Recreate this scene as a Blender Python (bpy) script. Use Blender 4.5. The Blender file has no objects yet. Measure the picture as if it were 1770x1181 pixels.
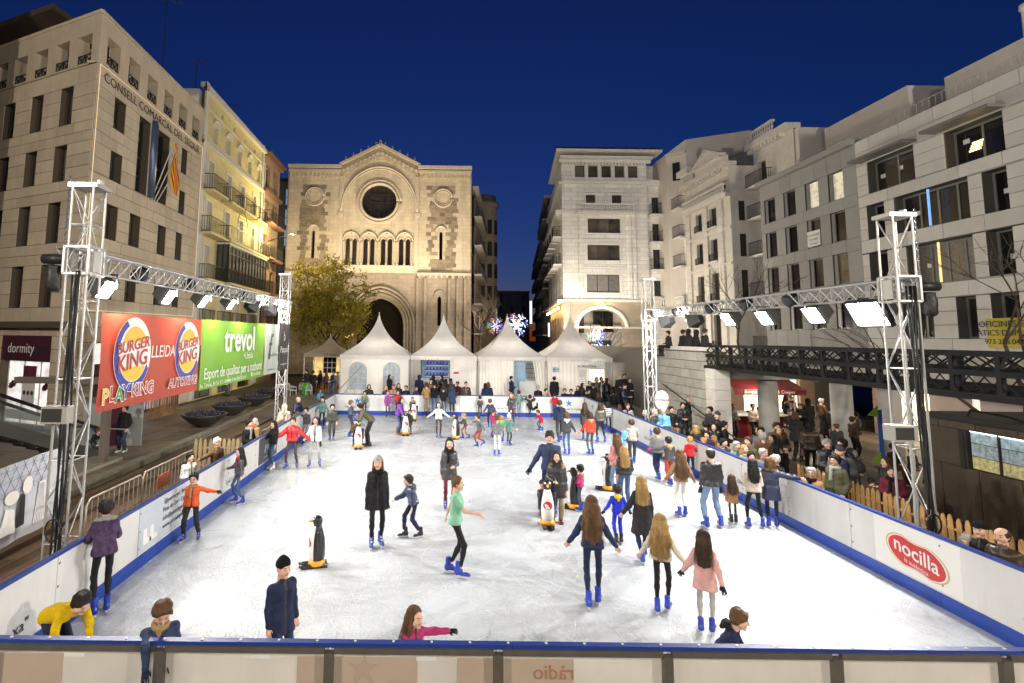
import bpy, bmesh, math, random
import numpy as np
from mathutils import Vector, Matrix
from mathutils.geometry import tessellate_polygon
random.seed(7)
SC = bpy.context.scene
COL = SC.collection
R = math.radians
# ---------------------------------------------------------------- camera
CAMZ = 4.0
FPX, PX, PY, PITCH, ROLL = 920.0, 750.0, 488.0, R(5.9), 0.012   # focal length and principal point on a 1770 px wide frame
cd = bpy.data.cameras.new('camera'); cam = bpy.data.objects.new('camera', cd); COL.objects.link(cam)
cd.sensor_width = 36.0; cd.lens = FPX / 1770 * 36
cd.shift_x = (885 - PX) / 1770; cd.shift_y = -(590.5 - PY) / 1770
cd.clip_start = 0.1; cd.clip_end = 2000
FW = Vector((0, math.cos(PITCH), math.sin(PITCH))); _r = Vector((1, 0, 0)); _u = _r.cross(FW)
RT = _r * math.cos(ROLL) + _u * math.sin(ROLL); UP = _u * math.cos(ROLL) - _r * math.sin(ROLL)
cam.matrix_world = Matrix(((RT.x, UP.x, -FW.x, 0), (RT.y, UP.y, -FW.y, 0), (RT.z, UP.z, -FW.z, CAMZ), (0, 0, 0, 1)))
SC.camera = cam
# ---------------------------------------------------------------- dusk sky
w = bpy.data.worlds.new('World'); SC.world = w; w.use_nodes = True
nt = w.node_tree; bg = nt.nodes['Background']
sky = nt.nodes.new('ShaderNodeTexSky'); sky.sky_type = 'NISHITA'; sky.sun_disc = False
sky.sun_elevation = R(-0.8); sky.sun_rotation = R(0); sky.altitude = 150; sky.dust_density = 0.3; sky.ozone_density = 6.0
nt.links.new(sky.outputs[0], bg.inputs[0])
bg.inputs[1].default_value = 0.205
SC.view_settings.view_transform = 'Standard'; SC.view_settings.look = 'None'
SC.view_settings.exposure = 0.25; SC.view_settings.gamma = 1.0; SC.view_settings.use_curve_mapping = False
SC.cycles.use_denoising = True
SC.cycles.use_adaptive_sampling = True; SC.cycles.adaptive_threshold = .02; SC.cycles.max_bounces = 4; SC.cycles.diffuse_bounces = 2; SC.cycles.glossy_bounces = 2; SC.cycles.transparent_max_bounces = 6
SC.cycles.caustics_reflective = False; SC.cycles.caustics_refractive = False
SC.cycles.sample_clamp_indirect = 4.0

# ---------------------------------------------------------------- pixel rays of the photograph, to measure the place
def ray(x, y): return FW + RT * ((x - PX) / FPX) - UP * ((y - PY) / FPX)
CP = Vector((0, 0, CAMZ))
def onz(x, y, z=0.0):
    d = ray(x, y); return CP + d * ((z - CAMZ) / d.z)
def onx(x, y, X):
    d = ray(x, y); return CP + d * (X / d.x)
def ony(x, y, Y):
    d = ray(x, y); return CP + d * (Y / d.y)

# ---------------------------------------------------------------- helpers
def link(o): COL.objects.link(o); return o
def tag(o, label=None, cat=None, group=None, kind=None):
    if label: o['label'] = label
    if cat: o['category'] = cat
    if group: o['group'] = group
    if kind: o['kind'] = kind
    return o
def thing(name, label, cat, loc=(0, 0, 0), rz=0, group=None):
    o = link(bpy.data.objects.new(name, None)); o.location = loc; o.rotation_euler = (0, 0, rz); o.empty_display_size = .2
    return tag(o, label, cat, group)
def adopt(o, parent):
    """parent o, whose coordinates are world coordinates, to a thing or part"""
    if parent is not None:
        o.parent = parent
        par = parent; M = Matrix.Identity(4)
        chain = []
        while par is not None: chain.append(par); par = par.parent
        for q in reversed(chain): M = M @ q.matrix_parent_inverse @ q.matrix_basis
        o.matrix_parent_inverse = M.inverted()
    return o
class MB:
    def __init__(s): s.v = []; s.f = []; s.m = []; s.cm = 0
    def face(s, pts, flip=False):
        b = len(s.v); s.v += [tuple(p) for p in pts]; i = list(range(b, b + len(pts)))
        s.f.append(i[::-1] if flip else i); s.m.append(s.cm)
    def box(s, lo, hi, T=None):
        (x0, y0, z0), (x1, y1, z1) = lo, hi
        c = [(x0,y0,z0),(x1,y0,z0),(x1,y1,z0),(x0,y1,z0),(x0,y0,z1),(x1,y0,z1),(x1,y1,z1),(x0,y1,z1)]
        if T: c = [T(*p) for p in c]
        b = len(s.v); s.v += [tuple(p) for p in c]
        for q in ((0,3,2,1),(4,5,6,7),(0,1,5,4),(1,2,6,5),(2,3,7,6),(3,0,4,7)): s.f.append([b + i for i in q]); s.m.append(s.cm)
    def bar(s, p, q, wx, wy=None, up=(0, 0, 1)):
        p = Vector(p); q = Vector(q); d = (q - p).normalized(); up = Vector(up)
        if abs(d.dot(up)) > .95: up = Vector((1, 0, 0))
        a = d.cross(up).normalized() * wx / 2; c = a.cross(d).normalized() * (wy or wx) / 2
        b = len(s.v)
        for e in (p, q): s.v += [tuple(e + a + c), tuple(e - a + c), tuple(e - a - c), tuple(e + a - c)]
        for k in range(4): s.f.append([b + k, b + (k + 1) % 4, b + 4 + (k + 1) % 4, b + 4 + k]); s.m.append(s.cm)
        s.f.append([b + 3, b + 2, b + 1, b]); s.f.append([b + 4, b + 5, b + 6, b + 7]); s.m += [s.cm, s.cm]
    def tube(s, pts, r, n=8, cap=True):
        pts = [Vector(p) for p in pts]; rs = r if isinstance(r, (list, tuple)) else [r] * len(pts)
        b = len(s.v); up = Vector((.13, .27, .95))
        for i, p in enumerate(pts):
            d = (pts[min(i + 1, len(pts) - 1)] - pts[max(i - 1, 0)]).normalized()
            a = d.cross(up)
            if a.length < .05: a = d.cross(Vector((1, 0, 0)))
            a.normalize(); c = a.cross(d)
            for k in range(n):
                t = 2 * math.pi * k / n; s.v.append(tuple(p + a * (rs[i] * math.cos(t)) + c * (rs[i] * math.sin(t))))
        for i in range(len(pts) - 1):
            for k in range(n):
                s.f.append([b + i * n + k, b + i * n + (k + 1) % n, b + (i + 1) * n + (k + 1) % n, b + (i + 1) * n + k]); s.m.append(s.cm)
        if cap:
            s.f.append([b + k for k in range(n)][::-1]); s.f.append([b + (len(pts) - 1) * n + k for k in range(n)]); s.m += [s.cm, s.cm]
    def lathe(s, prof, c=(0, 0, 0), n=20, sx=1, sy=1):
        b = len(s.v)
        for r, z in prof:
            for k in range(n):
                t = 2 * math.pi * k / n; s.v.append((c[0] + r * math.cos(t) * sx, c[1] + r * math.sin(t) * sy, c[2] + z))
        for i in range(len(prof) - 1):
            for k in range(n):
                s.f.append([b + i * n + k, b + i * n + (k + 1) % n, b + (i + 1) * n + (k + 1) % n, b + (i + 1) * n + k]); s.m.append(s.cm)
        if prof[-1][0] > 1e-4: s.f.append([b + (len(prof) - 1) * n + k for k in range(n)]); s.m.append(s.cm)
        if prof[0][0] > 1e-4: s.f.append([b + k for k in range(n)][::-1]); s.m.append(s.cm)
    def plate(s, outer, holes, T, w0, w1):
        """flat plate in (u, v) with holes, from depth w0 (front) back to w1; T(u, v, w) -> world"""
        polys = [[Vector((a, b, 0)) for a, b in p] for p in [outer] + holes]
        flat = [q for p in polys for q in p]; tri = tessellate_polygon(polys)
        for w, fl in ((w0, False), (w1, True)):
            b = len(s.v); s.v += [tuple(T(q.x, q.y, w)) for q in flat]
            for t in tri: s.f.append([b + i for i in (t[::-1] if fl else t)]); s.m.append(s.cm)
        for p in polys:
            for i in range(len(p)):
                q0, q1 = p[i], p[(i + 1) % len(p)]
                s.face([T(q0.x, q0.y, w0), T(q1.x, q1.y, w0), T(q1.x, q1.y, w1), T(q0.x, q0.y, w1)])
    def mesh(s, name, mats, smooth=False):
        me = bpy.data.meshes.new(name); me.from_pydata(s.v, [], s.f)
        for m in (mats if isinstance(mats, (list, tuple)) else [mats]): me.materials.append(m)
        if any(s.m): me.polygons.foreach_set('material_index', s.m)
        if smooth: me.polygons.foreach_set('use_smooth', [True] * len(me.polygons))
        bm = bmesh.new(); bm.from_mesh(me); bmesh.ops.recalc_face_normals(bm, faces=bm.faces); bm.to_mesh(me); bm.free()
        return me
    def build(s, name, mats, parent=None, smooth=False, world=True):
        o = link(bpy.data.objects.new(name, s.mesh(name, mats, smooth)))
        if parent is not None:
            if world: adopt(o, parent)
            else: o.parent = parent
        return o
def put(name, me, parent=None, M=None, world=True):
    o = link(bpy.data.objects.new(name, me))
    if M is not None: o.matrix_basis = M
    if parent is not None:
        if world: adopt(o, parent)
        else: o.parent = parent
    return o
_cubes = {}
def cube_mesh(mat):
    if mat.name not in _cubes:
        b = MB(); b.box((-.5, -.5, -.5), (.5, .5, .5)); _cubes[mat.name] = b.mesh('block_' + mat.name, mat)
    return _cubes[mat.name]
def piece(name, mat, lo, hi, parent, T=None):
    """one box-shaped piece sharing the unit block; T = (origin, ex, ey, ez) frame or None"""
    c = [(a + b) / 2 for a, b in zip(lo, hi)]; sz = [abs(b - a) for a, b in zip(lo, hi)]
    if T is None: M = Matrix.Translation(c) @ Matrix.Diagonal((*sz, 1))
    else:
        o, ex, ey, ez = T; p = o + ex * c[0] + ey * c[1] + ez * c[2]; a, b, d = ex * sz[0], ey * sz[1], ez * sz[2]
        M = Matrix(((a.x, b.x, d.x, p.x), (a.y, b.y, d.y, p.y), (a.z, b.z, d.z, p.z), (0, 0, 0, 1)))
    return put(name, cube_mesh(mat), parent, M)
def rod_mesh(mat, n=6):
    k = 'rod' + mat.name
    if k not in _cubes:
        b = MB(); b.tube([(0, 0, 0), (0, 0, 1)], 1, n); _cubes[k] = b.mesh('rod_' + mat.name, mat, True)
    return _cubes[k]
def rod(name, mat, p, q, r, parent):
    p = Vector(p); q = Vector(q); d = q - p
    M = Matrix.Translation(p) @ d.to_track_quat('Z', 'Y').to_matrix().to_4x4() @ Matrix.Diagonal((r, r, d.length, 1))
    return put(name, rod_mesh(mat), parent, M)
# ---------------------------------------------------------------- materials
MATS = {}
def M(name, c=(.5, .5, .5), r=.6, n=0., ns=4., b=0., bs=30., met=0., emit=0., obj=False, rnd=0., spec=.5, brick=None, det=4, trans=0., alpha=1., stain=0., strand=False):
    if name in MATS: return MATS[name]
    m = bpy.data.materials.new(name); m.use_nodes = True; t = m.node_tree; N = t.nodes; P = N['Principled BSDF']; Lk = t.links.new
    P.inputs['Base Color'].default_value = (*c, 1); P.inputs['Roughness'].default_value = r; P.inputs['Metallic'].default_value = met
    P.inputs['Specular IOR Level'].default_value = spec
    if trans: P.inputs['Transmission Weight'].default_value = trans
    if alpha < 1: P.inputs['Alpha'].default_value = alpha
    geo = N.new('ShaderNodeNewGeometry'); src = None
    if obj or n or rnd or brick or stain:
        if obj: oi = N.new('ShaderNodeObjectInfo'); src = oi.outputs['Color']
        else: rgb = N.new('ShaderNodeRGB'); rgb.outputs[0].default_value = (*c, 1); src = rgb.outputs[0]
        val = None
        def addv(x):
            nonlocal val
            if val is None: val = x; return
            a = N.new('ShaderNodeMath'); a.operation = 'ADD'; Lk(val, a.inputs[0]); Lk(x, a.inputs[1]); val = a.outputs[0]
        def scaled(x, k):
            a = N.new('ShaderNodeMath'); a.operation = 'MULTIPLY_ADD'; Lk(x, a.inputs[0]); a.inputs[1].default_value = 2 * k; a.inputs[2].default_value = -k; return a.outputs[0]
        if n:
            tx = N.new('ShaderNodeTexNoise'); tx.inputs['Scale'].default_value = ns; tx.inputs['Detail'].default_value = det
            Lk(geo.outputs['Position'], tx.inputs['Vector']); addv(scaled(tx.outputs[0], n * 1.6))
        if stain:
            mp = N.new('ShaderNodeMapping'); mp.inputs['Scale'].default_value = (1.2, 1.2, .12); Lk(geo.outputs['Position'], mp.inputs[0])
            tx = N.new('ShaderNodeTexNoise'); tx.inputs['Scale'].default_value = 1.6; tx.inputs['Detail'].default_value = 6; tx.inputs['Roughness'].default_value = .7
            Lk(mp.outputs[0], tx.inputs['Vector']); addv(scaled(tx.outputs[0], stain * 1.6))
        if rnd:
            o2 = N.new('ShaderNodeObjectInfo'); addv(scaled(o2.outputs['Random'], rnd))
        if brick:
            bw, bh, mort, dark = brick
            sp = N.new('ShaderNodeSeparateXYZ'); Lk(geo.outputs['Position'], sp.inputs[0]); ad = N.new('ShaderNodeMath'); ad.operation = 'ADD'
            Lk(sp.outputs[0], ad.inputs[0]); Lk(sp.outputs[1], ad.inputs[1]); cb = N.new('ShaderNodeCombineXYZ'); Lk(ad.outputs[0], cb.inputs[0]); Lk(sp.outputs[2], cb.inputs[1])
            bt = N.new('ShaderNodeTexBrick'); bt.inputs['Scale'].default_value = 1; bt.inputs['Brick Width'].default_value = bw; bt.inputs['Row Height'].default_value = bh
            bt.inputs['Mortar Size'].default_value = mort; bt.inputs['Color1'].default_value = (.5, .5, .5, 1); bt.inputs['Color2'].default_value = (.62, .62, .62, 1); bt.inputs['Mortar'].default_value = (.5 - dark,) * 3 + (1,)
            Lk(cb.outputs[0], bt.inputs['Vector']); addv(scaled(bt.outputs[0], .8))
        if val is not None:
            one = N.new('ShaderNodeMath'); one.operation = 'ADD'; one.inputs[1].default_value = 1; Lk(val, one.inputs[0]); one.use_clamp = False
            hs = N.new('ShaderNodeHueSaturation'); Lk(src, hs.inputs['Color']); Lk(one.outputs[0], hs.inputs['Value']); src = hs.outputs[0]
        Lk(src, P.inputs['Base Color'])
    if b:
        tb = N.new('ShaderNodeTexNoise'); tb.inputs['Scale'].default_value = bs; tb.inputs['Detail'].default_value = 5
        if strand:
            ms = N.new('ShaderNodeMapping'); ms.inputs['Scale'].default_value = (1, 1, .08); tc = N.new('ShaderNodeTexCoord'); Lk(tc.outputs['Object'], ms.inputs[0]); Lk(ms.outputs[0], tb.inputs['Vector']); Lk(ms.outputs[0], tx.inputs['Vector'])
        else: Lk(geo.outputs['Position'], tb.inputs['Vector'])
        bp = N.new('ShaderNodeBump'); bp.inputs['Strength'].default_value = b; bp.inputs['Distance'].default_value = .02; Lk(tb.outputs[0], bp.inputs['Height'])
        if brick: 
            b2 = N.new('ShaderNodeBump'); b2.inputs['Strength'].default_value = .7; b2.inputs['Distance'].default_value = .03; Lk(bt.outputs[0], b2.inputs['Height']); Lk(bp.outputs[0], b2.inputs['Normal']); bp = b2
        Lk(bp.outputs[0], P.inputs['Normal'])
    if emit:
        P.inputs['Emission Strength'].default_value = emit
        if src is not None: Lk(src, P.inputs['Emission Color'])
        else: P.inputs['Emission Color'].default_value = (*c, 1)
    MATS[name] = m; return m
def hexc(h):
    r = [int(h[i:i + 2], 16) / 255 for i in (0, 2, 4)]
    return tuple(x / 12.92 if x < .04045 else ((x + .055) / 1.055) ** 2.4 for x in r)
_txt = {}
def text(s, parent, T, size, mat, name='lettering', w=.006, align='CENTER', sx=1., shear=0., bold=0.):
    """flat lettering; T = (origin, e_right, e_up, e_out)"""
    k = (s, align, shear, bold)
    if k not in _txt:
        cu = bpy.data.curves.new('t', 'FONT'); cu.body = s; cu.align_x = align; cu.align_y = 'CENTER'; cu.size = 1; cu.resolution_u = 3; cu.shear = shear; cu.offset = bold; cu.extrude = .004
        ob = bpy.data.objects.new('t', cu); _txt[k] = bpy.data.meshes.new_from_object(ob); bpy.data.objects.remove(ob)
    me = _txt[k].copy(); me.name = 'lettering'; me.materials.clear(); me.materials.append(mat)
    o, ex, ey, ez = T; p = o + ez * w; a = ex * (size * sx); b = ey * size; c = ez * size
    me.transform(Matrix(((a.x, b.x, c.x, p.x), (a.y, b.y, c.y, p.y), (a.z, b.z, c.z, p.z), (0, 0, 0, 1))))
    return put(name, me, parent)
# ================================================================ people: implicit surfaces turned into one continuous mesh
def nets(D, org, h):
    S = D < 0; nx, ny, nz = D.shape
    c = S[:-1,:-1,:-1].astype(np.int8)
    for dx in (0, 1):
        for dy in (0, 1):
            for dz in (0, 1):
                if dx + dy + dz: c = c + S[dx:nx-1+dx, dy:ny-1+dy, dz:nz-1+dz]
    mix = (c > 0) & (c < 8); idx = np.argwhere(mix)
    if not len(idx): return np.zeros((0, 3)), np.zeros((0, 4), int)
    vid = np.full(mix.shape, -1, int); vid[mix] = np.arange(len(idx))
    pos = np.zeros((len(idx), 3)); cnt = np.zeros(len(idx)); i, j, k = idx.T
    for ax in range(3):
        o = [a for a in range(3) if a != ax]
        for a in (0, 1):
            for b in (0, 1):
                s0 = [0, 0, 0]; s0[o[0]] = a; s0[o[1]] = b; s1 = list(s0); s1[ax] = 1
                d0 = D[i+s0[0], j+s0[1], k+s0[2]]; d1 = D[i+s1[0], j+s1[1], k+s1[2]]
                m = (d0 < 0) != (d1 < 0); t = np.where(m, d0 / np.where(m, d0 - d1, 1), 0)
                p = np.tile(np.array(s0, float), (len(idx), 1)); p[:, ax] = t
                pos[m] += p[m]; cnt[m] += 1
    V = org + h * (idx + pos / cnt[:, None]); F = []
    for ax in range(3):
        o = [a for a in range(3) if a != ax]; sl0 = [slice(1, -1)] * 3; sl0[ax] = slice(0, -1); sl1 = [slice(1, -1)] * 3; sl1[ax] = slice(1, None)
        a0 = S[tuple(sl0)]; a1 = S[tuple(sl1)]; e = np.argwhere(a0 != a1)
        if not len(e): continue
        g = e.copy(); g[:, o[0]] += 1; g[:, o[1]] += 1
        fl = S[g[:, 0], g[:, 1], g[:, 2]]; q = []
        for da, db in ((-1, -1), (0, -1), (0, 0), (-1, 0)):
            n = g.copy(); n[:, o[0]] += da; n[:, o[1]] += db; q.append(vid[n[:, 0], n[:, 1], n[:, 2]])
        q = np.stack(q, 1); rev = fl if ax != 1 else ~fl; q[~rev] = q[~rev][:, ::-1]; F.append(q)
    return V, np.concatenate(F)
def field(prims, h, k=.03, cuts=(), wob=0., quilt=0.):
    A = np.array([[*p[0], p[2]] for p in prims] + [[*p[1], p[3]] for p in prims])
    lo = (A[:, :3] - A[:, 3:]).min(0) - 2.5 * h - .01; hi = (A[:, :3] + A[:, 3:]).max(0) + 2.5 * h + .01
    n = np.ceil((hi - lo) / h).astype(int) + 1
    X, Y, Z = np.meshgrid(*[lo[a] + h * np.arange(n[a]) for a in range(3)], indexing='ij'); X = X.astype(np.float32); Y = Y.astype(np.float32); Z = Z.astype(np.float32)
    D = None
    for p in prims:
        a = np.array(p[0], np.float32); d = np.array(p[1], np.float32) - a; L2 = float(d @ d) + 1e-9
        t = np.clip(((X - a[0]) * d[0] + (Y - a[1]) * d[1] + (Z - a[2]) * d[2]) / L2, 0, 1)
        r = p[2] + (p[3] - p[2]) * t
        if quilt and len(p) > 4 and p[4]: r = r + quilt * np.abs(np.sin(t * math.sqrt(L2) * math.pi / .085))
        q = np.sqrt((X - a[0] - t * d[0]) ** 2 + (Y - a[1] - t * d[1]) ** 2 + (Z - a[2] - t * d[2]) ** 2) - r
        if D is None: D = q
        else:
            hh = np.clip(.5 + .5 * (D - q) / k, 0, 1); D = D * (1 - hh) + q * hh - k * hh * (1 - hh)
    if wob: D = D + wob * (np.sin(X * 31 + Z * 17 + 2 * np.sin(Y * 23)) * np.sin(Z * 38 + Y * 21 + 1.5 * np.sin(X * 19)))
    for pt, nn in cuts: D = np.maximum(D, (X - pt[0]) * nn[0] + (Y - pt[1]) * nn[1] + (Z - pt[2]) * nn[2])
    return nets(D, lo, h)
def mesh_vf(name, V, F, mats, mi=None):
    me = bpy.data.meshes.new(name); nF = len(F); w = F.shape[1]
    me.vertices.add(len(V)); me.vertices.foreach_set('co', np.asarray(V, np.float32).ravel())
    me.loops.add(nF * w); me.loops.foreach_set('vertex_index', F.astype(np.int32).ravel())
    me.polygons.add(nF); me.polygons.foreach_set('loop_start', np.arange(0, nF * w, w, dtype=np.int32))
    for m in (mats if isinstance(mats, (list, tuple)) else [mats]): me.materials.append(m)
    if mi is not None: me.polygons.foreach_set('material_index', np.asarray(mi, np.int32))
    me.polygons.foreach_set('use_smooth', np.ones(nF, bool)); me.update(calc_edges=True); me.validate(); return me
M_SKIN = M('skin', obj=True, r=.5, n=.06, ns=14); M_EYE = M('eye_dark', (.02, .015, .012), .2); M_LIP = M('lips', (.38, .13, .11), .45); M_BROW = M('brow', (.04, .028, .02), .8); M_WHITE_EYE = M('eye_white', (.6, .58, .55), .3)
M_CLOTH = M('cloth', obj=True, r=.8, n=.12, ns=9, b=.35, bs=60, spec=.25); M_SHINY = M('puffer_cloth', obj=True, r=.38, n=.12, ns=7, b=.25, bs=26); M_KNIT = M('knit', obj=True, r=.95, n=.2, ns=40, b=.6, bs=120, spec=.1)
M_HAIR = M('hair', obj=True, r=.5, n=.5, ns=90, b=.9, bs=160, strand=True, spec=.35); M_DENIM = M('denim', obj=True, r=.85, n=.28, ns=7, b=.3, bs=90, spec=.2)
M_BOOT = M('skate_boot', obj=True, r=.32, n=.08, ns=12); M_STEEL = M('blade_steel', (.6, .62, .65), .25, met=.9); M_FUR = M('fur', obj=True, r=.95, n=.4, ns=60, b=1., bs=90, spec=.1)
M_ZIP = M('zip_dark', (.02, .02, .022), .5); M_LACE = M('boot_lace', (.55, .57, .62), .5)
M_PRINT = M('print_cloth', obj=True, r=.8, n=.7, ns=22, det=1, b=.3, bs=60)
# --- head, in units of a 0.23 m tall head, centred; looks along +y
def head_template():
    P = [((0,-.012,.03),(0,.004,.03),.083,.083), ((0,-.01,.045),(0,-.03,.04),.078,.078), ((0,.028,-.045),(0,.034,-.068),.052,.040), ((-.03,.02,-.03),(.03,.02,-.03),.05,.05),
         ((0,.078,.022),(0,.101,-.014),.009,.0145), ((-.028,.070,.030),(.028,.070,.030),.016,.016), ((-.04,.052,-.012),(-.03,.056,-.02),.03,.03), ((.04,.052,-.012),(.03,.056,-.02),.03,.03),
         ((-.018,.074,-.046),(.018,.074,-.046),.0095,.0095), ((-.082,-.008,.02),(-.086,-.012,-.012),.013,.010), ((.082,-.008,.02),(.086,-.012,-.012),.013,.010), ((0,.066,-.083),(0,.06,-.085),.022,.02),
         ((0,-.03,-.05),(0,-.04,-.15),.052,.055)]
    V, F = field(P, .0075, .018)
    V[:, 0] *= .93
    c = V[F].mean(1); mi = np.zeros(len(F), int)
    def blob(x, y, z, rx, rz): return ((np.abs(c[:, 0]) - x) / rx) ** 2 + ((c[:, 2] - z) / rz) ** 2 < 1
    fr = c[:, 1] > .055
    mi[fr & blob(.031, 0, .010, .014, .0085)] = 4
    mi[fr & blob(.031, 0, .010, .0075, .0085)] = 1
    mi[fr & blob(.033, 0, .036, .019, .0048)] = 3
    mi[fr & (np.abs(c[:, 0]) < .026) & (np.abs(c[:, 2] + .047) < .0085)] = 2
    return V, F, mi
HEAD = head_template()
def hand_template(grip):
    """right hand, wrist at the origin, fingers along -z, palm towards +y... thumb towards +x side"""
    P = [((-.018,0,-.02),(-.026,.002,-.075),.017,.015), ((.0,0,-.015),(-.008,.002,-.08),.018,.015), ((.016,0,-.02),(.012,.002,-.08),.018,.015), ((.024,.002,-.02),(.028,.003,-.075),.016,.014), ((0,0,.02),(0,0,-.02),.026,.024)]
    for x, L, s in ((-.031,.058,-.10), (-.011,.072,-.03), (.010,.078,.02), (.030,.070,.08)):
        a = np.array((x, .002, -.078)); an = .35 if not grip else 1.1
        for seg, q in ((.45, an * .5), (.30, an * 1.2), (.25, an * 1.8)):
            d = np.array((s, math.sin(q), -math.cos(q))); d /= np.linalg.norm(d); b = a + d * L * seg * 1.05; P.append((tuple(a), tuple(b), .0088, .0078)); a = b
    P += [((.026,.004,-.022),(.048,.014,-.048),.014,.011), ((.048,.014,-.048),(.054,.026,-.078),.010,.0085)]
    return field(P, .0062, .006)
HAND = {g: hand_template(g) for g in (0, 1)}
_T = {}
def tmpl(key, fn):
    if key not in _T: _T[key] = fn()
    return _T[key]
def hair_mesh(style):
    cap = [((0,-.022,.048),(0,-.012,.044),.091,.091), ((0,-.035,.01),(0,-.03,.03),.082,.086)]
    face_cut = [((0,.058,.06), (0,.93,-.36))]
    rh = np.random.RandomState(ord(style))
    def tufts(n, zmin, L, r0):
        o = []
        for _ in range(n):
            th = rh.uniform(-2.9, 2.9); zz = rh.uniform(zmin, .125); rr = math.sqrt(max(.0, .093 ** 2 - min(abs(zz - .045), .092) ** 2)) + .002
            if zz < .06 and abs(th) < .95: continue
            p = vv(rr * math.sin(th) * .95, rr * math.cos(th) - .02, zz); q = p * vv(1.03, 1.03, 1) + vv(0, 0, -L) + rh.normal(0, .006, 3); o.append((tuple(p), tuple(q), r0, r0 * .6))
        return o
    if style == 's': P = cap + [((0,-.045,-.03),(0,-.045,0),.062,.07)] + tufts(60, -.03, .035, .015) + [((x, .062, .098), (x * 1.2 + .012, .083, .066), .016, .010) for x in (-.05, -.025, 0, .025, .05)]; cut = [((0,.072,.05), (0,.95,-.30))]
    elif style == 'B': P = cap + [((0,-.045,-.03),(0,-.045,0),.062,.07)]; cut = face_cut + [((0,-.02,.088),(0,.35,.94))]
    elif style == 'o': P = cap + [((-.07,-.01,.02),(-.082,.005,-.10),.032,.034), ((.07,-.01,.02),(.082,.005,-.10),.032,.034), ((0,-.06,0),(0,-.06,-.11),.07,.07)]; cut = [((0,.066,.075),(0,.9,-.3))]
    elif style == 'l': P = cap + [((-.07,-.01,.02),(-.09,.012,-.22),.034,.03), ((.07,-.01,.02),(.09,.012,-.22),.034,.03), ((-.03,-.06,0),(-.05,-.115,-.34),.066,.045), ((.03,-.06,0),(.05,-.115,-.34),.066,.045), ((0,-.06,0),(0,-.12,-.36),.06,.04)]; cut = [((0,.072,.075),(0,.9,-.25))]
    elif style == 'x': P = cap + [((-.07,-.02,.02),(-.13,-.06,-.30),.036,.05), ((.07,-.02,.02),(.13,-.06,-.30),.036,.05), ((-.04,-.06,0),(-.08,-.13,-.46),.07,.06), ((.04,-.06,0),(.08,-.13,-.46),.07,.06), ((0,-.06,0),(0,-.14,-.52),.07,.05)]; cut = [((0,.07,.075),(0,.9,-.25))]
    elif style == 'p': P = cap + [((0,-.085,.06),(0,-.16,.045),.03,.034), ((0,-.16,.045),(0,-.18,-.17),.036,.012)]; cut = face_cut
    elif style == 'b': P = cap + [((0,-.09,.09),(0,-.10,.095),.045,.045)]; cut = face_cut
    elif style == 'k': P = [((0,-.012,.055),(0,-.008,.06),.095,.092), ((0,-.01,.09),(0,-.015,.115),.075,.05)]; cut = [((0,.02,.028),(0,-.18,-.98))]
    elif style == 'K': P = [((0,-.012,.055),(0,-.008,.06),.095,.092), ((0,-.01,.09),(0,-.015,.115),.075,.05), ((0,-.02,.175),(0,-.02,.178),.034,.034)]; cut = [((0,.02,.028),(0,-.18,-.98))]
    elif style == 'H': P = [((0,-.03,.04),(0,-.02,.03),.112,.112), ((0,-.03,-.02),(0,-.03,-.12),.105,.10)]; cut = [((0,.062,.04),(0,1,-.02))]
    elif style == 'W': P = [((0,-.012,.055),(0,-.008,.06),.093,.092), ((0,.075,.045),(0,.10,.04),.03,.028)]; cut = [((0,0,.035),(0,.05,-1))]
    wob = .006 if style in 'lxop' else .0
    V, F = field(P, .009, .02, cut, wob)
    if style in 'slobpxB': V = V + np.random.RandomState(3).normal(0, .0012, V.shape)
    if style in 'lxop':
        Ls = {'l': .36, 'x': .54, 'o': .13, 'p': .0}[style]; ex_v, ex_f = [], []; nb_ = len(V); wv = .02 if style == 'x' else .008
        for i_ in range(230 if Ls else 60):
            th = rh.uniform(-2.2, 2.2) + math.pi; z0 = rh.uniform(-.02, .13); zl = -Ls * rh.uniform(.6, 1.06) if Ls else -.04 - .02 * rh.rand(); ph = rh.uniform(0, 6.28); w0 = rh.uniform(.0025, .005); fl = rh.uniform(.0, .018); pv = None
            for k in range(9):
                t = k / 8; z = z0 + (zl - z0) * t
                if z > .0: rr = math.sqrt(max(.001, .098 ** 2 - min(abs(z - .045), .095) ** 2)); rx = rr; ry = rr; cy = -.022
                else: s_ = -z / max(Ls, .05); rx = .098 + (.075 if style == 'x' else .035) * s_; ry = .095 - .02 * s_; cy = -.03 - (.10 if style != 'o' else .03) * min(s_, 1)
                x = (rx + .002 + fl * t) * math.sin(th) + wv * t * math.sin(z * 38 + ph); y = cy + (ry + .003 + fl * t) * math.cos(th); w = w0 * (1 - .75 * t)
                if y > .05: y = .05
                a = len(ex_v) + nb_; ex_v += [(x - w * math.cos(th), y + w * math.sin(th), z), (x + w * math.cos(th), y - w * math.sin(th), z)]
                if pv is not None: ex_f.append((pv, pv + 1, a + 1, a))
                pv = a
        V = np.concatenate([V, np.array(ex_v)]); F = np.concatenate([F, np.array(ex_f)])
    return mesh_vf('hair_' + style, V, F, M_KNIT if style in 'kKW' else (M_CLOTH if style == 'H' else M_HAIR))
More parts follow.
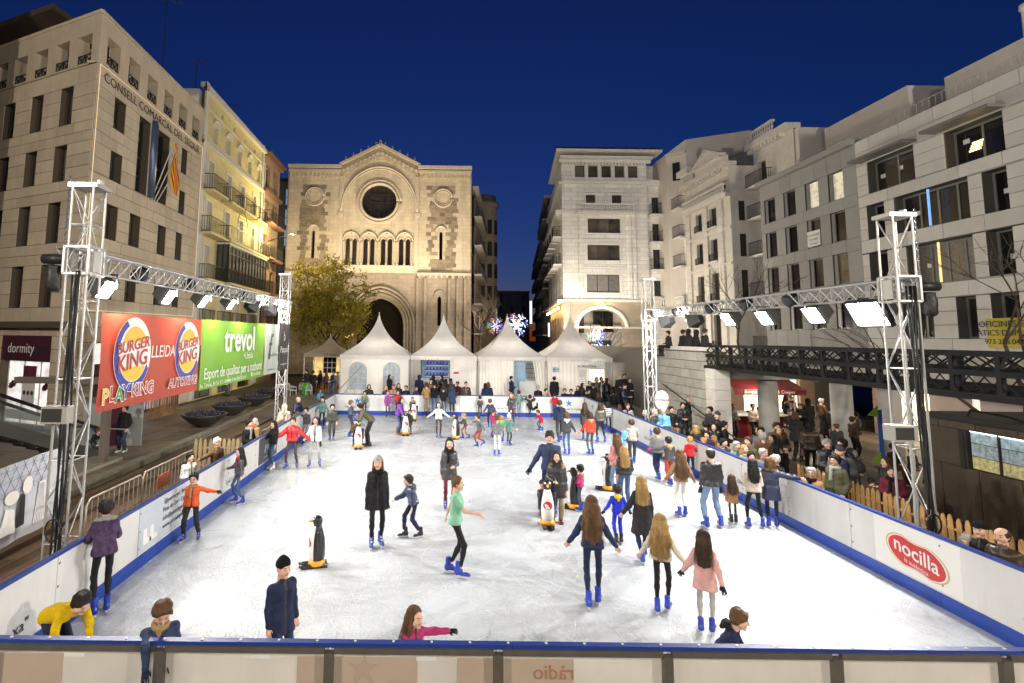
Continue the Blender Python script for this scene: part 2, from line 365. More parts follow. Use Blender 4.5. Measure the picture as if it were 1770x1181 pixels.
def hood_mesh(fur):
    P = []
    if fur:
        n = 14
        for i in range(n):
            a0 = -math.pi * .12 + i * math.pi * 1.24 / n; a1 = -math.pi * .12 + (i + 1) * math.pi * 1.24 / n
            q = lambda a: (.135 * math.cos(a), .03 - .125 * math.sin(a), -.155 + .02 * math.sin(a))
            P.append((q(a0), q(a1), .032, .032))
        V, F = field(P, .011, .02, (), .009); V = V + np.random.RandomState(5).normal(0, .004, V.shape)
        return mesh_vf('fur_collar', V, F, M_FUR)
    P = [((-.07,-.09,-.16),(.07,-.09,-.16),.06,.06), ((-.09,-.03,-.15),(-.06,.05,-.17),.042,.032), ((.09,-.03,-.15),(.06,.05,-.17),.042,.032), ((0,-.10,-.18),(0,-.12,-.26),.075,.04)]
    V, F = field(P, .013, .03, (), .004); return mesh_vf('hood_down', V, F, M_CLOTH)
def scarf_mesh():
    P = [((.085*math.cos(a), .01+.085*math.sin(a), -.145), (.085*math.cos(a+.6), .01+.085*math.sin(a+.6), -.145), .036, .036) for a in np.arange(0, 6.28, .6)]
    P += [((.03,.10,-.16),(.05,.125,-.42),.034,.04)]
    V, F = field(P, .011, .015, (), .004); return mesh_vf('scarf_cloth', V, F, M_KNIT)
def skate_meshes():
    P = [((0,-.06,.10),(0,.12,.085),.042,.036), ((0,.12,.085),(0,.165,.078),.036,.028), ((0,-.06,.10),(0,-.045,.28),.046,.053), ((0,-.02,.15),(0,.02,.13),.045,.045), ((0,-.07,.105),(0,-.075,.12),.046,.046)]
    V, F = field(P, .011, .025, [((0,0,.054),(0,0,-1)), ((0,-.045,.292),(0,-.08,.99))])
    cB = V[F].mean(1); mb = np.zeros(len(F), int); mb[(np.abs(cB[:, 0]) < .016) & (cB[:, 2] > .12) & (cB[:, 1] > .0) & (np.floor(cB[:, 2] / .022) % 2 == 0)] = 1; mb[cB[:, 2] < .068] = 1
    boot = mesh_vf('skate_boot', V, F, [M_BOOT, M_LACE], mb)
    b = MB(); b.box((-.005,-.13,0),(.005,.17,.026))
    b.face([(-.005,.17,0),(.005,.17,0),(.005,.205,.026),(-.005,.205,.026)])
    b.cm = 1; b.box((-.02,-.105,.022),(.02,-.03,.058)); b.box((-.02,.05,.022),(.02,.16,.058)); b.box((-.011,-.1,.02),(.011,.16,.034))
    return boot, b.mesh('blade', [M_STEEL, M('holder_white', (.55, .57, .62), .4)])
def shoe_mesh(tall):
    P = [((0,-.05,.05),(0,.11,.042),.044,.038), ((0,.11,.042),(0,.155,.036),.037,.028), ((0,-.05,.05),(0,-.045,.11 if not tall else .30),.046,.048 if not tall else .055)]
    V, F = field(P, .012, .02, [((0,0,.0),(0,0,-1))]); return mesh_vf('shoe_leather', V, F, M_BOOT)
def vv(*a): return np.array(a, float)
def unit(a): return a / (np.linalg.norm(a) + 1e-9)
ARM = {'d': ((.16,.0,-1),(.08,.22,-1)), 'o': ((.46,.04,-.88),(.5,.3,-.78)), 'O': ((.72,.06,-.68),(.8,.25,-.5)), 'v': ((.1,.98,.12),(.0,.25,-1)), 's': ((1,.08,-.22),(1,.2,-.08)), 'f': ((.14,.72,-.7),(.02,1,-.05)), 'b': ((.22,.08,-1),(-.45,.85,-.05)), 'k': ((.35,-.5,-.8),(.25,-.35,-.9)),
       'r': ((.3,.45,-.85),(-.12,1,-.12)), 'p': ((.12,.4,-.9),(-.28,.62,.75)), 'u': ((.95,.1,.35),(-.75,-.1,.8)), 'c': ((.3,-.1,-1),(-.15,.42,-.8)), 'x': ((.2,.2,-1),(-.95,.5,.12)), 'g': ((.3,.55,-.8),(.1,.55,-.85)), 'h': ((.3,.75,-.55),(.05,.6,-.8))}
BODY_CACHE = {}
def stripe_material():
    m = M('striped_knit', (.7, .68, .64), .85); t = m.node_tree; N = t.nodes; tc = N.new('ShaderNodeTexCoord'); wv = N.new('ShaderNodeTexWave'); wv.bands_direction = 'Z'; wv.inputs['Scale'].default_value = 4.2
    t.links.new(tc.outputs['Object'], wv.inputs[0]); rp = N.new('ShaderNodeValToRGB'); rp.color_ramp.interpolation = 'CONSTANT'; rp.color_ramp.elements[0].color = (.015, .015, .018, 1); rp.color_ramp.elements[1].position = .5; rp.color_ramp.elements[1].color = (.7, .68, .64, 1)
    t.links.new(wv.outputs[0], rp.inputs[0]); t.links.new(rp.outputs[0], N['Principled BSDF'].inputs['Base Color']); return m
M_STRIPE = stripe_material()
def body_meshes(H, lean, twist, arms, legs, style, tight, skates, res, side=0.):
    """meshes of one posed figure: underlying body, top, trousers; and the frames for head, hands and feet"""
    key = (round(H, 2), lean, twist, arms, legs, style, tight, skates, res, side)
    if key in BODY_CACHE: return BODY_CACHE[key]
    hh = .232 * (H / 1.72) ** .45; s = (H - hh * 1.02) / 1.485; base = .085 if skates else .0
    s = (H - base - hh * 1.0) / 1.485
    wd = 1.0 if H > 1.5 else 1.06
    # legs codes: n stand, w wide, t stride, m mid-stride glide, S sit, c crouch, T together
    fx = {'n': .10, 'w': .19, 't': .08, 'm': .09, 'S': .11, 'c': .14, 'T': .07, 'k': .09, 'q': .085}[legs] * s
    fy = {'n': (.03, -.03), 'w': (.05, -.05), 't': (.22, -.2), 'm': (.12, -.26), 'S': (.42, .38), 'c': (.12, -.12), 'T': (.0, .02), 'k': (.1, -.1), 'q': (.11, -.10)}[legs]
    ank = .09 * s + base
    hipz = {'n': .925, 'w': .905, 't': .88, 'm': .84, 'S': .50, 'c': .52, 'T': .93, 'k': .84, 'q': .91}[legs] * s + base
    if legs == 'S': ank = .09 * s
    fz = (0, .0) if legs != 'm' else (0, .07)
    la = R(lean); tdir = vv(math.sin(R(side)), math.sin(la), math.cos(la)); tdir = unit(tdir); yaw = R(twist)
    pel = vv(0, -.06 * math.sin(la) * 2 * s, hipz)
    xr = vv(math.cos(yaw), -math.sin(yaw) * .0, 0); xr = unit(xr - tdir * (xr @ tdir)); fwd = np.cross(tdir, xr); fwd = -fwd if fwd[1] < 0 else fwd
    at = lambda a, b, c: pel + (xr * a + fwd * b + tdir * c) * s
    chest = at(0, .0, .40); neck = at(0, .0, .50)
    prim_t, prim_b, prim_u = [], [], []
    bulk = {'p': .030, 'c': .016, 'l': .018, 'j': .014, 't': .004, 'w': .006, 'P': .028}.get(style[0], .01)
    fem = 'f' in style
    sh = .165 * wd if not fem else .140
    # torso
    for g in (-1, 1):
        prim_t += [(at(g*.065,0,-.02), at(g*.055,.0,.17), (.108+bulk)*s, (.092+bulk)*s, 1), (at(g*.055,0,.17), at(g*.072,.008,.36), (.092+bulk)*s, (.100+bulk)*s, 1), (at(g*.06,-.008,.38), at(g*sh,-.01,.412), (.078+bulk*.7)*s, (.054+bulk*.6)*s)]
        prim_u += [(at(g*.06,0,0), at(g*.06,0,.36), .085*s, .08*s), (at(g*.05,0,.40), at(g*sh*.95,-.01,.425), .06*s, .045*s)]
        if fem: prim_t.append((at(g*.065,.07,.29), at(g*.065,.075,.29), .055*s+bulk*.5, .055*s+bulk*.5))
    prim_t.append((at(0,-.01,.42), at(0,.005,.49), (.066+bulk*.5)*s, (.058+bulk*.5)*s))
    prim_u.append((at(0,-.01,.40), at(0,.015,.60), .055*s, .05*s))
    cuts = []
    hem = {'p': -.02, 'c': -.26, 'l': -.42, 'j': -.06, 't': -.06, 'w': -.05, 'P': -.30}.get(style[0], -.05)
    hemw = {'c': .155, 'l': .175, 'P': .17}.get(style[0], .128)
    dn = vv(0, 0, -1) if lean < 50 else -tdir; dn = unit(dn * .75 - tdir * .25)
    if legs == 'S': dn = unit(vv(0, .55, -.8)); hem = max(hem, -.12)
    for g in (-1, 1):
        a = at(g*.062, 0, -.01); b = a + dn * (abs(hem) + .06) * s + xr * g * .02 * s
        prim_t.append((a, b, (.112+bulk)*s, hemw * s))
    cuts.append((pel + dn * abs(hem) * s, dn))
    # arms
    hands = []
    for gi, g in ((0, 1), (1, -1)):
        ud, fd = ARM[arms[gi]]
        U = unit(xr * g * ud[0] + fwd * ud[1] + vv(0, 0, 1) * ud[2] * .8 + tdir * ud[2] * .2); Fd = unit(xr * g * fd[0] + fwd * fd[1] + vv(0, 0, 1) * fd[2])
        S0 = at(g * sh, -.01, .408); E = S0 + U * .275 * s; W = E + Fd * .245 * s
        if style[0] == 't' and 'T' in style:
            prim_t.append((S0, S0 + U * .17 * s, .058 * s, .06 * s))
            prim_u += [(S0, E, .045*s, .038*s), (E, W, .037*s, .028*s)]
        else:
            prim_t += [(S0, E, (.056+bulk*.8)*s, (.050+bulk*.7)*s, 1), (E, W - Fd*.01*s, (.049+bulk*.7)*s, (.038+bulk*.55)*s, 1)]
            prim_u += [(S0, E, .036*s, .032*s), (E, W, .030*s, .026*s)]
        hands.append((W, Fd, g))
    # legs
    feet = []
    for gi, g in ((0, 1), (1, -1)):
        Hp = pel + (xr * g * .088 * s) - tdir * .02 * s; A = vv(g * fx, fy[gi] * s, ank + fz[gi])
        d = A - Hp; L = np.linalg.norm(d); l1, l2 = .435 * s, .415 * s
        if L > (l1 + l2) * .999: A = Hp + d / L * (l1 + l2) * .999; L = (l1 + l2) * .999; d = A - Hp
        x = (l1 * l1 - l2 * l2 + L * L) / (2 * L); y = math.sqrt(max(l1 * l1 - x * x, 0)); dv = d / L
        kn = vv(g * .12, 1, 0); kn = unit(kn - dv * (kn @ dv)); K = Hp + dv * x + kn * y
        w0 = (.070, .050, .045, .034) if tight else (.086, .066, .062, .054)
        up = unit(A - K); stop = A - up * (.02 * s if not skates else -.0)
        if skates: stop = A - up * .06 * s
        prim_b += [(Hp, K, w0[0]*s, w0[1]*s), (K, K + (A-K)*.35, w0[1]*s*.98, (w0[2]+.006)*s), (K + (A-K)*.35, stop, (w0[2]+.006)*s, w0[3]*s)]
        prim_u += [(Hp, K, .055*s, .04*s), (K, A, .038*s, .028*s)]
        pit = math.atan2(up[1], -up[2]) if legs in 'mtq' else 0
        feet.append((A, pit * (.6 if gi else .5), g, fz[gi]))
    prim_b.append((pel + xr * .06 * s, pel - xr * .06 * s, .104 * s, .104 * s)); prim_b.append((at(-.05,0,.07), at(.05,0,.07), .09*s, .09*s))
    q = .011 if style[0] in 'pP' else 0
    tv = field(prim_t, res, .035 * s, cuts, .0055 if not q else .002, q)
    bv = field(prim_b, res, .03 * s, [(at(0,0,.12), tdir)], .003)
    uv = field(prim_u, max(res * 1.5, .024), .03 * s)
    hc = neck + (tdir * .5 + vv(0, 0, .5)) * (hh * .47) + fwd * .012 + tdir * .03 * s
    out = (tv, bv, uv, hc, hands, feet, s, hh / .23, neck, tdir)
    BODY_CACHE[key] = out; return out
MESH_CACHE = {}
def frame(o, x, y, z, k=1.): return Matrix(((x[0]*k, y[0]*k, z[0]*k, o[0]), (x[1]*k, y[1]*k, z[1]*k, o[1]), (x[2]*k, y[2]*k, z[2]*k, o[2]), (0, 0, 0, 1)))
SKINS = [(.62, .38, .27), (.55, .32, .22), (.66, .43, .32), (.48, .28, .19)]
def person(label, pos, H, face, top, bottom, hair, shoes='s', arms='dd', legs='n', lean=0, style='j', tight=True, look=0, nod=0, extra='', skin=0, gl=None, res=None, group=None, side=0, kind=None):
    """face: 0 looks at the camera, 90 to picture right, 180 away, -90 left"""
    d = (Vector(pos) - CP).length
    res = res or (.014 if d < 9 else .018 if d < 15 else .024 if d < 26 else .032)
    skates = shoes[0] in 'skw'
    key = (round(H, 2), lean, arms, legs, style, tight, skates, res, side)
    (tv, bv, uv, hc, hands, feet, s, hk, neck, tdir) = body_meshes(H, lean, 0, arms, legs, style, tight, skates, res, side)
    P = thing('person', label, kind or ('child' if H < 1.42 else 'person'), pos, R(face + 180), group)
    sk = SKINS[skin]
    mk = (M_SHINY if style[0] in 'pP' or 's' in style[1:] else M_PRINT if 'r' in style[1:] else M_KNIT if style[0] == 'w' else M_CLOTH)
    k2 = ('top', key, mk.name, 'S' in style)
    if k2 not in MESH_CACHE:
        cF = tv[0][tv[1]].mean(1); zp = np.zeros(len(cF), int)
        if style[0] in 'jpclP' and lean < 40: zp[(np.abs(cF[:, 0]) < max(.012, res * .6)) & (cF[:, 1] > .04)] = 1
        MESH_CACHE[k2] = mesh_vf('garment', *tv, [M_STRIPE if 'S' in style else mk, M_ZIP], zp)
    nm = {'p': 'jacket', 'c': 'coat', 'l': 'coat', 'j': 'jacket', 't': 'shirt', 'w': 'sweater', 'P': 'coat'}[style[0]]
    t = put(nm, MESH_CACHE[k2], P, None, False); t.color = (*top, 1)
    mb = M_DENIM if 'j' in extra else M_CLOTH; k3 = ('bot', key, mb.name)
    if k3 not in MESH_CACHE: MESH_CACHE[k3] = mesh_vf('trousers', *bv, mb)
    b = put('trousers', MESH_CACHE[k3], P, None, False); b.color = (*bottom, 1)
    # body: limbs and torso, head and bare hands in one mesh
    lk, nd = R(look), R(nod + lean * .35)
    hy = vv(-math.sin(lk) * math.cos(nd), math.cos(lk) * math.cos(nd), -math.sin(nd)); hz = unit(vv(0, 0, 1) - hy * hy[2]); hx = np.cross(hy, hz)
    HM = np.array([hx, hy, hz]).T * hk
    Vs, Fs, Ms, n = [uv[0]], [uv[1]], [np.zeros(len(uv[1]), int)], len(uv[0])
    if d < 16 or True:
        Vs.append(HEAD[0] @ HM.T + hc); Fs.append(HEAD[1] + n); Ms.append(HEAD[2]); n += len(HEAD[0])
    gv = []
    for (W, Fd, g), code in zip(hands, arms):
        z = -Fd; y = unit(vv(0, 1, -.2) - z * (vv(0, 1, -.2) @ z)) if abs(Fd[1]) < .85 else unit(vv(0, 0, -1) - z * (vv(0, 0, -1) @ z)); x = np.cross(y, z)
        # thumb forward/inward: mirror for the left hand
        ht = HAND[1 if code in 'rfhg' else 0]; Vh = ht[0] * np.array((-g, 1, 1))
        k = s * (1.12 if gl else 1.0) * (.95 if H > 1.4 else 1.0)
        Vw = (Vh * k) @ np.array([x, y, z]) + W; Fh = ht[1] if g < 0 else ht[1][:, ::-1]
        if gl: gv.append((Vw, Fh))
        else: Vs.append(Vw); Fs.append(Fh + n); Ms.append(np.zeros(len(Fh), int)); n += len(Vw)
    bo = put('body', mesh_vf('body', np.concatenate(Vs), np.concatenate(Fs), [M_SKIN, M_EYE, M_LIP, M_BROW, M_WHITE_EYE], np.concatenate(Ms)), P, None, False); bo.color = (*sk, 1)
    for Vw, Fh in gv:
        o = put('glove', mesh_vf('glove', Vw, Fh, M_CLOTH), P, None, False); o.color = (*gl, 1)
    HF = frame(hc, hx, hy, hz, hk)
    def on_head(name, key, fn, col):
        o = put(name, tmpl(key, fn), P, HF, False); o.color = (*col, 1); return o
    for st, col in hair:
        on_head({'k': 'hat', 'K': 'hat', 'W': 'cap', 'H': 'hood'}.get(st, 'hair'), 'hair' + st, lambda: hair_mesh(st), col)
    NF = frame(neck + vv(0, 0, .135 * s), (1, 0, 0), unit(np.cross(tdir, (1, 0, 0))), tdir, s)
    for e in extra.split(','):
        if e[:3] == 'fur': o = put('fur_trim', tmpl('fur', lambda: hood_mesh(1)), P, NF, False); o.color = (*C[e[4:]], 1)
        if e[:4] == 'hood': o = put('hood', tmpl('hood', lambda: hood_mesh(0)), P, NF, False); o.color = (*(C[e[5:]] if len(e) > 4 else top), 1)
        if e[:5] == 'scarf': o = put('scarf', tmpl('scarf', scarf_mesh), P, NF, False); o.color = (*C[e[6:]], 1)
        if e[:7] == 'glasses':
            k = MB()
            for g in (-1, 1): k.tube([(g*.031+.02*math.cos(a), .098, .01+.016*math.sin(a)) for a in np.linspace(0, 6.283, 11)], .0025, 4)
            k.bar((-.011,.1,.012), (.011,.1,.012), .004); 
            for g in (-1, 1): k.bar((g*.051,.098,.014), (g*.083,0,.018), .004)
            o = put('glasses', tmpl('glasses', lambda: k.mesh('glasses', M_EYE)), P, HF, False)
        if e[:3] == 'bag':
            k = MB(); k.box((-.17,-.06,-.14), (.17,.06,.12)); k.tube([(-.13,0,.12),(-.10,0,.30),(.10,0,.30),(.13,0,.12)], .011, 6)
            W = hands[0][0]; g = put('bag', tmpl('bag' + e, lambda: k.mesh('bag', M('bag_leather', obj=True, r=.45, n=.1))), P, frame(W + vv(.08, 0, -.22), (0, 1, 0), (-1, 0, 0), (0, 0, 1)), False); g.color = (*C[e[4:]], 1)
    cols = {'s': (.016, .042, .33), 'k': (.012, .012, .014), 'w': (.7, .7, .68), 'b': (.02, .018, .016), 'B': (.20, .09, .035), 'W': (.6, .6, .58), 'r': (.25, .03, .03)}
    for A, pit, g, up in feet:
        ca, sa = math.cos(-pit if up else 0), math.sin(-pit if up else 0); k = max(s, .72)
        z0 = A[2] - (.09 * s + (.085 if skates else 0)); tw = R(-9 * g)
        Mx = Matrix.Translation((A[0], A[1], z0)) @ Matrix.Rotation(tw, 4, 'Z') @ Matrix.Diagonal((k, k, k, 1))
        if up: Mx = Matrix.Translation((A[0], A[1], z0 + .02)) @ Matrix.Rotation(R(-22), 4, 'X') @ Matrix.Diagonal((k, k, k, 1))
        if skates:
            bt, bl = tmpl('skate', skate_meshes); o = put('skate', bt, P, Mx, False); vr = .7 + .6 * random.random(); o.color = (*[q * vr for q in cols[shoes[0]]], 1); put('blade', bl, o, None, False)
        else:
            o = put('shoe', tmpl('shoe' + str(shoes[0] in 'B'), lambda: shoe_mesh(shoes[0] in 'B')), P, Mx, False); o.color = (*cols[shoes[0]], 1)
    return P
# ================================================================ the setting: ground, ice, rink barriers
Z3 = Vector((0, 0, 1)); X3 = Vector((1, 0, 0)); Y3 = Vector((0, 1, 0))
XL, XR, YN, YF, BH = -5.0, 7.8, 5.5, 27.8, 1.05
GR, GL, GB = -.5, -.1, -.1
M_PAVE = M('paving_base', (.055, .048, .042), .8, .2, 2, .3, 20)
M_SLAB = M('paving_slab', (.19, .148, .11), .5, .22, 3, .25, 25, rnd=.22, stain=.1)
M_PLANK = M('paving_strip', (.15, .098, .066), .55, .25, 5, .3, 40, rnd=.3)
M_CURB = M('kerb_stone', (.30, .27, .22), .7, .2, 5, .3, 30, rnd=.12)
b = MB(); b.box((-400, -30, -1.6), (400, 900, GR)); tag(b.build('ground', M_PAVE), kind='structure')
# left terrace with slabs, kerb and steps
b = MB(); b.box((-60, 2, -1.2), (-9.75, 75, GL - .03)); terr = tag(b.build('pavement', M_PAVE), kind='structure')
y = 9.0; i = 0
while y < 36.5:
    for k in range(7):
        x1 = -9.78 - k * .92; off = .3 if i % 2 else 0
        if (y > 30 and k > 4) or (y < 12 and k > 3): continue
        piece('slab', M_SLAB, (x1 - .91, y + .006, GL - .03), (x1 - .012, y + 1.09, GL + random.uniform(-.004, .004)), terr)
    y += 1.1; i += 1
for k in range(24):
    y0 = 6 + k * 1.3; piece('kerb_stone', M_CURB, (-9.75, y0 + .008, GR), (-9.42, y0 + 1.292, GL + .012 + random.uniform(-.004, .004)), terr)
b = MB(); b.box((-9.42, 3, -1.2), (-5.3, 40, GR + .0)); deck = tag(b.build('steps', M_PAVE), kind='structure')
for k in range(11):
    x0 = -9.42 + k * .36; zt = GR + (.22 if k < 3 else .12 if k < 6 else .03)
    for j in range(9): piece('plank', M_PLANK, (x0 + .008, 4 + j * 3.4 + (k % 3) * .9, GR), (x0 + .352, 4 + j * 3.4 + (k % 3) * .9 + 3.385, zt + random.uniform(-.004, .004)), deck)
# right-hand plaza strips
b = MB(); b.box((8.3, 3, -1.2), (22.2, 34, GR + .02)); plaza = tag(b.build('plaza', M_PAVE), kind='structure')
for k in range(17):
    x0 = 8.5 + k * .8
    for j in range(9): 
        y0 = 8 + j * 2.1 + (k % 3) * .7
        piece('paving_strip', M_PLANK if k < 6 else M_SLAB, (x0 + .006, y0 + .006, GR), (x0 + .794, y0 + 2.094, GR + .03 + random.uniform(-.003, .004)), plaza)
# raised floor behind the far barrier, rising to the street
b = MB(); b.cm = 0
prof = [(28.3, GR), (28.3, GB), (38, GB + .15), (47, 1.5), (60, 1.9), (240, 4.5), (240, -1.2), (28.3, -1.2)]
for (ya, za), (yb, zb) in zip(prof, prof[1:]): b.face([(-9.4, ya, za), (24, ya, za), (24, yb, zb), (-9.4, yb, zb)])
tag(b.build('street', M('street_paving', (.10, .088, .078), .6, .25, 3, .3, 25, brick=(.9, .45, .012, .12))), kind='structure')
# ice
mi = M('ice', (.80, .83, .86), .3)
t = mi.node_tree; N = t.nodes; P = N['Principled BSDF']; Lk = t.links.new
geo = N.new('ShaderNodeNewGeometry')
def noise(scale, det=4, dist=0., stretch=None, rough=.55):
    tx = N.new('ShaderNodeTexNoise'); tx.inputs['Scale'].default_value = scale; tx.inputs['Detail'].default_value = det; tx.inputs['Distortion'].default_value = dist; tx.inputs['Roughness'].default_value = rough
    if stretch:
        mp = N.new('ShaderNodeMapping'); mp.inputs['Scale'].default_value = stretch[0]; mp.inputs['Rotation'].default_value = (0, 0, stretch[1]); Lk(geo.outputs['Position'], mp.inputs[0]); Lk(mp.outputs[0], tx.inputs['Vector'])
    else: Lk(geo.outputs['Position'], tx.inputs['Vector'])
    return tx.outputs[0]
def line(src, wdt):
    a = N.new('ShaderNodeMath'); a.operation = 'SUBTRACT'; Lk(src, a.inputs[0]); a.inputs[1].default_value = .5
    c = N.new('ShaderNodeMath'); c.operation = 'ABSOLUTE'; Lk(a.outputs[0], c.inputs[0])
    m = N.new('ShaderNodeMapRange'); m.inputs[1].default_value = 0; m.inputs[2].default_value = wdt; m.inputs[3].default_value = 1; m.inputs[4].default_value = 0; Lk(c.outputs[0], m.inputs[0]); return m.outputs[0]
def add(a, b_, k=1.):
    m = N.new('ShaderNodeMath'); m.operation = 'MULTIPLY_ADD'; Lk(b_, m.inputs[0]); m.inputs[1].default_value = k
    if isinstance(a, float): m.inputs[2].default_value = a
    else: Lk(a, m.inputs[2])
    return m.outputs[0]
frost = noise(.55, 6, .6, None, .65); fine = noise(26, 3)
streak = noise(2.2, 5, .4, ((1, .16, 1), .5), .7); v = add(add(.56, frost, .44), streak, .32); v = add(v, fine, .10)
hs = N.new('ShaderNodeHueSaturation'); hs.inputs['Color'].default_value = (.50, .535, .575, 1); Lk(v, hs.inputs['Value']); Lk(hs.outputs[0], P.inputs['Base Color'])
rr = N.new('ShaderNodeMapRange'); rr.inputs[1].default_value = .3; rr.inputs[2].default_value = .7; rr.inputs[3].default_value = .13; rr.inputs[4].default_value = .42; Lk(frost, rr.inputs[0]); Lk(rr.outputs[0], P.inputs['Roughness'])
hgt = add(add(fine, streak, .8), noise(9, 4), .6)
bp = N.new('ShaderNodeBump'); bp.inputs['Strength'].default_value = .8; bp.inputs['Distance'].default_value = .012; Lk(hgt, bp.inputs['Height']); Lk(bp.outputs[0], P.inputs['Normal'])
b = MB(); b.box((XL - .3, YN - .3, -.45), (XR + .3, YF + .3, 0)); tag(b.build('ice', mi), kind='structure')
rs = random.Random(21); bw, bd = MB(), MB()
for i in range(5200):
    x = rs.uniform(XL + .2, XR - .2); y = YN + (YF - YN) * rs.random() ** 1.7; a = rs.uniform(0, 6.28); L = rs.uniform(.12, .7) if i % 5 else rs.uniform(.8, 2.2); cv = rs.gauss(0, .5); w_ = rs.uniform(.0012, .0042); n = 6; q = bw if i % 3 else bd; pr = None
    for k in range(n + 1):
        wk = w_ * math.sin(math.pi * (k + .15) / (n + .3)) + .0004; px_, py_ = -math.sin(a) * wk, math.cos(a) * wk; zz = .0022 + (i % 7) * .0003; cur = ((x + px_, y + py_, zz), (x - px_, y - py_, zz))
        if not (XL + .05 < x < XR - .05 and YN + .05 < y < YF - .05): break
        if pr: q.face([pr[0], pr[1], cur[1], cur[0]])
        pr = cur; x += math.cos(a) * L / n; y += math.sin(a) * L / n; a += cv * L / n
tag(bw.build('skate_marks', M('ice_shavings', (.72, .75, .78), .8)), 'fine white skate scratches across the ice', 'skate marks', kind='stuff'); tag(bd.build('skate_marks', M('ice_grooves', (.40, .43, .47), .45)), 'darker skate grooves across the ice', 'skate marks', kind='stuff')
tag((lambda b_: (b_.box((7.92, 5.2, -.6), (10.3, 28.2, -.17)), b_.build('walkway', M('walkway_board', (.10, .075, .055), .65, .3, 5, .3, 30, brick=(2.4, .3, .006, .1))))[1])(MB()), kind='structure')
# barriers
M_BOARD = M('board_plastic', (.66, .66, .65), .38, .07, 1.3, .05, 8, rnd=.04, stain=.14)
M_BLUE = M('board_blue', (.012, .05, .32), .45, .12, 6)
M_POST = M('board_frame', (.17, .15, .13), .45, .15, 8, met=.6)
M_BACK = M('board_film', (.56, .45, .365), .5, .06, 4)
def translucent(m, k=.35):
    t = m.node_tree; N = t.nodes; P = N['Principled BSDF']; tr = N.new('ShaderNodeBsdfTranslucent'); mx = N.new('ShaderNodeMixShader'); mx.inputs[0].default_value = k
    src = P.inputs['Base Color'].links
    if src: t.links.new(src[0].from_socket, tr.inputs[0])
    else: tr.inputs[0].default_value = P.inputs['Base Color'].default_value
    t.links.new(P.outputs[0], mx.inputs[1]); t.links.new(tr.outputs[0], mx.inputs[2]); t.links.new(mx.outputs[0], N['Material Output'].inputs[0]); return m
M_MILK = translucent(M('board_milky', (.72, .69, .64), .35, .06, 3, stain=.08), .5)
translucent(M_BACK, .3)
def barrier(label, o, ex, en, L, step=1.5, near=False, off=0.):
    """en points to the ice"""
    o = Vector(o); B = thing('rink_barrier', label, 'barrier', o, group='barriers around the ice rink')
    T = (o, ex, en, Z3); u = -off
    while u < L - .05:
        a, c = max(u, 0), min(u + step, L); u += step
        piece('panel', M_MILK if near else M_BOARD, (a + .006, -.025, .02), (c - .006, -.012 if near else 0, BH - .03), B, T)
        piece('kick_strip', M_BLUE, (a + .003, 0.002, .0), (c - .003, .018, .21), B, T)
        if near:
            piece('post', M_POST, (a - .045, -.09, GR), (a + .045, -.026, BH - .06), B, T)
            piece('frame_rail', M_POST, (a + .046, -.075, BH - .075), (c - .046, -.028, BH - .02), B, T)
            piece('frame_rail', M_POST, (a + .046, -.075, .12), (c - .046, -.028, .18), B, T)
        else:
            for zz in (.32, .6, .9): piece('bolt', M_POST, (a + .02, 0, zz), (a + .045, .008, zz + .025), B, T)
    q = 0
    while q < L: piece('top_rail', M('rail_blue', (.010, .036, .22), .45, .1, 6), (q, -.05, BH - .03), (min(q + 3, L) - .004, .022, BH + .012), B, T); q += 3
    q = .4
    while q < L and near: piece('screw', M_BOARD, (q, -.022, BH + .012), (q + .022, 0, BH + .018), B, T); q += .37
    return B, T
BN, TN = barrier('near rink barrier seen from behind, milky panels in a steel frame', (XL - .2, YN, 0), X3, Y3, XR - XL + .4, 1.62, True, .62)
BL, TL = barrier('left side rink barrier of white panels with blue kick strip', (XL, YN, 0), Y3, X3, YF - YN, 2.0)
BR, TR = barrier('right side rink barrier of white panels with spectators behind', (XR, YF, 0), -Y3, -X3, YF - YN, 1.75)
BF, TF = barrier('far end rink barrier in front of the white tents', (XL, YF, 0), X3, -Y3, XR - XL, 1.6)
M_RED = M('print_red', (.48, .02, .018), .45); M_INK = M('print_dark', (.025, .025, .03), .5); M_STAR = M('print_blue', (.01, .16, .52), .45); M_YEL = M('print_yellow', (.75, .45, .02), .45); M_WPR = M('print_white', (.78, .78, .76), .45); M_GOLD = M('print_gold', (.55, .38, .14), .45); M_GREYP = M('print_grey', (.42, .45, .5), .5)
def fr(T, u, v, w=.004):
    o, ex, ey, ez = T; return (o + ex * u + ez * v + ey * w, ex, ez, ey)
def poly(name, pts, F, mat, parent, w=0., s=1.):
    o, ex, ey, ez = F; b = MB(); f = [o + ex * (x * s) + ey * (y * s) + ez * w for x, y in pts]; k = [p - ez * .003 for p in f]
    b.face(f); b.face(k[::-1])
    for i in range(len(f)): b.face([f[i], k[i], k[(i + 1) % len(f)], f[(i + 1) % len(f)]])
    return b.build(name, mat, parent)
def ring(cx, cy, rx, ry, n=28, a0=0, a1=2 * math.pi): return [(cx + rx * math.cos(a0 + (a1 - a0) * i / n), cy + ry * math.sin(a0 + (a1 - a0) * i / n)) for i in range(n if abs(a1 - a0 - 2 * math.pi) < 1e-6 else n + 1)]
STAR = [(-.05, .62), (.12, .2), (.62, .28), (.28, -.03), (.42, -.6), (.05, -.22), (-.42, -.5), (-.18, -.02), (-.62, .25), (-.16, .22)]
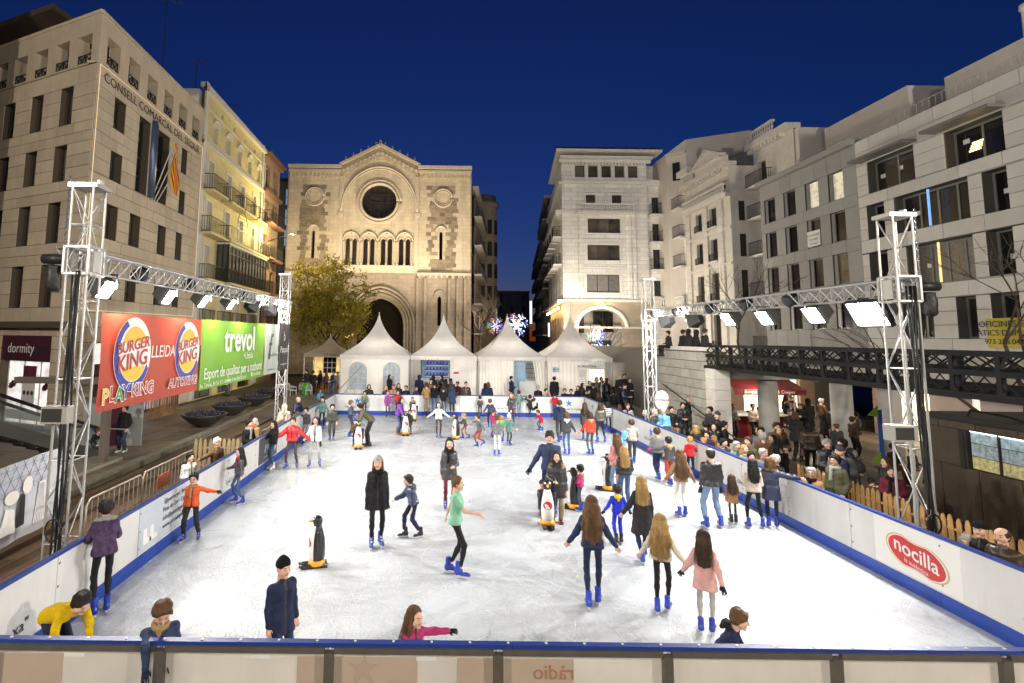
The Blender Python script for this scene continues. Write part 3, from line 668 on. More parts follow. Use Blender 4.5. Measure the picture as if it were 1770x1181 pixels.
def star_ad(T, B, u, v, s=1., txt=True):
    F = fr(T, u, v); poly('star_emblem', STAR, F, M_STAR, B, .004, .34 * s)
    poly('dot', ring(-.30, -.50, .07, .09, 12), F, M_RED, B, .004, .34 * s); poly('dot', ring(-.12, -.58, .05, .05, 10), F, M_YEL, B, .004, .34 * s)
    if txt: text('Obra Social "la Caixa"', B, (F[0] - F[2] * .34 * s, *F[1:]), .17 * s, M_INK)
def oval_ad(F, B, s):
    """red double-oval emblem with gold rim"""
    for k, m, w in ((1.0, M_GOLD, .002), (.95, M_WPR, .004), (.90, M_RED, .006)):
        pts = []
        for i in range(48):
            a = 2 * math.pi * i / 48; pts.append(((.5 * math.cos(a) * (1 + .0 * math.cos(2 * a)) + .28 * (1 if math.cos(a) > 0 else -1) * abs(math.cos(a)) ** .4) * k, (.36 * math.sin(a) * (1 - .18 * math.exp(-(math.cos(a) / .22) ** 2)) + .10 * math.cos(a) * -1) * k))
        poly('emblem', pts, F, m, B, w, s)
    ex = (F[1] - F[2] * .16).normalized(); G = (F[0] + F[2] * .05 * s, ex, F[2], F[3])
    text('nocilla', B, G, .44 * s, M_WPR, w=.009, bold=.012); text('la autèntica', B, (F[0] - F[2] * .2 * s, ex, F[2], F[3]), .13 * s, M_WPR, w=.009)
U = lambda x, y: (YF - onx(x, y, XR).y, onx(x, y, XR).z)
piece('printed_sheet', M_WPR, (YF - 9.75, 0, .24), (YF - 8.2, .004, BH - .05), BR, TR)
oval_ad(fr(TR, YF - 8.95, .575, .006), BR, .72)
star_ad(TR, BR, YF - 6.75, .70, .85); star_ad(TR, BR, YF - 13.4, .72, .8); star_ad(TR, BR, YF - 19.4, .72, .8); star_ad(TR, BR, YF - 26.4, .72, .7, False)
star_ad(TF, BF, 1.15, .70, .85); star_ad(TF, BF, 12.0, .70, .85); text('Obra Social "la Caixa"', BF, fr(TF, 8.6, .42), .15, M_INK)
E = fr(TF, 10.15, .62)
for a in range(9):
    p = random.uniform(0, 6.28); poly('emblem_stroke', ring(.16 * math.cos(p), .16 * math.sin(p), random.uniform(.03, .10), random.uniform(.03, .07), 9), E, M_INK, BF, .004, 1.4)
# left barrier adverts: u measured from the near end
star_ad((Vector((XL, YF, 0)), -Y3, X3, Z3), BL, YF - 14.0, .70, .85); star_ad((Vector((XL, YF, 0)), -Y3, X3, Z3), BL, YF - 24.5, .70, .8, False)
TLr = (Vector((XL, YF, 0)), -Y3, X3, Z3)
TLr = TL
def ltext(s, u, v, size, mat, **k): text(s, BL, (Vector((XL + .004, YN + u, v)), Y3, Z3, X3), size, mat, **k)
piece('printed_sheet', M('sheet_dark', (.06, .065, .07), .4), (10.3, 0, .24), (12.1, .006, BH - .06), BL, TL)
ltext('gerard', 11.25, .68, .34, M_WPR, w=.008, shear=.2); ltext('PERRUQUERIA', 11.6, .92, .09, M_WPR, w=.008); ltext('www.perruqueriagerard.cat', 11.2, .38, .08, M_WPR, w=.008)
piece('printed_sheet', M('sheet_pale', (.50, .56, .62), .45, .1, 30), (4.0, 0, .24), (6.1, .006, BH - .06), BL, TL)
for i, s_ in enumerate(('@patinargel_lleida', 'Pista de Gel - Lleida', 'info@pistadegel.cat', 'www.pistadegel.cat')): ltext(s_, 5.3, .88 - .15 * i, .125, M_INK, w=.008)
for k in range(2): poly('drawn_skate', [(0, 0), (.28, 0), (.26, .07), (.13, .1), (.12, .26), (0, .26)], (Vector((XL + .008, YN + 4.15 + .22 * k, .34)), Y3, Z3, X3), M_WPR, BL)
ltext('ràdio', 15.9, .62, .4, M_STAR); ltext('xa"', 1.4, .42, .2, M_INK)
# adverts seen through the backlit near panels, painted as brown film and mirrored shapes
def nback(px0, px1, name='film_back', m=M_BACK, v0=.2, v1=.93):
    a = ony(px0, 1140, YN).x; c = ony(px1, 1140, YN).x
    piece(name, m, (a - XL + .2, -.030, v0), (c - XL + .2, -.0265, v1), BN, TN)
for a, c in ((-60, 112), (515, 722), (790, 990)): nback(a, c)
G = ony(628, 1158, YN - .031); poly('star_shadow', [(-x, y) for x, y in STAR], (G, X3, Z3, -Y3), M('backlit_star', (.38, .295, .235), .5), BN, .003, .22)
G = ony(957, 1163, YN - .031); text('ràdio', BN, (G, -X3, Z3, -Y3), .19, M('backlit_print', (.36, .16, .10), .5), w=.004)
for px in (133, 452, 738): 
    a = ony(px, 1115, YN).x; piece('sticker', M_BOARD, (a - XL + .1, -.031, .90), (a - XL + .3, -.029, .945), BN, TN)
# ================================================================ buildings
M_FRAME = M('window_frame_dark', (.035, .033, .032), .4); M_FRW = M('window_frame_white', (.6, .58, .54), .5); M_FRG = M('window_frame_grey', (.19, .19, .19), .4)
M_PANE = M('pane_dark', (.022, .02, .018), .08, .6, .9, spec=.6, rnd=.4); M_PANEB = M('pane_blind', (.10, .082, .062), .18, .55, 1.1, spec=.5, rnd=.55); M_SHUT = M('shutter_white', (.5, .48, .44), .6, .05, 3)
M_CURT = M('pane_curtain', (.17, .16, .145), .3, .35, 7, rnd=.35); M_DIM = M('pane_dim_light', (.13, .10, .065), .2, .7, 1.7, emit=.10)
M_LIT = M('pane_lit', (.75, .70, .52), .4, .5, 5, emit=.38); M_PANEBL = M('pane_sky', (.25, .4, .62), .1, emit=.35)
M_IRON = M('wrought_iron', (.02, .019, .018), .5)
class Fac:
    def __init__(s, bld, o, ud, n): s.b = bld; s.o = Vector(o); s.u = Vector(ud).normalized(); s.n = Vector(n).normalized(); s.op = []; s.pan = []
    def T(s, u, v, w=0): return s.o + s.u * u + Z3 * v + s.n * w
    def F(s): return (s.o, s.u, s.n, Z3)
    def wall(s, W, z0, z1, mat, depth=.3, u0=0., name='wall'):
        us = sorted({u0, W, *[x for o in s.op for x in o[:2] if u0 < x < W]}); vs = sorted({z0, z1, *[x for o in s.op for x in o[2:4] if z0 < x < z1]}); b = MB()
        for v0, v1 in zip(vs, vs[1:]):
            st = None
            for a, c in list(zip(us, us[1:])) + [(None, None)]:
                hit = a is None or any(o[0] < (a + c) / 2 < o[1] and o[2] < (v0 + v1) / 2 < o[3] for o in s.op)
                if not hit: st = a if st is None else st; en = c
                elif st is not None: b.face([s.T(st, v0), s.T(en, v0), s.T(en, v1), s.T(st, v1)]); st = None
        for a, c, v0, v1, *_ in s.op:
            if a >= W or c <= u0 or v0 >= z1 or v1 <= z0: continue
            for p, q in (((a, v0), (c, v0)), ((c, v0), (c, v1)), ((c, v1), (a, v1)), ((a, v1), (a, v0))): b.face([s.T(*p), s.T(*q), s.T(*q, -depth), s.T(*p, -depth)])
        return b.build(name, mat, s.b)
    def panels(s, W, z0, z1, rh, cw, u0=0., gap=.022):
        vs = sorted({z0, z1, *[x for o in s.op for x in o[2:4] if z0 < x < z1]}); row = 0
        for va, vb in zip(vs, vs[1:]):
            if vb - va < .03: continue
            n = max(1, round((vb - va) / rh))
            for i in range(n):
                p, q = va + (vb - va) * i / n, va + (vb - va) * (i + 1) / n; m = (p + q) / 2; row += 1
                iv = [(u0, W)]
                for o in s.op:
                    if o[2] < m < o[3]: iv = [z for a, c in iv for z in ((a, min(c, o[0])), (max(a, o[1]), c)) if z[1] - z[0] > .02]
                for a, c in iv:
                    k = max(1, round((c - a) / cw)); sh = (.5 if row % 2 else 0) * (c - a) / k if k > 1 else 0
                    cut = [a] + [a + (c - a) * j / k + sh for j in range(0 if sh else 1, k)] + [c]; cut = sorted(set(cut))
                    for x, y_ in zip(cut, cut[1:]): s.pan.append((x + gap / 2, y_ - gap / 2, p + gap / 2, q - gap / 2))
    def win(s, u0, u1, v0, v1, nx=1, ny=1, fm=None, pm=None, depth=.3, bar=.06, sill=None, op=True, rail=None, arch=False):
        fm = fm or M_FRAME; pm = pm or M_PANE; q_ = random.random()
        if pm in (M_PANE, M_PANEB): pm = M_CURT if q_ < .12 else M_DIM if q_ < .16 else pm
        if op: s.op.append((u0, u1, v0, v1))
        b = MB(); d0, d1 = -depth + .07, -depth + .012
        B = lambda a, c, p, q: b.box((a, p, d1), (c, q, d0), lambda x, y_, z: s.T(x, y_, z))
        B(u0, u0 + bar, v0, v1); B(u1 - bar, u1, v0, v1); B(u0 + bar, u1 - bar, v0, v0 + bar); B(u0 + bar, u1 - bar, v1 - bar, v1)
        for i in range(1, nx): x = u0 + (u1 - u0) * i / nx; B(x - bar / 2, x + bar / 2, v0 + bar, v1 - bar)
        ys = [v0 + (v1 - v0) * (i / ny) for i in range(1, ny)] if not rail else [v0 + rail]
        for y_ in ys:
            for i in range(nx):
                xa = u0 + (u1 - u0) * i / nx + (bar if i == 0 else bar / 2); xb = u0 + (u1 - u0) * (i + 1) / nx - (bar if i == nx - 1 else bar / 2); B(xa, xb, y_ - bar / 2, y_ + bar / 2)
        o = b.build('window', fm, s.b)
        for i in range(nx):
            xa = u0 + (u1 - u0) * i / nx; xb = u0 + (u1 - u0) * (i + 1) / nx
            p = put('pane', cube_mesh(pm)); c = s.T((xa + xb) / 2, (v0 + v1) / 2, -depth + .03)
            A, Bv, Cv = s.u * (xb - xa - .01), s.n * .012, Z3 * (v1 - v0 - .01)
            p.matrix_basis = Matrix(((A.x, Bv.x, Cv.x, c.x), (A.y, Bv.y, Cv.y, c.y), (A.z, Bv.z, Cv.z, c.z), (0, 0, 0, 1))); adopt(p, o)
        if sill: 
            q = MB(); q.box((u0 - .08, v0 - .09, -.05), (u1 + .08, v0 - .002, .1), lambda x, y_, z: s.T(x, y_, z)); q.build('sill', sill, o)
        return o
    def box(s, name, mat, u0, u1, v0, v1, w0, w1, parent=None):
        b = MB(); b.box((u0, v0, w0), (u1, v1, w1), lambda x, y_, z: s.T(x, y_, z)); return b.build(name, mat, parent or s.b)
    def trim(s, mat, u0, u1, v0, v1, wd=.14, w=.05, top=True):
        b = MB(); T = lambda x, y_, z: s.T(x, y_, z)
        b.box((u0 - wd, v0, -.01), (u0, v1 + (wd if top else 0), w), T); b.box((u1, v0, -.01), (u1 + wd, v1 + (wd if top else 0), w), T)
        if top: b.box((u0, v1, -.01), (u1, v1 + wd, w), T)
        return b.build('window_surround', mat, s.b)
    def balcony(s, u0, u1, v, pr=.75, h=.95, slab=None, mat=None, rake=0.):
        o = s.box('balcony', slab or M_STONE, u0 - .05, u1 + .05, v - .16, v, .002, pr); b = MB(); T = lambda x, y_, z: s.T(x, y_, z); m = .05
        for zz in (v + .06, v + h): 
            b.bar(T(u0, zz, pr - m), T(u1, zz, pr - m), .035); b.bar(T(u0, zz, .02), T(u0, zz, pr - m), .035); b.bar(T(u1, zz, .02), T(u1, zz, pr - m), .035)
        n = max(3, int((u1 - u0) / .13))
        for i in range(n + 1): x = u0 + (u1 - u0) * i / n; b.bar(T(x, v, pr - m), T(x, v + h, pr - m), .018)
        for x in (u0, u1):
            for i in range(1, 5): b.bar(T(x, v, pr * i / 5), T(x, v + h, pr * i / 5), .018)
        b.build('railing', mat or M_IRON, o); return o
    def balusters(s, u0, u1, v, h, w, mat, step=.22, name='balustrade'):
        o = s.box(name, mat, u0, u1, v + h - .14, v + h, w - .14, w + .14); s.box('plinth', mat, u0, u1, v, v + .12, w - .14, w + .14, o)
        n = int((u1 - u0) / step); k = ('bal', mat.name, round(h, 2))
        if k not in _cubes:
            b = MB(); hh = h - .26; b.lathe([(.05, 0), (.05, .04), (.035, .08), (.075, hh * .35), (.07, hh * .5), (.035, hh * .85), (.055, hh)], n=8); _cubes[k] = b.mesh('baluster', mat, True)
        for i in range(n): put('baluster', _cubes[k], o, Matrix.Translation(s.T(u0 + (i + .5) * (u1 - u0) / n, v + .12, w)))
        return o
def lay_panels(facs, mat, th=.03, limit=300, name='panel'):
    allp = []
    for f in facs:
        for p in f.pan:
            c = f.T((p[0] + p[1]) / 2, (p[2] + p[3]) / 2); allp.append(((p[1] - p[0]) * (p[3] - p[2]) / (c - CP).length_squared, f, p))
    allp.sort(key=lambda q: -q[0])
    for _, f, p in allp[:limit]: piece(name, mat, (p[0], -.01, p[2]), (p[1], th + random.uniform(-.004, .004), p[3]), f.b, f.F())
    if len(allp) > limit:
        b = MB()
        for _, f, p in allp[limit:]: b.box((p[0], p[2], -.01), (p[1], p[3], th), lambda x, y_, z: f.T(x, y_, z))
        tag(b.build(name, mat, facs[0].b), kind='stuff')
def solid(bld, pts, z0, z1, mat, name='body'):
    b = MB(); n = len(pts); b.face([(x, y, z1) for x, y in pts]); b.face([(x, y, z0) for x, y in pts][::-1])
    for i in range(n): (xa, ya), (xb, yb) = pts[i], pts[(i + 1) % n]; b.face([(xa, ya, z0), (xb, yb, z0), (xb, yb, z1), (xa, ya, z1)])
    return b.build(name, mat, bld)
M_STONE = M('pale_stone', (.44, .41, .36), .75, .12, 2, .25, 30, stain=.08)
# ---- A: council building, sand coloured stone panels
M_APAN = M('sand_stone_panel', (.56, .47, .35), .7, .10, 1.5, .2, 40, rnd=.10, stain=.14); M_AJ = M('stone_joint', (.11, .085, .06), .9)
A = thing('office_building', 'sand coloured stone office building with loggia and gilt lettering, behind the red banner', 'building', (-15, 22.5, 0))
ad = Vector((-.912, .41, 0)); WL = 13.0
aR = Fac(A, (-15, 22.5, 0), (0, 1, 0), (1, 0, 0)); aL = Fac(A, Vector((-15, 22.5, 0)) + ad * WL, -ad, (-.41, -.912, 0)); WR = 10.6
rowsz = [(13.5, 15.0), (11.05, 12.42), (8.3, 9.9), (5.55, 6.65)]
for i, (z0, z1) in enumerate(rowsz):
    for (a, c) in ((1.35, 2.25), (8.0, 8.7)) if i < 2 else ((1.25, 2.2), (3.2, 4.15), (5.9, 6.75), (7.9, 8.65)): aR.win(a, c, z0, z1, 1, 1, rail=.42, pm=M_PANEB, depth=.42, bar=.09)
aR.win(3.45, 4.5, 11.1, 15.0, 1, 4, depth=.42); aR.win(5.2, 6.55, 11.1, 15.0, 2, 4, depth=.42)
b = MB(); b.lathe([(.24, 11.1), (.24, 15.05), (.16, 15.25), (0, 15.3)], n=16, c=tuple(aR.T(4.83, 0, .02))); b.build('column', M('steel_blue_column', (.12, .15, .24), .35, met=.5), A, True)
for i, (z0, z1) in enumerate([(13.35, 15.15), (10.75, 12.42), (7.95, 9.8), (5.1, 7.0)]):
    for k in range(5): u = WL - (1.55 + k * 2.22 + .12 * i); aL.win(u - .92, u, z0, z1, 1, 1, rail=.45, pm=M_PANEB, depth=.42, bar=.09)
for k in range(6): u = .55 + k * 1.72; aR.op.append((u, u + 1.0, 16.15, 17.5))
for k in range(8): u = WL - (.55 + k * 1.62); aL.op.append((u - 1.05, u, 16.05, 17.45))
aL.op.append((WL - 5.3, WL - 1.6, -.1, 3.85)); aR.op += [(1.2, 4.2, -.1, 3.6), (5.2, 9.4, -.1, 3.6)]
for f, W in ((aR, WR), (aL, WL)):
    f.wall(W, -.3, 16.0 if f is aR else 15.95, M_AJ, .45); f.wall(W, 16.0 if f is aR else 15.95, 18.3, M_APAN, .55, name='loggia')
    f.panels(W, -.1, 15.95, .58, 1.25)
    f.box('cornice', M_APAN, .02 if f is aR else 0, W, 18.3, 18.45, -.12, .06); f.box('floor_band', M_APAN, 0, W, 15.955, 16.04, -.5, .09)
    for o in f.op:
        if o[2] > 16: # black X railings
            b = MB(); T = f.T; a, c, z = o[0], o[1], o[2]
            for p, q in (((a, z + .04), (c, z + .04)), ((a, z + .52), (c, z + .52)), ((a, z), (a, z + .55)), ((c, z), (c, z + .55)), ((a, z), ((a + c) / 2, z + .52)), ((a, z + .52), ((a + c) / 2, z)), (((a + c) / 2, z), (c, z + .52)), (((a + c) / 2, z + .52), (c, z)), (((a + c) / 2, z), ((a + c) / 2, z + .52))): b.bar(T(*p, -.1), T(*q, -.1), .04)
            b.build('railing', M_IRON, A)
lay_panels([aR, aL], M_APAN)
far = Vector((-15, 33.1, 0)) ; c0 = Vector((-15, 22.5, 0)); c1 = c0 + ad * WL
ins = lambda v, k: (v.x, v.y)
solid(A, [(-15.9, 24.2), (-15.9, 33.05), (c1.x, 33.05), (c1.x + .3, c1.y + 1.3)], -.3, 15.9, M('dark_core', (.03, .027, .024), .9))
solid(A, [(-19.6, 26.6), (-19.6, 33.0), (-29, 33.0), (-29, 30.4)], 15.9, 20.0, M_APAN, 'penthouse'); solid(A, [(-18.9, 26.0), (-18.9, 33.05), (-30, 33.05), (-30, 29.6), (-19.1, 24.9)], 20.0, 20.3, M('roof_tile_dark', (.09, .06, .045), .8), 'roof')
# rope lights round the facade, lettering, flags
M_ROPE = M('rope_light', (1, .78, .48), .5, emit=.55)
b = MB(); T = aR.T
for p, q in (((.03, 4.98), (.03, 15.9)), ((.03, 15.9), (WR - .1, 15.9)), ((WR - .1, 15.9), (WR - .1, 5.1)), ((WR - .1, 5.1), (.03, 4.98))): b.tube([T(*p, .1), T(*q, .1)], .012, 5)
b.build('rope_light', M_ROPE, A)
text('CONSELL COMARCAL DEL SEGRIÀ', A, (aR.T(5.3, 15.5, .045), Y3, Z3, X3), .62, M('bronze_letter', (.10, .075, .045), .5, met=.4), sx=1.02)
# shop front on the left face and ground floor windows
M_PLUM = M('sign_plum', (.075, .018, .035), .4); M_SHOPL = M('shop_glow', (.85, .82, .78), .5, .5, 2.5, emit=.75, det=2)
f = aL; a, c = WL - 5.3, WL - 1.6
f.box('shop_sign', M_PLUM, a, c, 2.75, 3.85, -.4, -.02); text('dormity', A, (f.T(a + 1.45, 3.28, -.015), f.u, Z3, f.n), .62, M_WPR); text('.com', A, (f.T(a + 3.0, 3.28, -.015), f.u, Z3, f.n), .62, M_INK)
f.win(a, c, -.1, 2.75, 3, 1, M_FRW, M_SHOPL, .42, op=False); f.box('poster', M('poster_plum', (.16, .03, .06), .5), a + 1.2, a + 2.15, 1.75, 2.5, -.36, -.34); f.box('poster', M_WPR, a + 1.2, a + 2.15, .75, 1.73, -.36, -.34)
for k in range(3): poly('poster_badge', ring(0, 0, .1, .1, 14), (f.T(a + 1.4 + .28 * k, 1.3, -.335), f.u, Z3, f.n), (M_PLUM, M_PLUM, M('badge_green', (.03, .08, .05), .5))[k], A)
f.box('display_bed', M('bed_pink', (.5, .08, .2), .7), a + 2.5, a + 3.5, 1.2, 2.2, -.42, -.395); f.box('display_shelf', M_WPR, a + .1, c - .1, .1, .5, -.40, -.36)
for k in range(2): poly('badge', [(.35 * math.cos(t) * (1 + .08 * math.sin(9 * t)), .16 * math.sin(t) * (1 + .1 * math.sin(9 * t))) for t in np.linspace(0, 6.2, 40)], (f.T(a + (.5 if k == 0 else 3.0), 1.65, -.33), (f.u + Z3 * .5).normalized(), (Z3 - f.u * .5).normalized(), f.n), M_PLUM, A)
f.box('canopy', M('canopy_brown', (.09, .07, .05), .6), 4, WL - .3, 4.2, 4.45, .03, .5)
aR.win(1.2, 4.2, -.1, 3.6, 2, 1, M_FRAME, M_SHOPL, .42, op=False); aR.win(5.2, 9.4, -.1, 3.6, 3, 1, M_FRAME, M('shop_glow_dim', (.5, .4, .42), .4, .6, 3, emit=.4), .42, op=False)
for k, m in enumerate((M_PLUM, M('poster_pink', (.6, .05, .25), .5))): aR.box('poster', m, 1.4 + k * 1.4, 2.4 + k * 1.4, .3, 2.6, -.36, -.34)
fl = thing('flag_group', 'striped flag on slanted poles on the stone office building', 'flag', aR.T(5.0, 11.0, .3))
for k in range(3): rod('pole', M_FRW, aR.T(4.9 + .25 * k, 11.0, .1), aR.T(5.3 + .35 * k, 14.3 - .5 * k, .9), .03, fl)
b = MB(); n = 9; p0 = aR.T(5.25, 14.2, .9)
def fp(i, j): return p0 + Vector((.06 * math.sin(j * 1.1 + i), -.12 + .10 * j + .03 * math.sin(i * 1.3), -.34 * i * 1.0)) + Vector((.1 * math.sin(i * .8 + j * .6), .035 * i, 0))
for j in range(8):
    b.cm = j % 2
    for i in range(8): b.face([fp(i, j * .8), fp(i, j * .8 + .8), fp(i + 1, j * .8 + .8), fp(i + 1, j * .8)])
b.build('cloth', [M_YEL, M_RED], fl, True)
# ---- neighbouring wall beyond the office's left end
nb = thing('corner_building', 'plain grey rendered building at the far upper left edge', 'building', (-26, 24, 0)); q = onx(0, 200, -19)
solid(nb, [(-20.3, 20.2), (-20.3, 21.6), (-40, 30.5), (-40, 20.2)], -.1, 24, M('grey_render', (.36, .33, .28), .8, .1, 2), 'wall'); piece('cornice', M_STONE, (-40, 20.0, 23.6), (-20.1, 20.15, 24.1), nb)
# ---- B: yellow building
M_YW = M('yellow_render', (.60, .51, .26), .8, .07, 2, .2, 40, stain=.05, brick=(1.4, .45, .008, .04)); M_WT = M('white_trim', (.66, .63, .57), .7, .06, 3)
B = thing('apartment_building', 'yellow apartment building with white trim, iron balconies and a glazed bay', 'building', (-15, 33.1, 0)); f = Fac(B, (-15, 33.1, 0), (0, 1, 0), (1, 0, 0)); W = 12.0
cols = [(1.15, 2.0), (4.25, 5.1), (7.0, 7.85), (9.8, 10.55)]
for z0, z1 in ((13.35, 15.5), (10.55, 12.75), (4.75, 6.9)):
    for a, c in cols:
        f.win(a, c, z0, z1, 2, 1, M_FRW, M_SHUT, .22); f.trim(M_WT, a, c, z0, z1)
f.win(cols[0][0], cols[0][1], 7.6, 9.8, 2, 1, M_FRW, M_SHUT, .22); f.trim(M_WT, *cols[0], 7.6, 9.8)
for k in range(5):
    a = 1.6 + k * 2.25; f.win(a, a + .8, 16.95, 18.05, 1, 1, M_FRW, M_SHUT, .22)
    b = MB(); b.tube([f.T(a + .4 + .52 * math.cos(t), 18.05 + .45 * math.sin(t), .04) for t in np.linspace(0, math.pi, 9)], .09, 6); b.build('arch_trim', M_WT, B, True)
    b = MB(); b.face([f.T(a + .4 + .46 * math.cos(t), 18.05 + .42 * math.sin(t), .012) for t in np.linspace(0, math.pi, 9)]); b.build('tympanum', M_WT, B)
    f.win(a + 1.2, a + 1.55, 19.05, 19.4, 1, 1, M_WT, M_PANE, .12, .05)
for k in range(3): f.op.append((.8 + k * 3.8, 3.6 + k * 3.8, -.1, 3.3))
f.wall(W, -.3, 20.0, M_YW, .24)
for k in range(3): f.win(.8 + k * 3.8, 3.6 + k * 3.8, -.1, 3.3, 2, 1, M_FRAME, M_PANE, .24, op=False)
for z, h, w in ((19.75, .3, .32), (16.3, .22, .2), (16.65, .1, .1), (18.8, .08, .06), (4.2, .25, .15)): f.box('cornice', M_WT, 0, W, z, z + h, .002, w)
f.box('pilaster', M_WT, 0, .45, .0, 20.4, .003, .12); f.box('pilaster', M_WT, W - .4, W, 0, 20.4, .003, .12); f.box('parapet', M_WT, 0, W, 20.05, 20.35, -.3, .1); f.box('downpipe', M_WT, .5, .62, 0, 16, .02, .14)
for (a, c) in cols: f.balcony(a - .75, c + .75, 13.35, .8, 1.0, M_YW)
f.balcony(.3, 3.2, 10.55, .8, 1.0, M_YW); f.balcony(3.3, 11.7, 10.55, .95, 1.0, M_YW); f.balcony(.3, 3.0, 7.55, .8, .9, M_YW); f.balcony(3.1, 11.7, 7.55, 1.15, .9, M_YW)
for (a, c) in cols: f.balcony(a - .5, c + .5, 4.75, .45, .85, M_YW)
o = f.box('glazed_bay', M('bay_glass', (.07, .075, .075), .12, .3, 1.5, spec=.6), 3.2, 11.3, 7.6, 10.2, .004, .85); b = MB()
for i in range(13):
    x = 3.2 + i * 8.1 / 12; b.bar(f.T(x, 7.6, .87), f.T(x, 10.2, .87), .07)
for z in (7.7, 8.5, 9.6, 10.15): b.bar(f.T(3.2, z, .872), f.T(11.3, z, .872), .06)
for w in (.1, .45, .8): b.bar(f.T(3.18, 7.6, w), f.T(3.18, 10.2, w), .06)
for z in (8.5, 9.6): b.bar(f.T(3.178, z, 0), f.T(3.178, z, .85), .05)
b.build('bay_frame', M_IRON, o); f.box('bay_roof', M_WT, 3.1, 11.4, 10.21, 10.33, .003, .93, o)
b = MB(); b.tube([f.T(6.5 + 1.0 * math.cos(t), 12.2 + 1.0 * math.sin(t), .5) for t in np.linspace(0, math.pi, 11)], .03, 5)
for z in (11.7, 12.0, 12.3, 12.7): b.bar(f.T(5.5 if z < 12.2 else 5.7, z, .5), f.T(7.5 if z < 12.2 else 7.3, z, .5), .03)
b.build('awning_frame', M_IRON, B)
solid(B, [(-15.4, 33.15), (-15.4, 45.1), (-27, 45.1), (-27, 33.15)], -.3, 19.9, M_WT)
for y_, hh_ in ((31.5, 5.2), (36, 3.5), (42, 3)):
    an = thing('antenna', {31.5: 'tall roof antenna over the stone office building', 36: 'roof antenna on the yellow apartment building', 42: 'thin roof mast near the brown apartment building'}[y_], 'antenna', (-17, y_, 18 if y_ < 33 else 19.9)); rod('mast', M_IRON, (-17, y_, 18 if y_ < 33 else 19.9), (-17, y_, 19.9 + hh_), .025, an)
    for k in range(4): rod('element', M_IRON, (-17.6 + .1 * k, y_ - .2, 19.9 + hh_ - .2 * k * .5), (-16.2, y_ + .2, 19.9 + hh_ - .2 * k * .5), .012, an)
# ---- C: brown building
M_BR = M('pinkish_render', (.36, .245, .17), .8, .1, 2, .2, 30, stain=.06); C_ = thing('apartment_building', 'narrow pinkish brown apartment building beside the yellow one', 'building', (-15, 45.2, 0)); f = Fac(C_, (-15, 45.15, 0), (0, 1, 0), (1, 0, 0)); W = 5.0
M_BRT = M('brown_trim', (.24, .13, .09), .8, .1, 3)
for i, z in enumerate((4.6, 7.7, 10.8, 13.9, 16.9)):
    for a in (.8, 3.1): f.win(a, a + .9, z, z + 2.0, 2, 1, M_FRAME, (M_SHUT if (i + int(a)) % 2 else M_PANEB), .22); f.trim(M_BRT, a, a + .9, z, z + 2.0, .12, .04)
f.wall(W, -.3, 19.8, M_BR, .24)
for z in (4.6, 7.7, 10.8, 13.9): f.balcony(.4, 2.1, z, .8, 1, M_BRT); f.balcony(2.7, 4.5, z, .8, 1, M_BRT)
for z in (16.5, 19.6): f.box('cornice', M_BRT, 0, W, z, z + .3, .002, .35)
f.box('downpipe', M_WT, .1, .25, 0, 19, .02, .15); f.box('roof', M('roof_tile', (.16, .08, .05), .85, .2, 6), -.1, W + .1, 19.92, 20.1, -6, .6)
solid(C_, [(-15.4, 45.2), (-15.4, 50.1), (-26, 50.1), (-26, 45.2)], -.3, 19.8, M_BR)
D0 = thing('modern_building', 'dark modern building with blue lit glass, in the gap left of the church', 'building', (-20, 58, 0)); f = Fac(D0, (-24, 58, 0), (1, 0, 0), (0, -1, 0))
for k in range(5):
    z = 9.2 + k * 2.3; f.win(7.3, 8.5, z, z + 1.9, 1, 2, M_FRAME, M_PANEBL if k > 1 else M_PANE, .2)
f.wall(9, 0, 21, M('dark_slate', (.06, .06, .065), .6, .1, 3), .22); f.box('cornice', M_IRON, 0, 9, 21, 21.4, -1, .3); solid(D0, [(-24, 58.4), (-15, 58.4), (-15, 68), (-24, 68)], 0, 21, M('dark_slate'))
# ---- church
M_CH = M('church_ashlar', (.52, .43, .305), .8, .12, 1.2, .3, 25, brick=(.85, .42, .012, .13), stain=.26); M_CHD = M('church_dark_stone', (.27, .21, .145), .85, .2, 3, .5, 25, rnd=.3); M_CHT = M('church_trim', (.56, .47, .35), .8, .12, 3, .2, 30, stain=.1); M_CHLOW = M('church_ashlar_shaded', (.28, .225, .17), .85, .15, 2, .4, 25, brick=(.85, .42, .012, .14), stain=.18)  # lower walls use a darker copy; floodlight falloff is put into its colour
CH = thing('church', 'floodlit stone church facade with gable, round window and pointed windows', 'church', (-6, 56, 1.5)); f = Fac(CH, (0, 56, 0), (1, 0, 0), (0, -1, 0)); T = f.T
def lancet(cx, w, z0, zs, n=8, k=1.25):
    """pointed arch outline: foot z0, springing zs, half width w"""
    r = w * 2 * k / 2 * 1.0; R_ = w * k; pts = [(cx - w, z0), (cx + w, z0)]
    top = zs + math.sqrt(max(R_ * R_ - (R_ - w) ** 2, .01))
    for i in range(n + 1): a = (i / n) * math.acos((R_ - w) / R_); pts.append((cx + w - R_ + R_ * math.cos(a), zs + R_ * math.sin(a)))
    for i in range(n, -1, -1): a = (i / n) * math.acos((R_ - w) / R_); pts.append((cx - w + R_ - R_ * math.cos(a), zs + R_ * math.sin(a)))
    out = []
    for p in pts:
        if not out or (abs(p[0] - out[-1][0]) + abs(p[1] - out[-1][1])) > 1e-4: out.append(p)
    return out
RO = (-5.98, 18.45); wx = [-8.87, -6.98, -5.1, -3.18]
holes = [ring(*RO, 1.88, 1.88, 36)]
for x in wx:
    for g in (-.36, .36): holes.append(lancet(x + g, .25, 11.55, 14.15, 6))
    holes.append(ring(x, 15.1, .22, .22, 12))
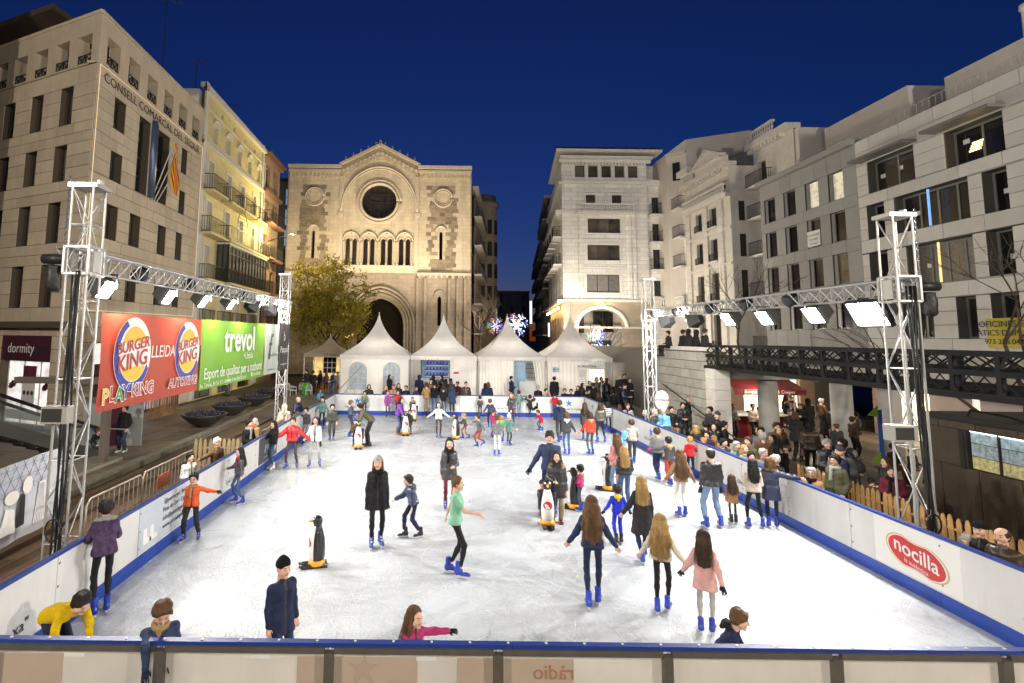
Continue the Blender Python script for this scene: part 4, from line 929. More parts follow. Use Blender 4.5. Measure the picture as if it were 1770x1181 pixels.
b = MB(); b.plate([(-10.1, 10.65), (-1.8, 10.65), (-1.8, 22.4), (-5.95, 24.55), (-10.1, 22.4)], holes, T, 0, -.7); b.build('gable_wall', M_CH, CH)
for (x0, x1, sx) in ((-15.7, -10.1, -12.93), (-1.8, 3.82, .7)):
    b = MB(); b.plate([(x0, 10.65), (x1, 10.65), (x1, 22.3), (x0, 22.3)], [lancet(sx, .17, 12.1, 15.0, 5, 2)], T, .0, -.6); b.build('tower_wall', M_CH, CH)
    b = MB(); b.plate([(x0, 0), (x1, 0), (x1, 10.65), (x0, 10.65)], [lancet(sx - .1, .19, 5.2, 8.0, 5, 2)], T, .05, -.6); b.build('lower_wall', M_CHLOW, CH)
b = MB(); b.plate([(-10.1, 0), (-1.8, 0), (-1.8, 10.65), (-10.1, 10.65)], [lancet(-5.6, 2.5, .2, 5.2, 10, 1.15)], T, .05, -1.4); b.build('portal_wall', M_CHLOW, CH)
for k in range(4):
    w_ = 2.55 + .33 * k; P_ = lancet(-5.6, w_, .2, 5.2, 14, 1.15)[1:]; P_ = P_[1:] + []; b = MB(); b.tube([T(x, z, .12 + .10 * k - .15) for x, z in [( -5.6 + w_, .2)] + P_ + [(-5.6 - w_, .2)]], .15, 6); b.build('archivolt', M_CHLOW, CH, True)
b = MB(); b.box((-16, 56.8, 0), (4.1, 76, 20.5)); b.face([(-10.1, 57, 20.5), (-1.8, 57, 20.5), (-5.95, 57, 24)]); b.build('nave', M('church_interior_dark', (.02, .015, .011), .95, spec=.05), CH)
b = MB()
for (x0, x1) in ((-15.85, -15.6), (3.7, 3.95)): b.box((x0, 56.02, 0), (x1, 76, 22.2))
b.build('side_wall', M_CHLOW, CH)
# round window
b = MB(); b.cm = 0
b.face([T(x, z, -.45) for x, z in ring(*RO, 1.9, 1.9, 36)]); rw = b.build('rose_window', M('rose_glass', (.03, .022, .018), .2, .7, 2.5, spec=.6), CH)
b = MB()
for a in range(-1, 2):
    h_ = 1.86 * math.sqrt(max(0, 1 - (a * .5) ** 2)); b.bar(T(RO[0] + a * .93, RO[1] - h_, -.42), T(RO[0] + a * .93, RO[1] + h_, -.42), .05); b.bar(T(RO[0] - h_, RO[1] + a * .93, -.42), T(RO[0] + h_, RO[1] + a * .93, -.42), .05)
b.build('glazing_bar', M_IRON, rw)
for r_, t_ in ((1.98, .13), (2.3, .09), (2.42, .06)):
    b = MB(); b.tube([T(x, z, .05) for x, z in ring(*RO, r_, r_, 40) + ring(*RO, r_, r_, 40)[:1]], t_, 6); b.build('moulding', M_CHT, CH, True)
b = MB(); PA = [(-10.05 + 4.1 - 4.1 * math.cos(t), 17.3 + 4.95 * math.sin(t)) for t in np.linspace(0, math.pi, 40)]; b.tube([T(x, z, .06) for x, z in PA], .13, 6); b.tube([T(-5.95 + (x + 5.95) * .955, 17.3 + (z - 17.3) * .955, .03) for x, z in PA], .07, 6); b.build('blind_arch', M_CHT, CH, True)
for x in (-10.05, -1.85): f.box('capital', M_CHT, x - .28, x + .28, 16.75, 17.2, 0, .2)
M_CGL = M('church_glass', (.035, .025, .02), .2, .5, 4)
for i, x in enumerate(wx):
    o = f.box('pointed_window', M_CGL, x - .75, x + .75, 11.5, 15.6, -.6, -.5); b = MB()
    for g in (-.78, 0, .78): b.lathe([(.13, 11.55), (.13, 11.7), (.075, 11.8), (.075, 13.7), (.14, 13.95), (.14, 14.1)], c=tuple(T(x + g, 0, .07)), n=8)
    b.build('colonnette', M_CHT, o, True); b = MB()
    P_ = lancet(x, .86, 14.1, 14.15, 8, 1.1)[1:]; b.tube([T(px, pz, .1) for px, pz in P_[1:]], .10, 6)
    for g in (-.36, .36): P_ = lancet(x + g, .30, 14.1, 14.15, 6)[1:]; b.tube([T(px, pz, .03) for px, pz in P_[1:]], .05, 5)
    for a in range(4): b.tube([T(x + .12 * math.cos(a * 1.571 + .78 + .785) + .12 * math.cos(t), 15.1 + .12 * math.sin(a * 1.571 + .78 + .785) + .12 * math.sin(t), .02) for t in np.linspace(0, 6.28, 9)], .03, 4)
    b.build('tracery', M_CHT, o, True)
f.box('window_sill', M_CHT, -9.9, -2.1, 11.25, 11.5, 0, .22)
for x0, x1 in ((-14.4, -11.5), (-.6, 2.32)):
    z = 10.95; i = 0
    while z < 20.0:
        h_ = .42; x = x0 + (random.uniform(-.35, .25) if i % 2 else random.uniform(-.1, .3)); e_ = x1 + random.uniform(-.3, .3); cx = (x0 + x1) / 2 + .02
        while x < e_ - .3:
            w_ = min(random.uniform(.55, .95), e_ - x)
            slit = (abs(x + w_ / 2 - (-12.93 if x0 < -5 else .7)) < w_ / 2 + .3 and 11.9 < z < 15.7); med = (x + w_ / 2 - cx) ** 2 + (z + .2 - 18.9) ** 2 < 1.05
            if not slit and not med and w_ > .2: piece('stone', M_CHD, (x + .012, -.06, z + .012), (x + w_ - .012, random.uniform(.015, .05), z + h_ - .012), CH, (Vector((0, 56, 0)), X3, -Y3, Z3))
            x += w_
        z += h_; i += 1
    cx = (x0 + x1) / 2 + .02; b = MB(); b.tube([T(x, z, .06) for x, z in ring(cx, 18.9, .98, .98, 24) + [(cx + .98, 18.9)]], .10, 6); b.tube([T(x, z, .05) for x, z in ring(cx, 18.9, .78, .78, 24) + [(cx + .78, 18.9)]], .06, 6); b.build('medallion', M_CHT, CH, True)
    sx = -12.93 if x0 < -5 else .7; b = MB(); b.tube([T(sx + .5 * math.cos(t), 15.25 + .55 * math.sin(t), .05) for t in np.linspace(0, math.pi, 11)], .13, 6); b.build('hood_mould', M_CHT, CH, True)
    b = MB(); b.tube([T(sx - .1 + .55 * math.cos(t), 8.2 + .7 * math.sin(t), .1) for t in np.linspace(0, math.pi, 11)], .12, 6); b.build('hood_mould', M_CHLOW, CH, True)
arc = MB(); aw = .14; arc.plate([(-.215, -.30), (-aw, -.30), (-aw, 0)] + [(aw * math.cos(t), aw * 1.15 * math.sin(t)) for t in np.linspace(math.pi, 0, 7)][1:-1] + [(aw, 0), (aw, -.30), (.215, -.30), (.215, .33), (-.215, .33)], [], lambda u, v, w_: Vector((u, -w_, v)), .26, -.05); arcm = arc.mesh('corbel_arch', M_CHT)
for x0, x1 in ((-15.65, -10.2), (-1.7, 3.8)):
    n = int((x1 - x0) / .43)
    for i in range(n): put('corbel_arch', arcm, CH, Matrix.Translation(T(x0 + (i + .5) * (x1 - x0) / n, 21.32, .0)))
    f.box('cornice', M_CHT, x0 - .1, x1 + .1, 21.62, 21.85, 0, .3); f.box('cornice', M_CHT, x0 - .15, x1 + .15, 22.0, 22.35, -.5, .42); f.box('cornice', M_CHT, x0 - .1, x1 + .1, 10.5, 10.75, .0, .35)
    for i in range(int((x1 - x0) / .6)): f.box('corbel', M_CHT, x0 + i * .6, x0 + i * .6 + .2, 10.25, 10.5, .05, .25)
for sgn in (-1, 1):
    for i in range(9):
        t_ = (i + .5) / 9; x = -5.95 + sgn * 4.1 * (1 - t_); z = 22.25 + 2.15 * t_ - .75; put('corbel_arch', arcm, CH, Matrix.Translation(T(x, z, .0)))
    b = MB(); b.bar(T(-5.95 + sgn * 4.35, 22.4, .12), T(-5.95, 24.66, .12), .5, .28); b.build('gable_cornice', M_CHT, CH)
    for i in range(5): t_ = (i + .6) / 5.2; b = MB(); b.lathe([(.0, -.1), (.14, .0), (.1, .12), (.05, .2), (.12, .28), (0, .34)], c=tuple(T(-5.95 + sgn * 4.2 * (1 - t_), 22.75 + 2.15 * t_, .1)), n=7); b.build('finial', M_CHT, CH, True)
b = MB(); b.lathe([(.2, 0), (.12, .25), (.2, .4), (0, .6)], c=tuple(T(-5.95, 24.7, .1)), n=8); b.build('finial', M_CHT, CH, True)
for x in (-1.7, -.9, 1.6, 2.5, 3.3): f.box('buttress', M_CHLOW, x - .14, x + .14, .3, 10.2, .05, .4)
for x in (-10.0, -1.95): f.box('buttress', M_CHT, x - .22, x + .22, 10.75, 21.2, 0, .12)
# ---- D: white corner building with tiled hip roof
M_DW = M('white_rusticated', (.78, .755, .71), .7, .08, 2, .2, 30, brick=(1.3, .41, .018, .18), stain=.10); M_DT = M('white_stone_trim', (.80, .775, .73), .7, .08, 3, stain=.06); M_DG = M('arcade_stone', (.36, .30, .23), .75, .12, 2, .3, 25, brick=(.9, .45, .01, .08), stain=.1)
D = thing('corner_building', 'white corner building with overhanging tiled roof and arched arcade', 'building', (16, 50, 1.5)); f = Fac(D, (0, 50, 0), (1, 0, 0), (0, -1, 0)); T = f.T
for k in range(5): a = 13.47 + k * 1.28; f.win(a, a + .96, 19.52, 20.7, 1, 1, M_FRAME, M_PANEB, .28); f.trim(M_DT, a, a + .96, 19.52, 20.7, .12, .05)
for a in (14.5, 17.0): f.win(a, a + .93, 16.85, 17.8, 1, 1, M_FRAME, M_PANEB, .25)
for (a, c, z0, z1) in ((14.62, 17.78, 14.08, 15.5), (14.55, 17.68, 11.45, 12.95), (14.45, 17.6, 8.38, 10.1)): f.win(a, c, z0, z1, 3, 1, M_FRAME, M_PANEB, .28); f.trim(M_DT, a, c, z0, z1, .2, .06)
f.wall(20.35, 7.55, 21.6, M_DW, .3, 12.2)
# ground floor with a round arch
b = MB(); ar = [(13.6, 1.2), (17.95, 1.2)] + [(15.78 + 2.17 * math.cos(t), 5.1 + 1.75 * math.sin(t)) for t in np.linspace(0, math.pi, 17)]
b.plate([(12.2, 1.0), (20.35, 1.0), (20.35, 7.56), (12.2, 7.56)], [ar], T, .03, -.8); b.build('arcade_wall', M_DG, D)
b = MB(); b.tube([T(15.78 + 2.35 * math.cos(t), 5.1 + 1.92 * math.sin(t), .05) for t in np.linspace(0, math.pi, 19)], .2, 6); b.build('arch_moulding', M_DT, D, True)
for z, h, w in ((7.5, .22, .25), (5.0, .18, .12), (18.85, .3, .28), (16.0, .15, .12), (13.4, .1, .05), (10.75, .1, .05)): f.box('cornice', M_DT, 12.15, 20.4, z, z + h, .035, w)
for z in (20.9, 21.15): f.box('cornice', M_DT, 11.9, 20.7, z, z + .24, .002, .35 + (z - 20.9) * 2)
for k in range(26): f.box('bracket', M_DT, 12.2 + k * .315, 12.36 + k * .315, 20.68, 20.9, .0, .3)
f.balusters(13.5, 18.95, 16.0, .82, .55, M_DT); f.box('bay', M_DT, 13.4, 19.0, 15.85, 16.0, .003, .75)
for a in (14.5, 17.0):
    b = MB(); b.face([T(a - .3, 17.98, .3), T(a + 1.23, 17.98, .3), T(a + .46, 18.5, .3)]); b.face([T(a - .3, 17.98, 0), T(a + .46, 18.5, 0), T(a + 1.23, 17.98, 0)]); b.face([T(a - .3, 17.98, 0), T(a + 1.23, 17.98, 0), T(a + 1.23, 17.98, .3), T(a - .3, 17.98, .3)]); b.face([T(a - .3, 17.98, .3), T(a + .46, 18.5, .3), T(a + .46, 18.5, 0), T(a - .3, 17.98, 0)]); b.face([T(a + 1.23, 17.98, .3), T(a + 1.23, 17.98, 0), T(a + .46, 18.5, 0), T(a + .46, 18.5, .3)]); b.build('pediment', M_DT, D)
for a in (13.3, 13.75, 18.4, 18.85): f.box('pilaster', M_DW, a, a + .3, 7.75, 15.85, .003, .12)
M_TILE = M('clay_tile', (.13, .06, .035), .85, .3, 7, .6, 14)
b = MB(); e0, e1, yr0, yr1, zt = 11.5, 21.4, 48.9, 60, 23.6
pts = [Vector((e0, yr0, 21.95)), Vector((e1, yr0, 21.95)), Vector((e1, yr1, 22)), Vector((e0 + 1.7, yr1, 22))]; c1_, c2_ = Vector((14.3, 53, zt)), Vector((18.5, 53, zt))
b.face([pts[0], pts[1], c2_, c1_]); b.face([pts[1], pts[2], c2_]); b.face([pts[3], pts[0], c1_]); b.face([pts[2], pts[3], c1_, c2_]); b.face(pts[::-1]); rf = b.build('roof', M_TILE, D)
for k in range(34): x = e0 + (e1 - e0) * (k + .5) / 34; b = MB() ; rod('eave_tile', M_TILE, (x, yr0 - .04, 21.97), (x, yr0 + .9, 22.34), .12, rf)
solid(D, [(11.45, 48.85), (21.5, 48.85), (21.5, 60), (13.1, 60)], 21.72, 21.94, M_DT, 'eaves')
# left side along the street, rounded corner bay, wall lamps
sd = Vector((.14, .99, 0)).normalized(); g = Fac(D, (12.2, 50, 0), sd, (-.99, .14, 0))
for k, (z0, z1) in enumerate(((14.0, 15.6), (11.3, 12.9), (8.3, 10.0))):
    for j in range(5): g.win(1.2 + j * 3.4, 2.3 + j * 3.4, z0, z1, 1, 1, M_FRAME, M_PANEB, .25); 
g.wall(18, 7.55, 21.0, M_DW, .3); g.box('cornice', M_DT, 0, 18, 7.4, 7.7, .002, .5); g.box('cornice', M_DT, 0, 18, 15.9, 16.3, .002, .6); g.box('cornice', M_DT, 0, 18, 18.85, 19.1, .003, .3)
for j in range(5): g.balcony(1.0 + j * 3.4, 3.0 + j * 3.4, 13.9, .8, 1.0, M_DT); g.balcony(1.0 + j * 3.4, 3.0 + j * 3.4, 11.2, .8, 1.0, M_DT)
for j in range(6): g.box('pier', M_DG, j * 3.4 - .35, j * 3.4 + .45, 1.0, 6.0, -.6, .0)
ga = MB()
for j in range(5):
    ar = [(j * 3.4 + .45, 1.0), (j * 3.4 + 3.05, 1.0)] + [(j * 3.4 + 1.75 + 1.3 * math.cos(t), 5.0 + 1.2 * math.sin(t)) for t in np.linspace(0, math.pi, 11)]; ga.plate([(j * 3.4 - .3, .9), (j * 3.4 + 3.1, .9), (j * 3.4 + 3.1, 7.5), (j * 3.4 - .3, 7.5)], [ar], g.T, .02, -.55)
ga.build('arcade_wall', M_DG, D)
solid(D, [(12.7, 50.5), (20.3, 50.4), (20.3, 68), (15.2, 68)], 7.6, 21.5, M_DT); solid(D, [(20.35, 50.65), (24.5, 50.65), (24.5, 68), (20.35, 68)], 7.6, 19.25, M_DT); solid(D, [(12.9, 53.2), (20.3, 53.2), (20.3, 68), (15.4, 68)], .9, 7.6, M('arcade_back', (.45, .42, .38), .7, .1, 2))
h = Fac(D, (0, 53.15, 0), (1, 0, 0), (0, -1, 0)); h.win(13.3, 15.0, 4.6, 6.6, 2, 1, M_FRAME, M_PANEB, .05, op=False); h.win(15.9, 17.9, 4.7, 6.8, 2, 1, M_FRAME, M_PANE, .05, op=False)
h.box('shop_sign', M('shop_sign_dark', (.02, .02, .03), .4), 15.4, 17.6, 2.9, 3.9, 0, .12); text('BdR·Bank', D, (h.T(16.5, 3.3, .13), X3, Z3, -Y3), .5, M('letter_glow', (.75, .88, 1), .5, emit=3)); h.box('shop_front', M('shop_glow_cool', (.7, .95, .9), .5, .4, 3, emit=.9), 15.5, 17.5, 1.2, 2.85, 0, .05)
h.box('air_conditioner', M_FRW, 15.6, 16.5, 4.7, 5.4, .06, .4)
# concave return with balconies towards the next building
r1 = Fac(D, (20.35, 50.25, 0), (1, 0, 0), (0, -1, 0)); r2 = Fac(D, (22.6, 50.2, 0), (0, -1, 0), (-1, 0, 0))
for k, (z0, z1) in enumerate(((15.95, 17.7), (13.3, 15.1), (10.65, 12.6), (8.1, 9.6))): r1.win(.55, 1.45, z0, z1, 2, 1, M_FRAME, M_PANE, .25); r2.win(1.6, 2.5, z0, z1, 2, 1, M_FRAME, M_PANE, .25)
r1.wall(2.3, 1.0, 19.3, M_DW, .3); r2.wall(4.4, 1.0, 19.3, M_DW, .3)
for z in (15.9, 13.25, 10.6): r1.balcony(.25, 2.2, z, .8, 1.0, M_DT); r2.balcony(.85, 3.6, z, .8, 1.0, M_DT)
r1.balusters(.3, 2.2, 7.0, .9, .6, M_DT); r2.balusters(.85, 3.6, 7.0, .9, .6, M_DT)
for q, w_ in ((r1, 2.25), (r2, 4.4)): q.box('cornice', M_DT, 0, w_, 18.75, 19.3, .002, .4); q.box('cornice', M_DT, 0, w_, 6.75, 7.0, .003, .8)
r1.box('attic', M_DW, 0, 3.2, 19.3, 21.2, -4, -1.2)
# ---- E: ornate stone building with projecting bay
M_E = M('ornate_stone', (.62, .585, .53), .75, .12, 2, .25, 25, stain=.12); M_ET = M('ornate_trim', (.67, .635, .58), .75, .1, 3, .2, 30, stain=.08); M_EQ = M('quoin_stone', (.65, .615, .56), .75, .1, 3, .2, 30, rnd=.08)
EB = thing('apartment_building', 'ornate stone apartment building with projecting bay, pediment and balustrades', 'building', (22, 40, 3)); f = Fac(EB, (22, 45.7, 0), (0, -1, 0), (-1, 0, 0)); T = f.T   # u runs towards the camera
WB = 6.9
for z0, z1 in ((12.9, 14.45), (10.2, 11.95), (7.1, 9.25), (3.4, 6.0)):
    for a in (1.65, 3.85): f.win(a, a + 1.05, z0, z1, 2, 1, M_FRAME, M_PANE, .3); f.balcony(a - .05, a + 1.1, z0, .18, .55, M_ET)
for a in (1.5, 3.9, 5.6): f.win(a, a + .8, 15.5, 16.1, 1, 1, M_FRAME, M_PANE, .3)
f.wall(WB, 2.5, 17.2, M_E, .32)
for u in (0.05, 2.95, 5.2):
    z = 2.6
    while z < 14.6: piece('quoin', M_EQ, (u + .0, -.02, z + .01), (u + .75, .16, z + .58), EB, f.F()); z += .6
for z, h_, w_ in ((14.75, .3, .35), (12.3, .22, .12), (9.6, .22, .12), (6.4, .25, .15)): f.box('cornice', M_ET, 0, WB, z, z + h_, .003, w_)
f.balusters(.2, WB - .1, 15.05, .75, .35, M_ET, .26); f.box('cornice', M_ET, -.1, WB + .2, 17.1, 17.4, -.5, .5); f.balusters(.1, 2.2, 17.4, .75, .3, M_ET, .26)
for k in range(18): f.box('bracket', M_ET, .1 + k * .38, .26 + k * .38, 16.85, 17.1, .0, .35)
b = MB(); a, c = 2.5, 6.4; b.face([T(a, 17.4, .35), T(c, 17.4, .35), T(c, 18.1, .35), T((a + c) / 2, 19.0, .35), T(a, 18.1, .35)]); b.face([T(a, 17.4, -.3), T(a, 18.1, -.3), T((a + c) / 2, 19, -.3), T(c, 18.1, -.3), T(c, 17.4, -.3)])
for p, q in (((a, 17.4), (a, 18.1)), ((c, 18.1), (c, 17.4))): b.face([T(*p, .35), T(*q, .35), T(*q, -.3), T(*p, -.3)])
b.build('pediment', M_ET, EB); b = MB(); b.bar(T(a - .3, 18.05, .3), T((a + c) / 2, 19.05, .3), .5, .22); b.bar(T(c + .3, 18.05, .3), T((a + c) / 2, 19.05, .3), .5, .22); b.bar(T(a, 18.0, .4), T(c, 18.0, .4), .2, .14); b.build('pediment_moulding', M_ET, EB)
s2 = Fac(EB, (22, 38.8, 0), (1, 0, 0), (0, -1, 0)); s2.win(.6, 1.1, 12.9, 14.4, 1, 1, M_FRAME, M_PANE, .25); s2.win(.6, 1.1, 10.2, 11.9, 1, 1, M_FRAME, M_PANEBL, .25); s2.win(.6, 1.1, 7.1, 9.2, 1, 1, M_FRAME, M_PANE, .25); s2.wall(1.9, 2.5, 17.1, M_E, .3)
f2 = Fac(EB, (23.9, 38.8, 0), (0, -1, 0), (-1, 0, 0))
for z0, z1 in ((15.3, 17.1), (12.95, 14.5), (10.2, 12.0), (7.25, 9.2), (3.4, 5.8)): f2.win(.55, 1.5, z0, z1, 2, 1, M_FRAME, M_PANE, .3); f2.trim(M_ET, .55, 1.5, z0, z1, .14, .05); f2.balcony(-.1, 2.15, z0, .75, .95, M_ET)
f2.wall(4.5, 2.5, 18.2, M_E, .32); f2.box('cornice', M_ET, -.2, 4.5, 18.2, 18.6, -.5, .55); f2.balusters(-.2, 3.0, 18.6, .85, .35, M_ET, .26)
for k in range(10): f2.box('bracket', M_ET, -.1 + k * .4, .08 + k * .4, 17.95, 18.2, 0, .4)
solid(EB, [(24.3, 34.4), (24.3, 38.9), (22.4, 38.9), (22.4, 45.6), (34, 45.6), (34, 34.4)], 2.5, 17.2, M('dark_core'))
M_BLANK = M('blank_render', (.62, .57, .52), .85, .06, 1.5, .15, 20, stain=.06)
nb = thing('apartment_building', 'tall house with a blank rendered gable wall, behind the ornate building', 'building', (26, 50, 3)); b = MB()
x0, x1, xm, ya_, yb_ = 21.6, 29.0, 22.9, 47.2, 56.0
for p in ([(xm, ya_, 3), (x1, ya_, 3), (x1, ya_, 23.3), (xm, ya_, 22.3)], [(x1, ya_, 3), (x1, yb_, 3), (x1, yb_, 23.3), (x1, ya_, 23.3)], [(x0, ya_ + 1.2, 3), (xm, ya_, 3), (xm, ya_, 22.3), (x0, ya_ + 1.2, 21.3)], [(x0, ya_ + 1.2, 3), (x0, ya_ + 1.2, 21.3), (x0, yb_, 21.3), (x0, yb_, 3)], [(x0, ya_ + 1.2, 21.3), (xm, ya_, 22.3), (x1, ya_, 23.3), (x1, yb_, 23.3), (x0, yb_, 21.3)]): b.face(p)
b.build('gable_wall', M_BLANK, nb); k_ = Fac(nb, (x0, ya_ + 1.15, 0), (1.3, -1.2, 0), (-1.2, -1.3, 0)); k_.win(.55, 1.2, 18.6, 20.3, 1, 1, M_FRAME, M_PANE, .0, op=False); k_.box('cornice', M_ET, 0, 1.75, 21.0, 21.2, 0, .3)
for (x, y_, z) in ((25.3, 42.6, 17.8), (26, 40, 18.9)):
    b = MB(); b.box((x - .35, y_ - .35, z), (x + .35, y_ + .35, z + 1.1)); b.box((x - .45, y_ - .45, z + 1.1), (x + .45, y_ + .45, z + 1.25)); b.build('chimney', M_ET, EB)
solid(EB, [(23.95, 33.9), (23.95, 34.35), (29.5, 34.35), (29.5, 33.9)], 14, 18.1, M_BLANK, 'party_wall')
# ---- F: grey building with narrow windows
M_F = M('grey_cladding', (.31, .305, .295), .7, .06, 2, .15, 30, rnd=.08); M_FJ = M('grey_joint', (.07, .065, .06), .9); FB = thing('office_building', 'plain grey clad building with narrow vertical windows', 'building', (22, 31, 3)); f = Fac(FB, (22, 35.2, 0), (0, -1, 0), (-1, 0, 0)); W = 8.2
for j, (z0, z1) in enumerate(((11.72, 13.3), (9.42, 11.08), (7.1, 8.75), (4.7, 6.4))):
    for i, a in enumerate((.42, 2.35, 4.3, 6.15)): f.win(a, a + 1.1, z0, z1, 1, 1, M_FRG, (M_LIT if (j == 0 and i > 1) else M_PANE), .16); f.box('shutter', M_FRG, a + .05, a + .3, z0 + .02, z1 - .02, -.08, -.03)
f.wall(W, 2.5, 14.5, M_FJ, .2); f.panels(W, 2.5, 14.3, 1.15, 1.0); lay_panels([f], M_F, .025); f.box('parapet', M_F, 0, W, 14.3, 14.6, -.6, .35)
solid(FB, [(22.4, 27.1), (22.4, 35.1), (34, 35.1), (34, 27.1)], 2.5, 14.3, M('dark_core'))
sg = f.box('sign_board', M_WPR, 4.3, 5.3, 9.5, 10.4, -.02, .03); text('EN LLOGUER', FB, (f.T(4.8, 10.15, .035), -Y3, Z3, -X3), .17, M_INK); text('ES LLOGA', FB, (f.T(4.8, 9.9, .035), -Y3, Z3, -X3), .17, M_INK); text('973 23 45 67', FB, (f.T(4.8, 9.65, .035), -Y3, Z3, -X3), .13, M_INK)
# ---- G: beige modern building with large windows and deep canopies
M_G = M('beige_cladding', (.60, .585, .55), .65, .06, 2, .12, 30, rnd=.07, stain=.05); M_GJ = M('beige_joint', (.10, .095, .085), .9); GB_ = thing('office_building', 'beige stone clad modern building with large square windows and roof terrace', 'building', (22, 22, -.5)); f = Fac(GB_, (22, 27.0, 0), (0, -1, 0), (-1, 0, 0)); W = 14.0
for (a, c, z0, z1, nx, pm) in ((.65, 3.3, 11.48, 13.1, 2, M_PANE), (4.75, 7.15, 11.45, 13.05, 2, M_PANE), (9.2, 11.6, 11.45, 13.05, 2, M_PANE), (.45, 1.5, 9.15, 10.9, 1, M_PANE), (2.05, 5.6, 9.15, 10.9, 4, M_PANE), (6.15, 7.1, 9.15, 10.85, 1, M_PANE), (7.9, 11.0, 9.15, 10.85, 3, M_PANE), (.4, 1.5, 6.6, 8.5, 1, M_PANE), (2.5, 5.6, 6.6, 8.45, 4, M_PANE), (6.1, 7.1, 6.65, 8.47, 1, M_PANE), (8.0, 11.0, 6.6, 8.45, 3, M_PANE), (2.0, 3.6, 4.2, 5.95, 2, M_PANE), (4.65, 5.5, 4.2, 5.95, 1, M_PANE), (6.05, 7.1, 4.2, 5.98, 1, M_PANE), (8.0, 11, 4.2, 5.95, 2, M_PANE)): f.win(a, c, z0, z1, nx, 1, M_FRG, pm, .5, .09)
for k in range(4): f.op.append((.6 + k * 3.3, 3.1 + k * 3.3, -.5, 2.35))
f.wall(W, -.8, 14.42, M_GJ, .55); f.panels(W, 2.4, 14.4, .62, 1.7); lay_panels([f], M_G, .035); f.panels(W, -.5, 2.4, .6, 1.1)
f.pan = [p for p in f.pan if p[3] <= 2.41]; lay_panels([f], M('pink_stone_panel', (.42, .29, .22), .6, .08, 2, rnd=.08), .035, 120)
M_CAN = M('canopy_metal', (.20, .19, .18), .45, .1, 4)
for a, c, z in ((.3, 3.5, 13.15), (4.4, 7.3, 13.12), (8.9, 11.9, 13.12)): f.box('window_canopy', M_CAN, a, c, z, z + .12, .04, .75)
M_PL = M('interior_lamp', (1, .66, .18), .5, emit=6)
for k in range(4): f.box('interior_lamp', M_PL, 5.5 - .1 * k * .5, 5.95 - .1 * k * .5, 12.3 - .1 * k, 12.35 - .1 * k, -.46, -.42)
M_CYAN = M('neon_edge', (.2, .45, .95), .4, emit=.8)
f.box('edge_light', M_CYAN, 3.72, 3.77, 9.2, 10.85, -.1, -.02); f.box('edge_light', M('warm_edge', (1, .6, .25), .4, emit=1.2), 4.0, 4.04, 6.65, 8.4, -.1, -.02)
for k in range(8): f.box('paper_sheet', M_WPR, (.9, 1.9, 2.7, 5.1, 6.5, 8.4, 3.0, 6.5)[k], (.9, 1.9, 2.7, 5.1, 6.5, 8.4, 3.0, 6.5)[k] + .28, (12.2, 12.3, 9.9, 12.4, 9.9, 9.8, 7.4, 7.3)[k], (12.2, 12.3, 9.9, 12.4, 9.9, 9.8, 7.4, 7.3)[k] + .2, -.46, -.455)
M_TERR = M('terrace_screen', (.50, .49, .47), .4, .05, 3)
b = MB()
for i in range(46): b.bar((22.9, 28.0 - i * .32 + 5, 14.5), (22.9, 28.0 - i * .32 + 5, 15.35), .014)
for z in (14.6, 15.35): b.bar((22.9, 33, z), (22.9, 18.4, z), .025)
b.build('terrace_railing', M_TERR, GB_)
solid(GB_, [(22.6, 13), (22.6, 26.95), (35, 26.95), (35, 13)], -.6, 14.4, M('dark_core')); solid(GB_, [(25, 13), (25, 25), (34, 25), (34, 13)], 14.4, 17.0, M_BLANK, 'penthouse'); solid(FB, [(25, 27), (25, 33), (34, 33), (34, 27)], 14.4, 17.6, M_BLANK, 'penthouse')
for y_ in (20.3, 20.9, 21.6): b = MB(); b.lathe([(.16, 16.9), (.16, 18.3), (.22, 18.35), (.22, 18.6), (0, 18.7)], c=(25.4, y_, 0), n=10); b.build('flue', M_FRW, GB_, True)
b = MB(); b.box((25.2, 17, 17), (28, 19.6, 18.6)); b.build('roof_plant', M_IRON, GB_)
# banners for rent and sale
def cloth_sign(name, label, F, w_, h_, mat, lines, cat='banner', wave=.02):
    o, ex, ey, ez = F; th = thing(name, label, cat, o); b = MB(); n = 24
    P_ = lambda i, j: o + ex * (w_ * (i / n - .5)) + ey * (h_ * (j - .5)) + ez * (wave * math.sin(i * .9) * math.sin(j * 2 + i * .3))
    m = 6
    for i in range(n):
        for j in range(m): b.face([P_(i, j / m), P_(i + 1, j / m), P_(i + 1, (j + 1) / m), P_(i, (j + 1) / m)])
    b.build('sheet', mat, th, True)
    for s_, u, v, sz, mm, *kk in lines: text(s_, th, (o + ex * u + ey * v + ez * (wave + .006), ex, ey, ez), sz, mm, **(kk[0] if kk else {}))
    return th
Fg = (f.T(7.35, 4.42, .12), -Y3, Z3, -X3); cloth_sign('rental_banner', 'yellow cloth banner with black lettering hung on the beige building', Fg, 2.9, 1.15, M('banner_yellow', (.58, .48, .05), .7, .08, 3), [('OFICINES EN LLOGUER', 0, .34, .33, M_INK, {'bold': .012}), ('ÀTICS DUPLEX EN VENTA', 0, 0, .31, M_INK, {'bold': .012}), ('973 236 047 / 639 072 695', 0, -.34, .28, M_INK, {'bold': .012})])
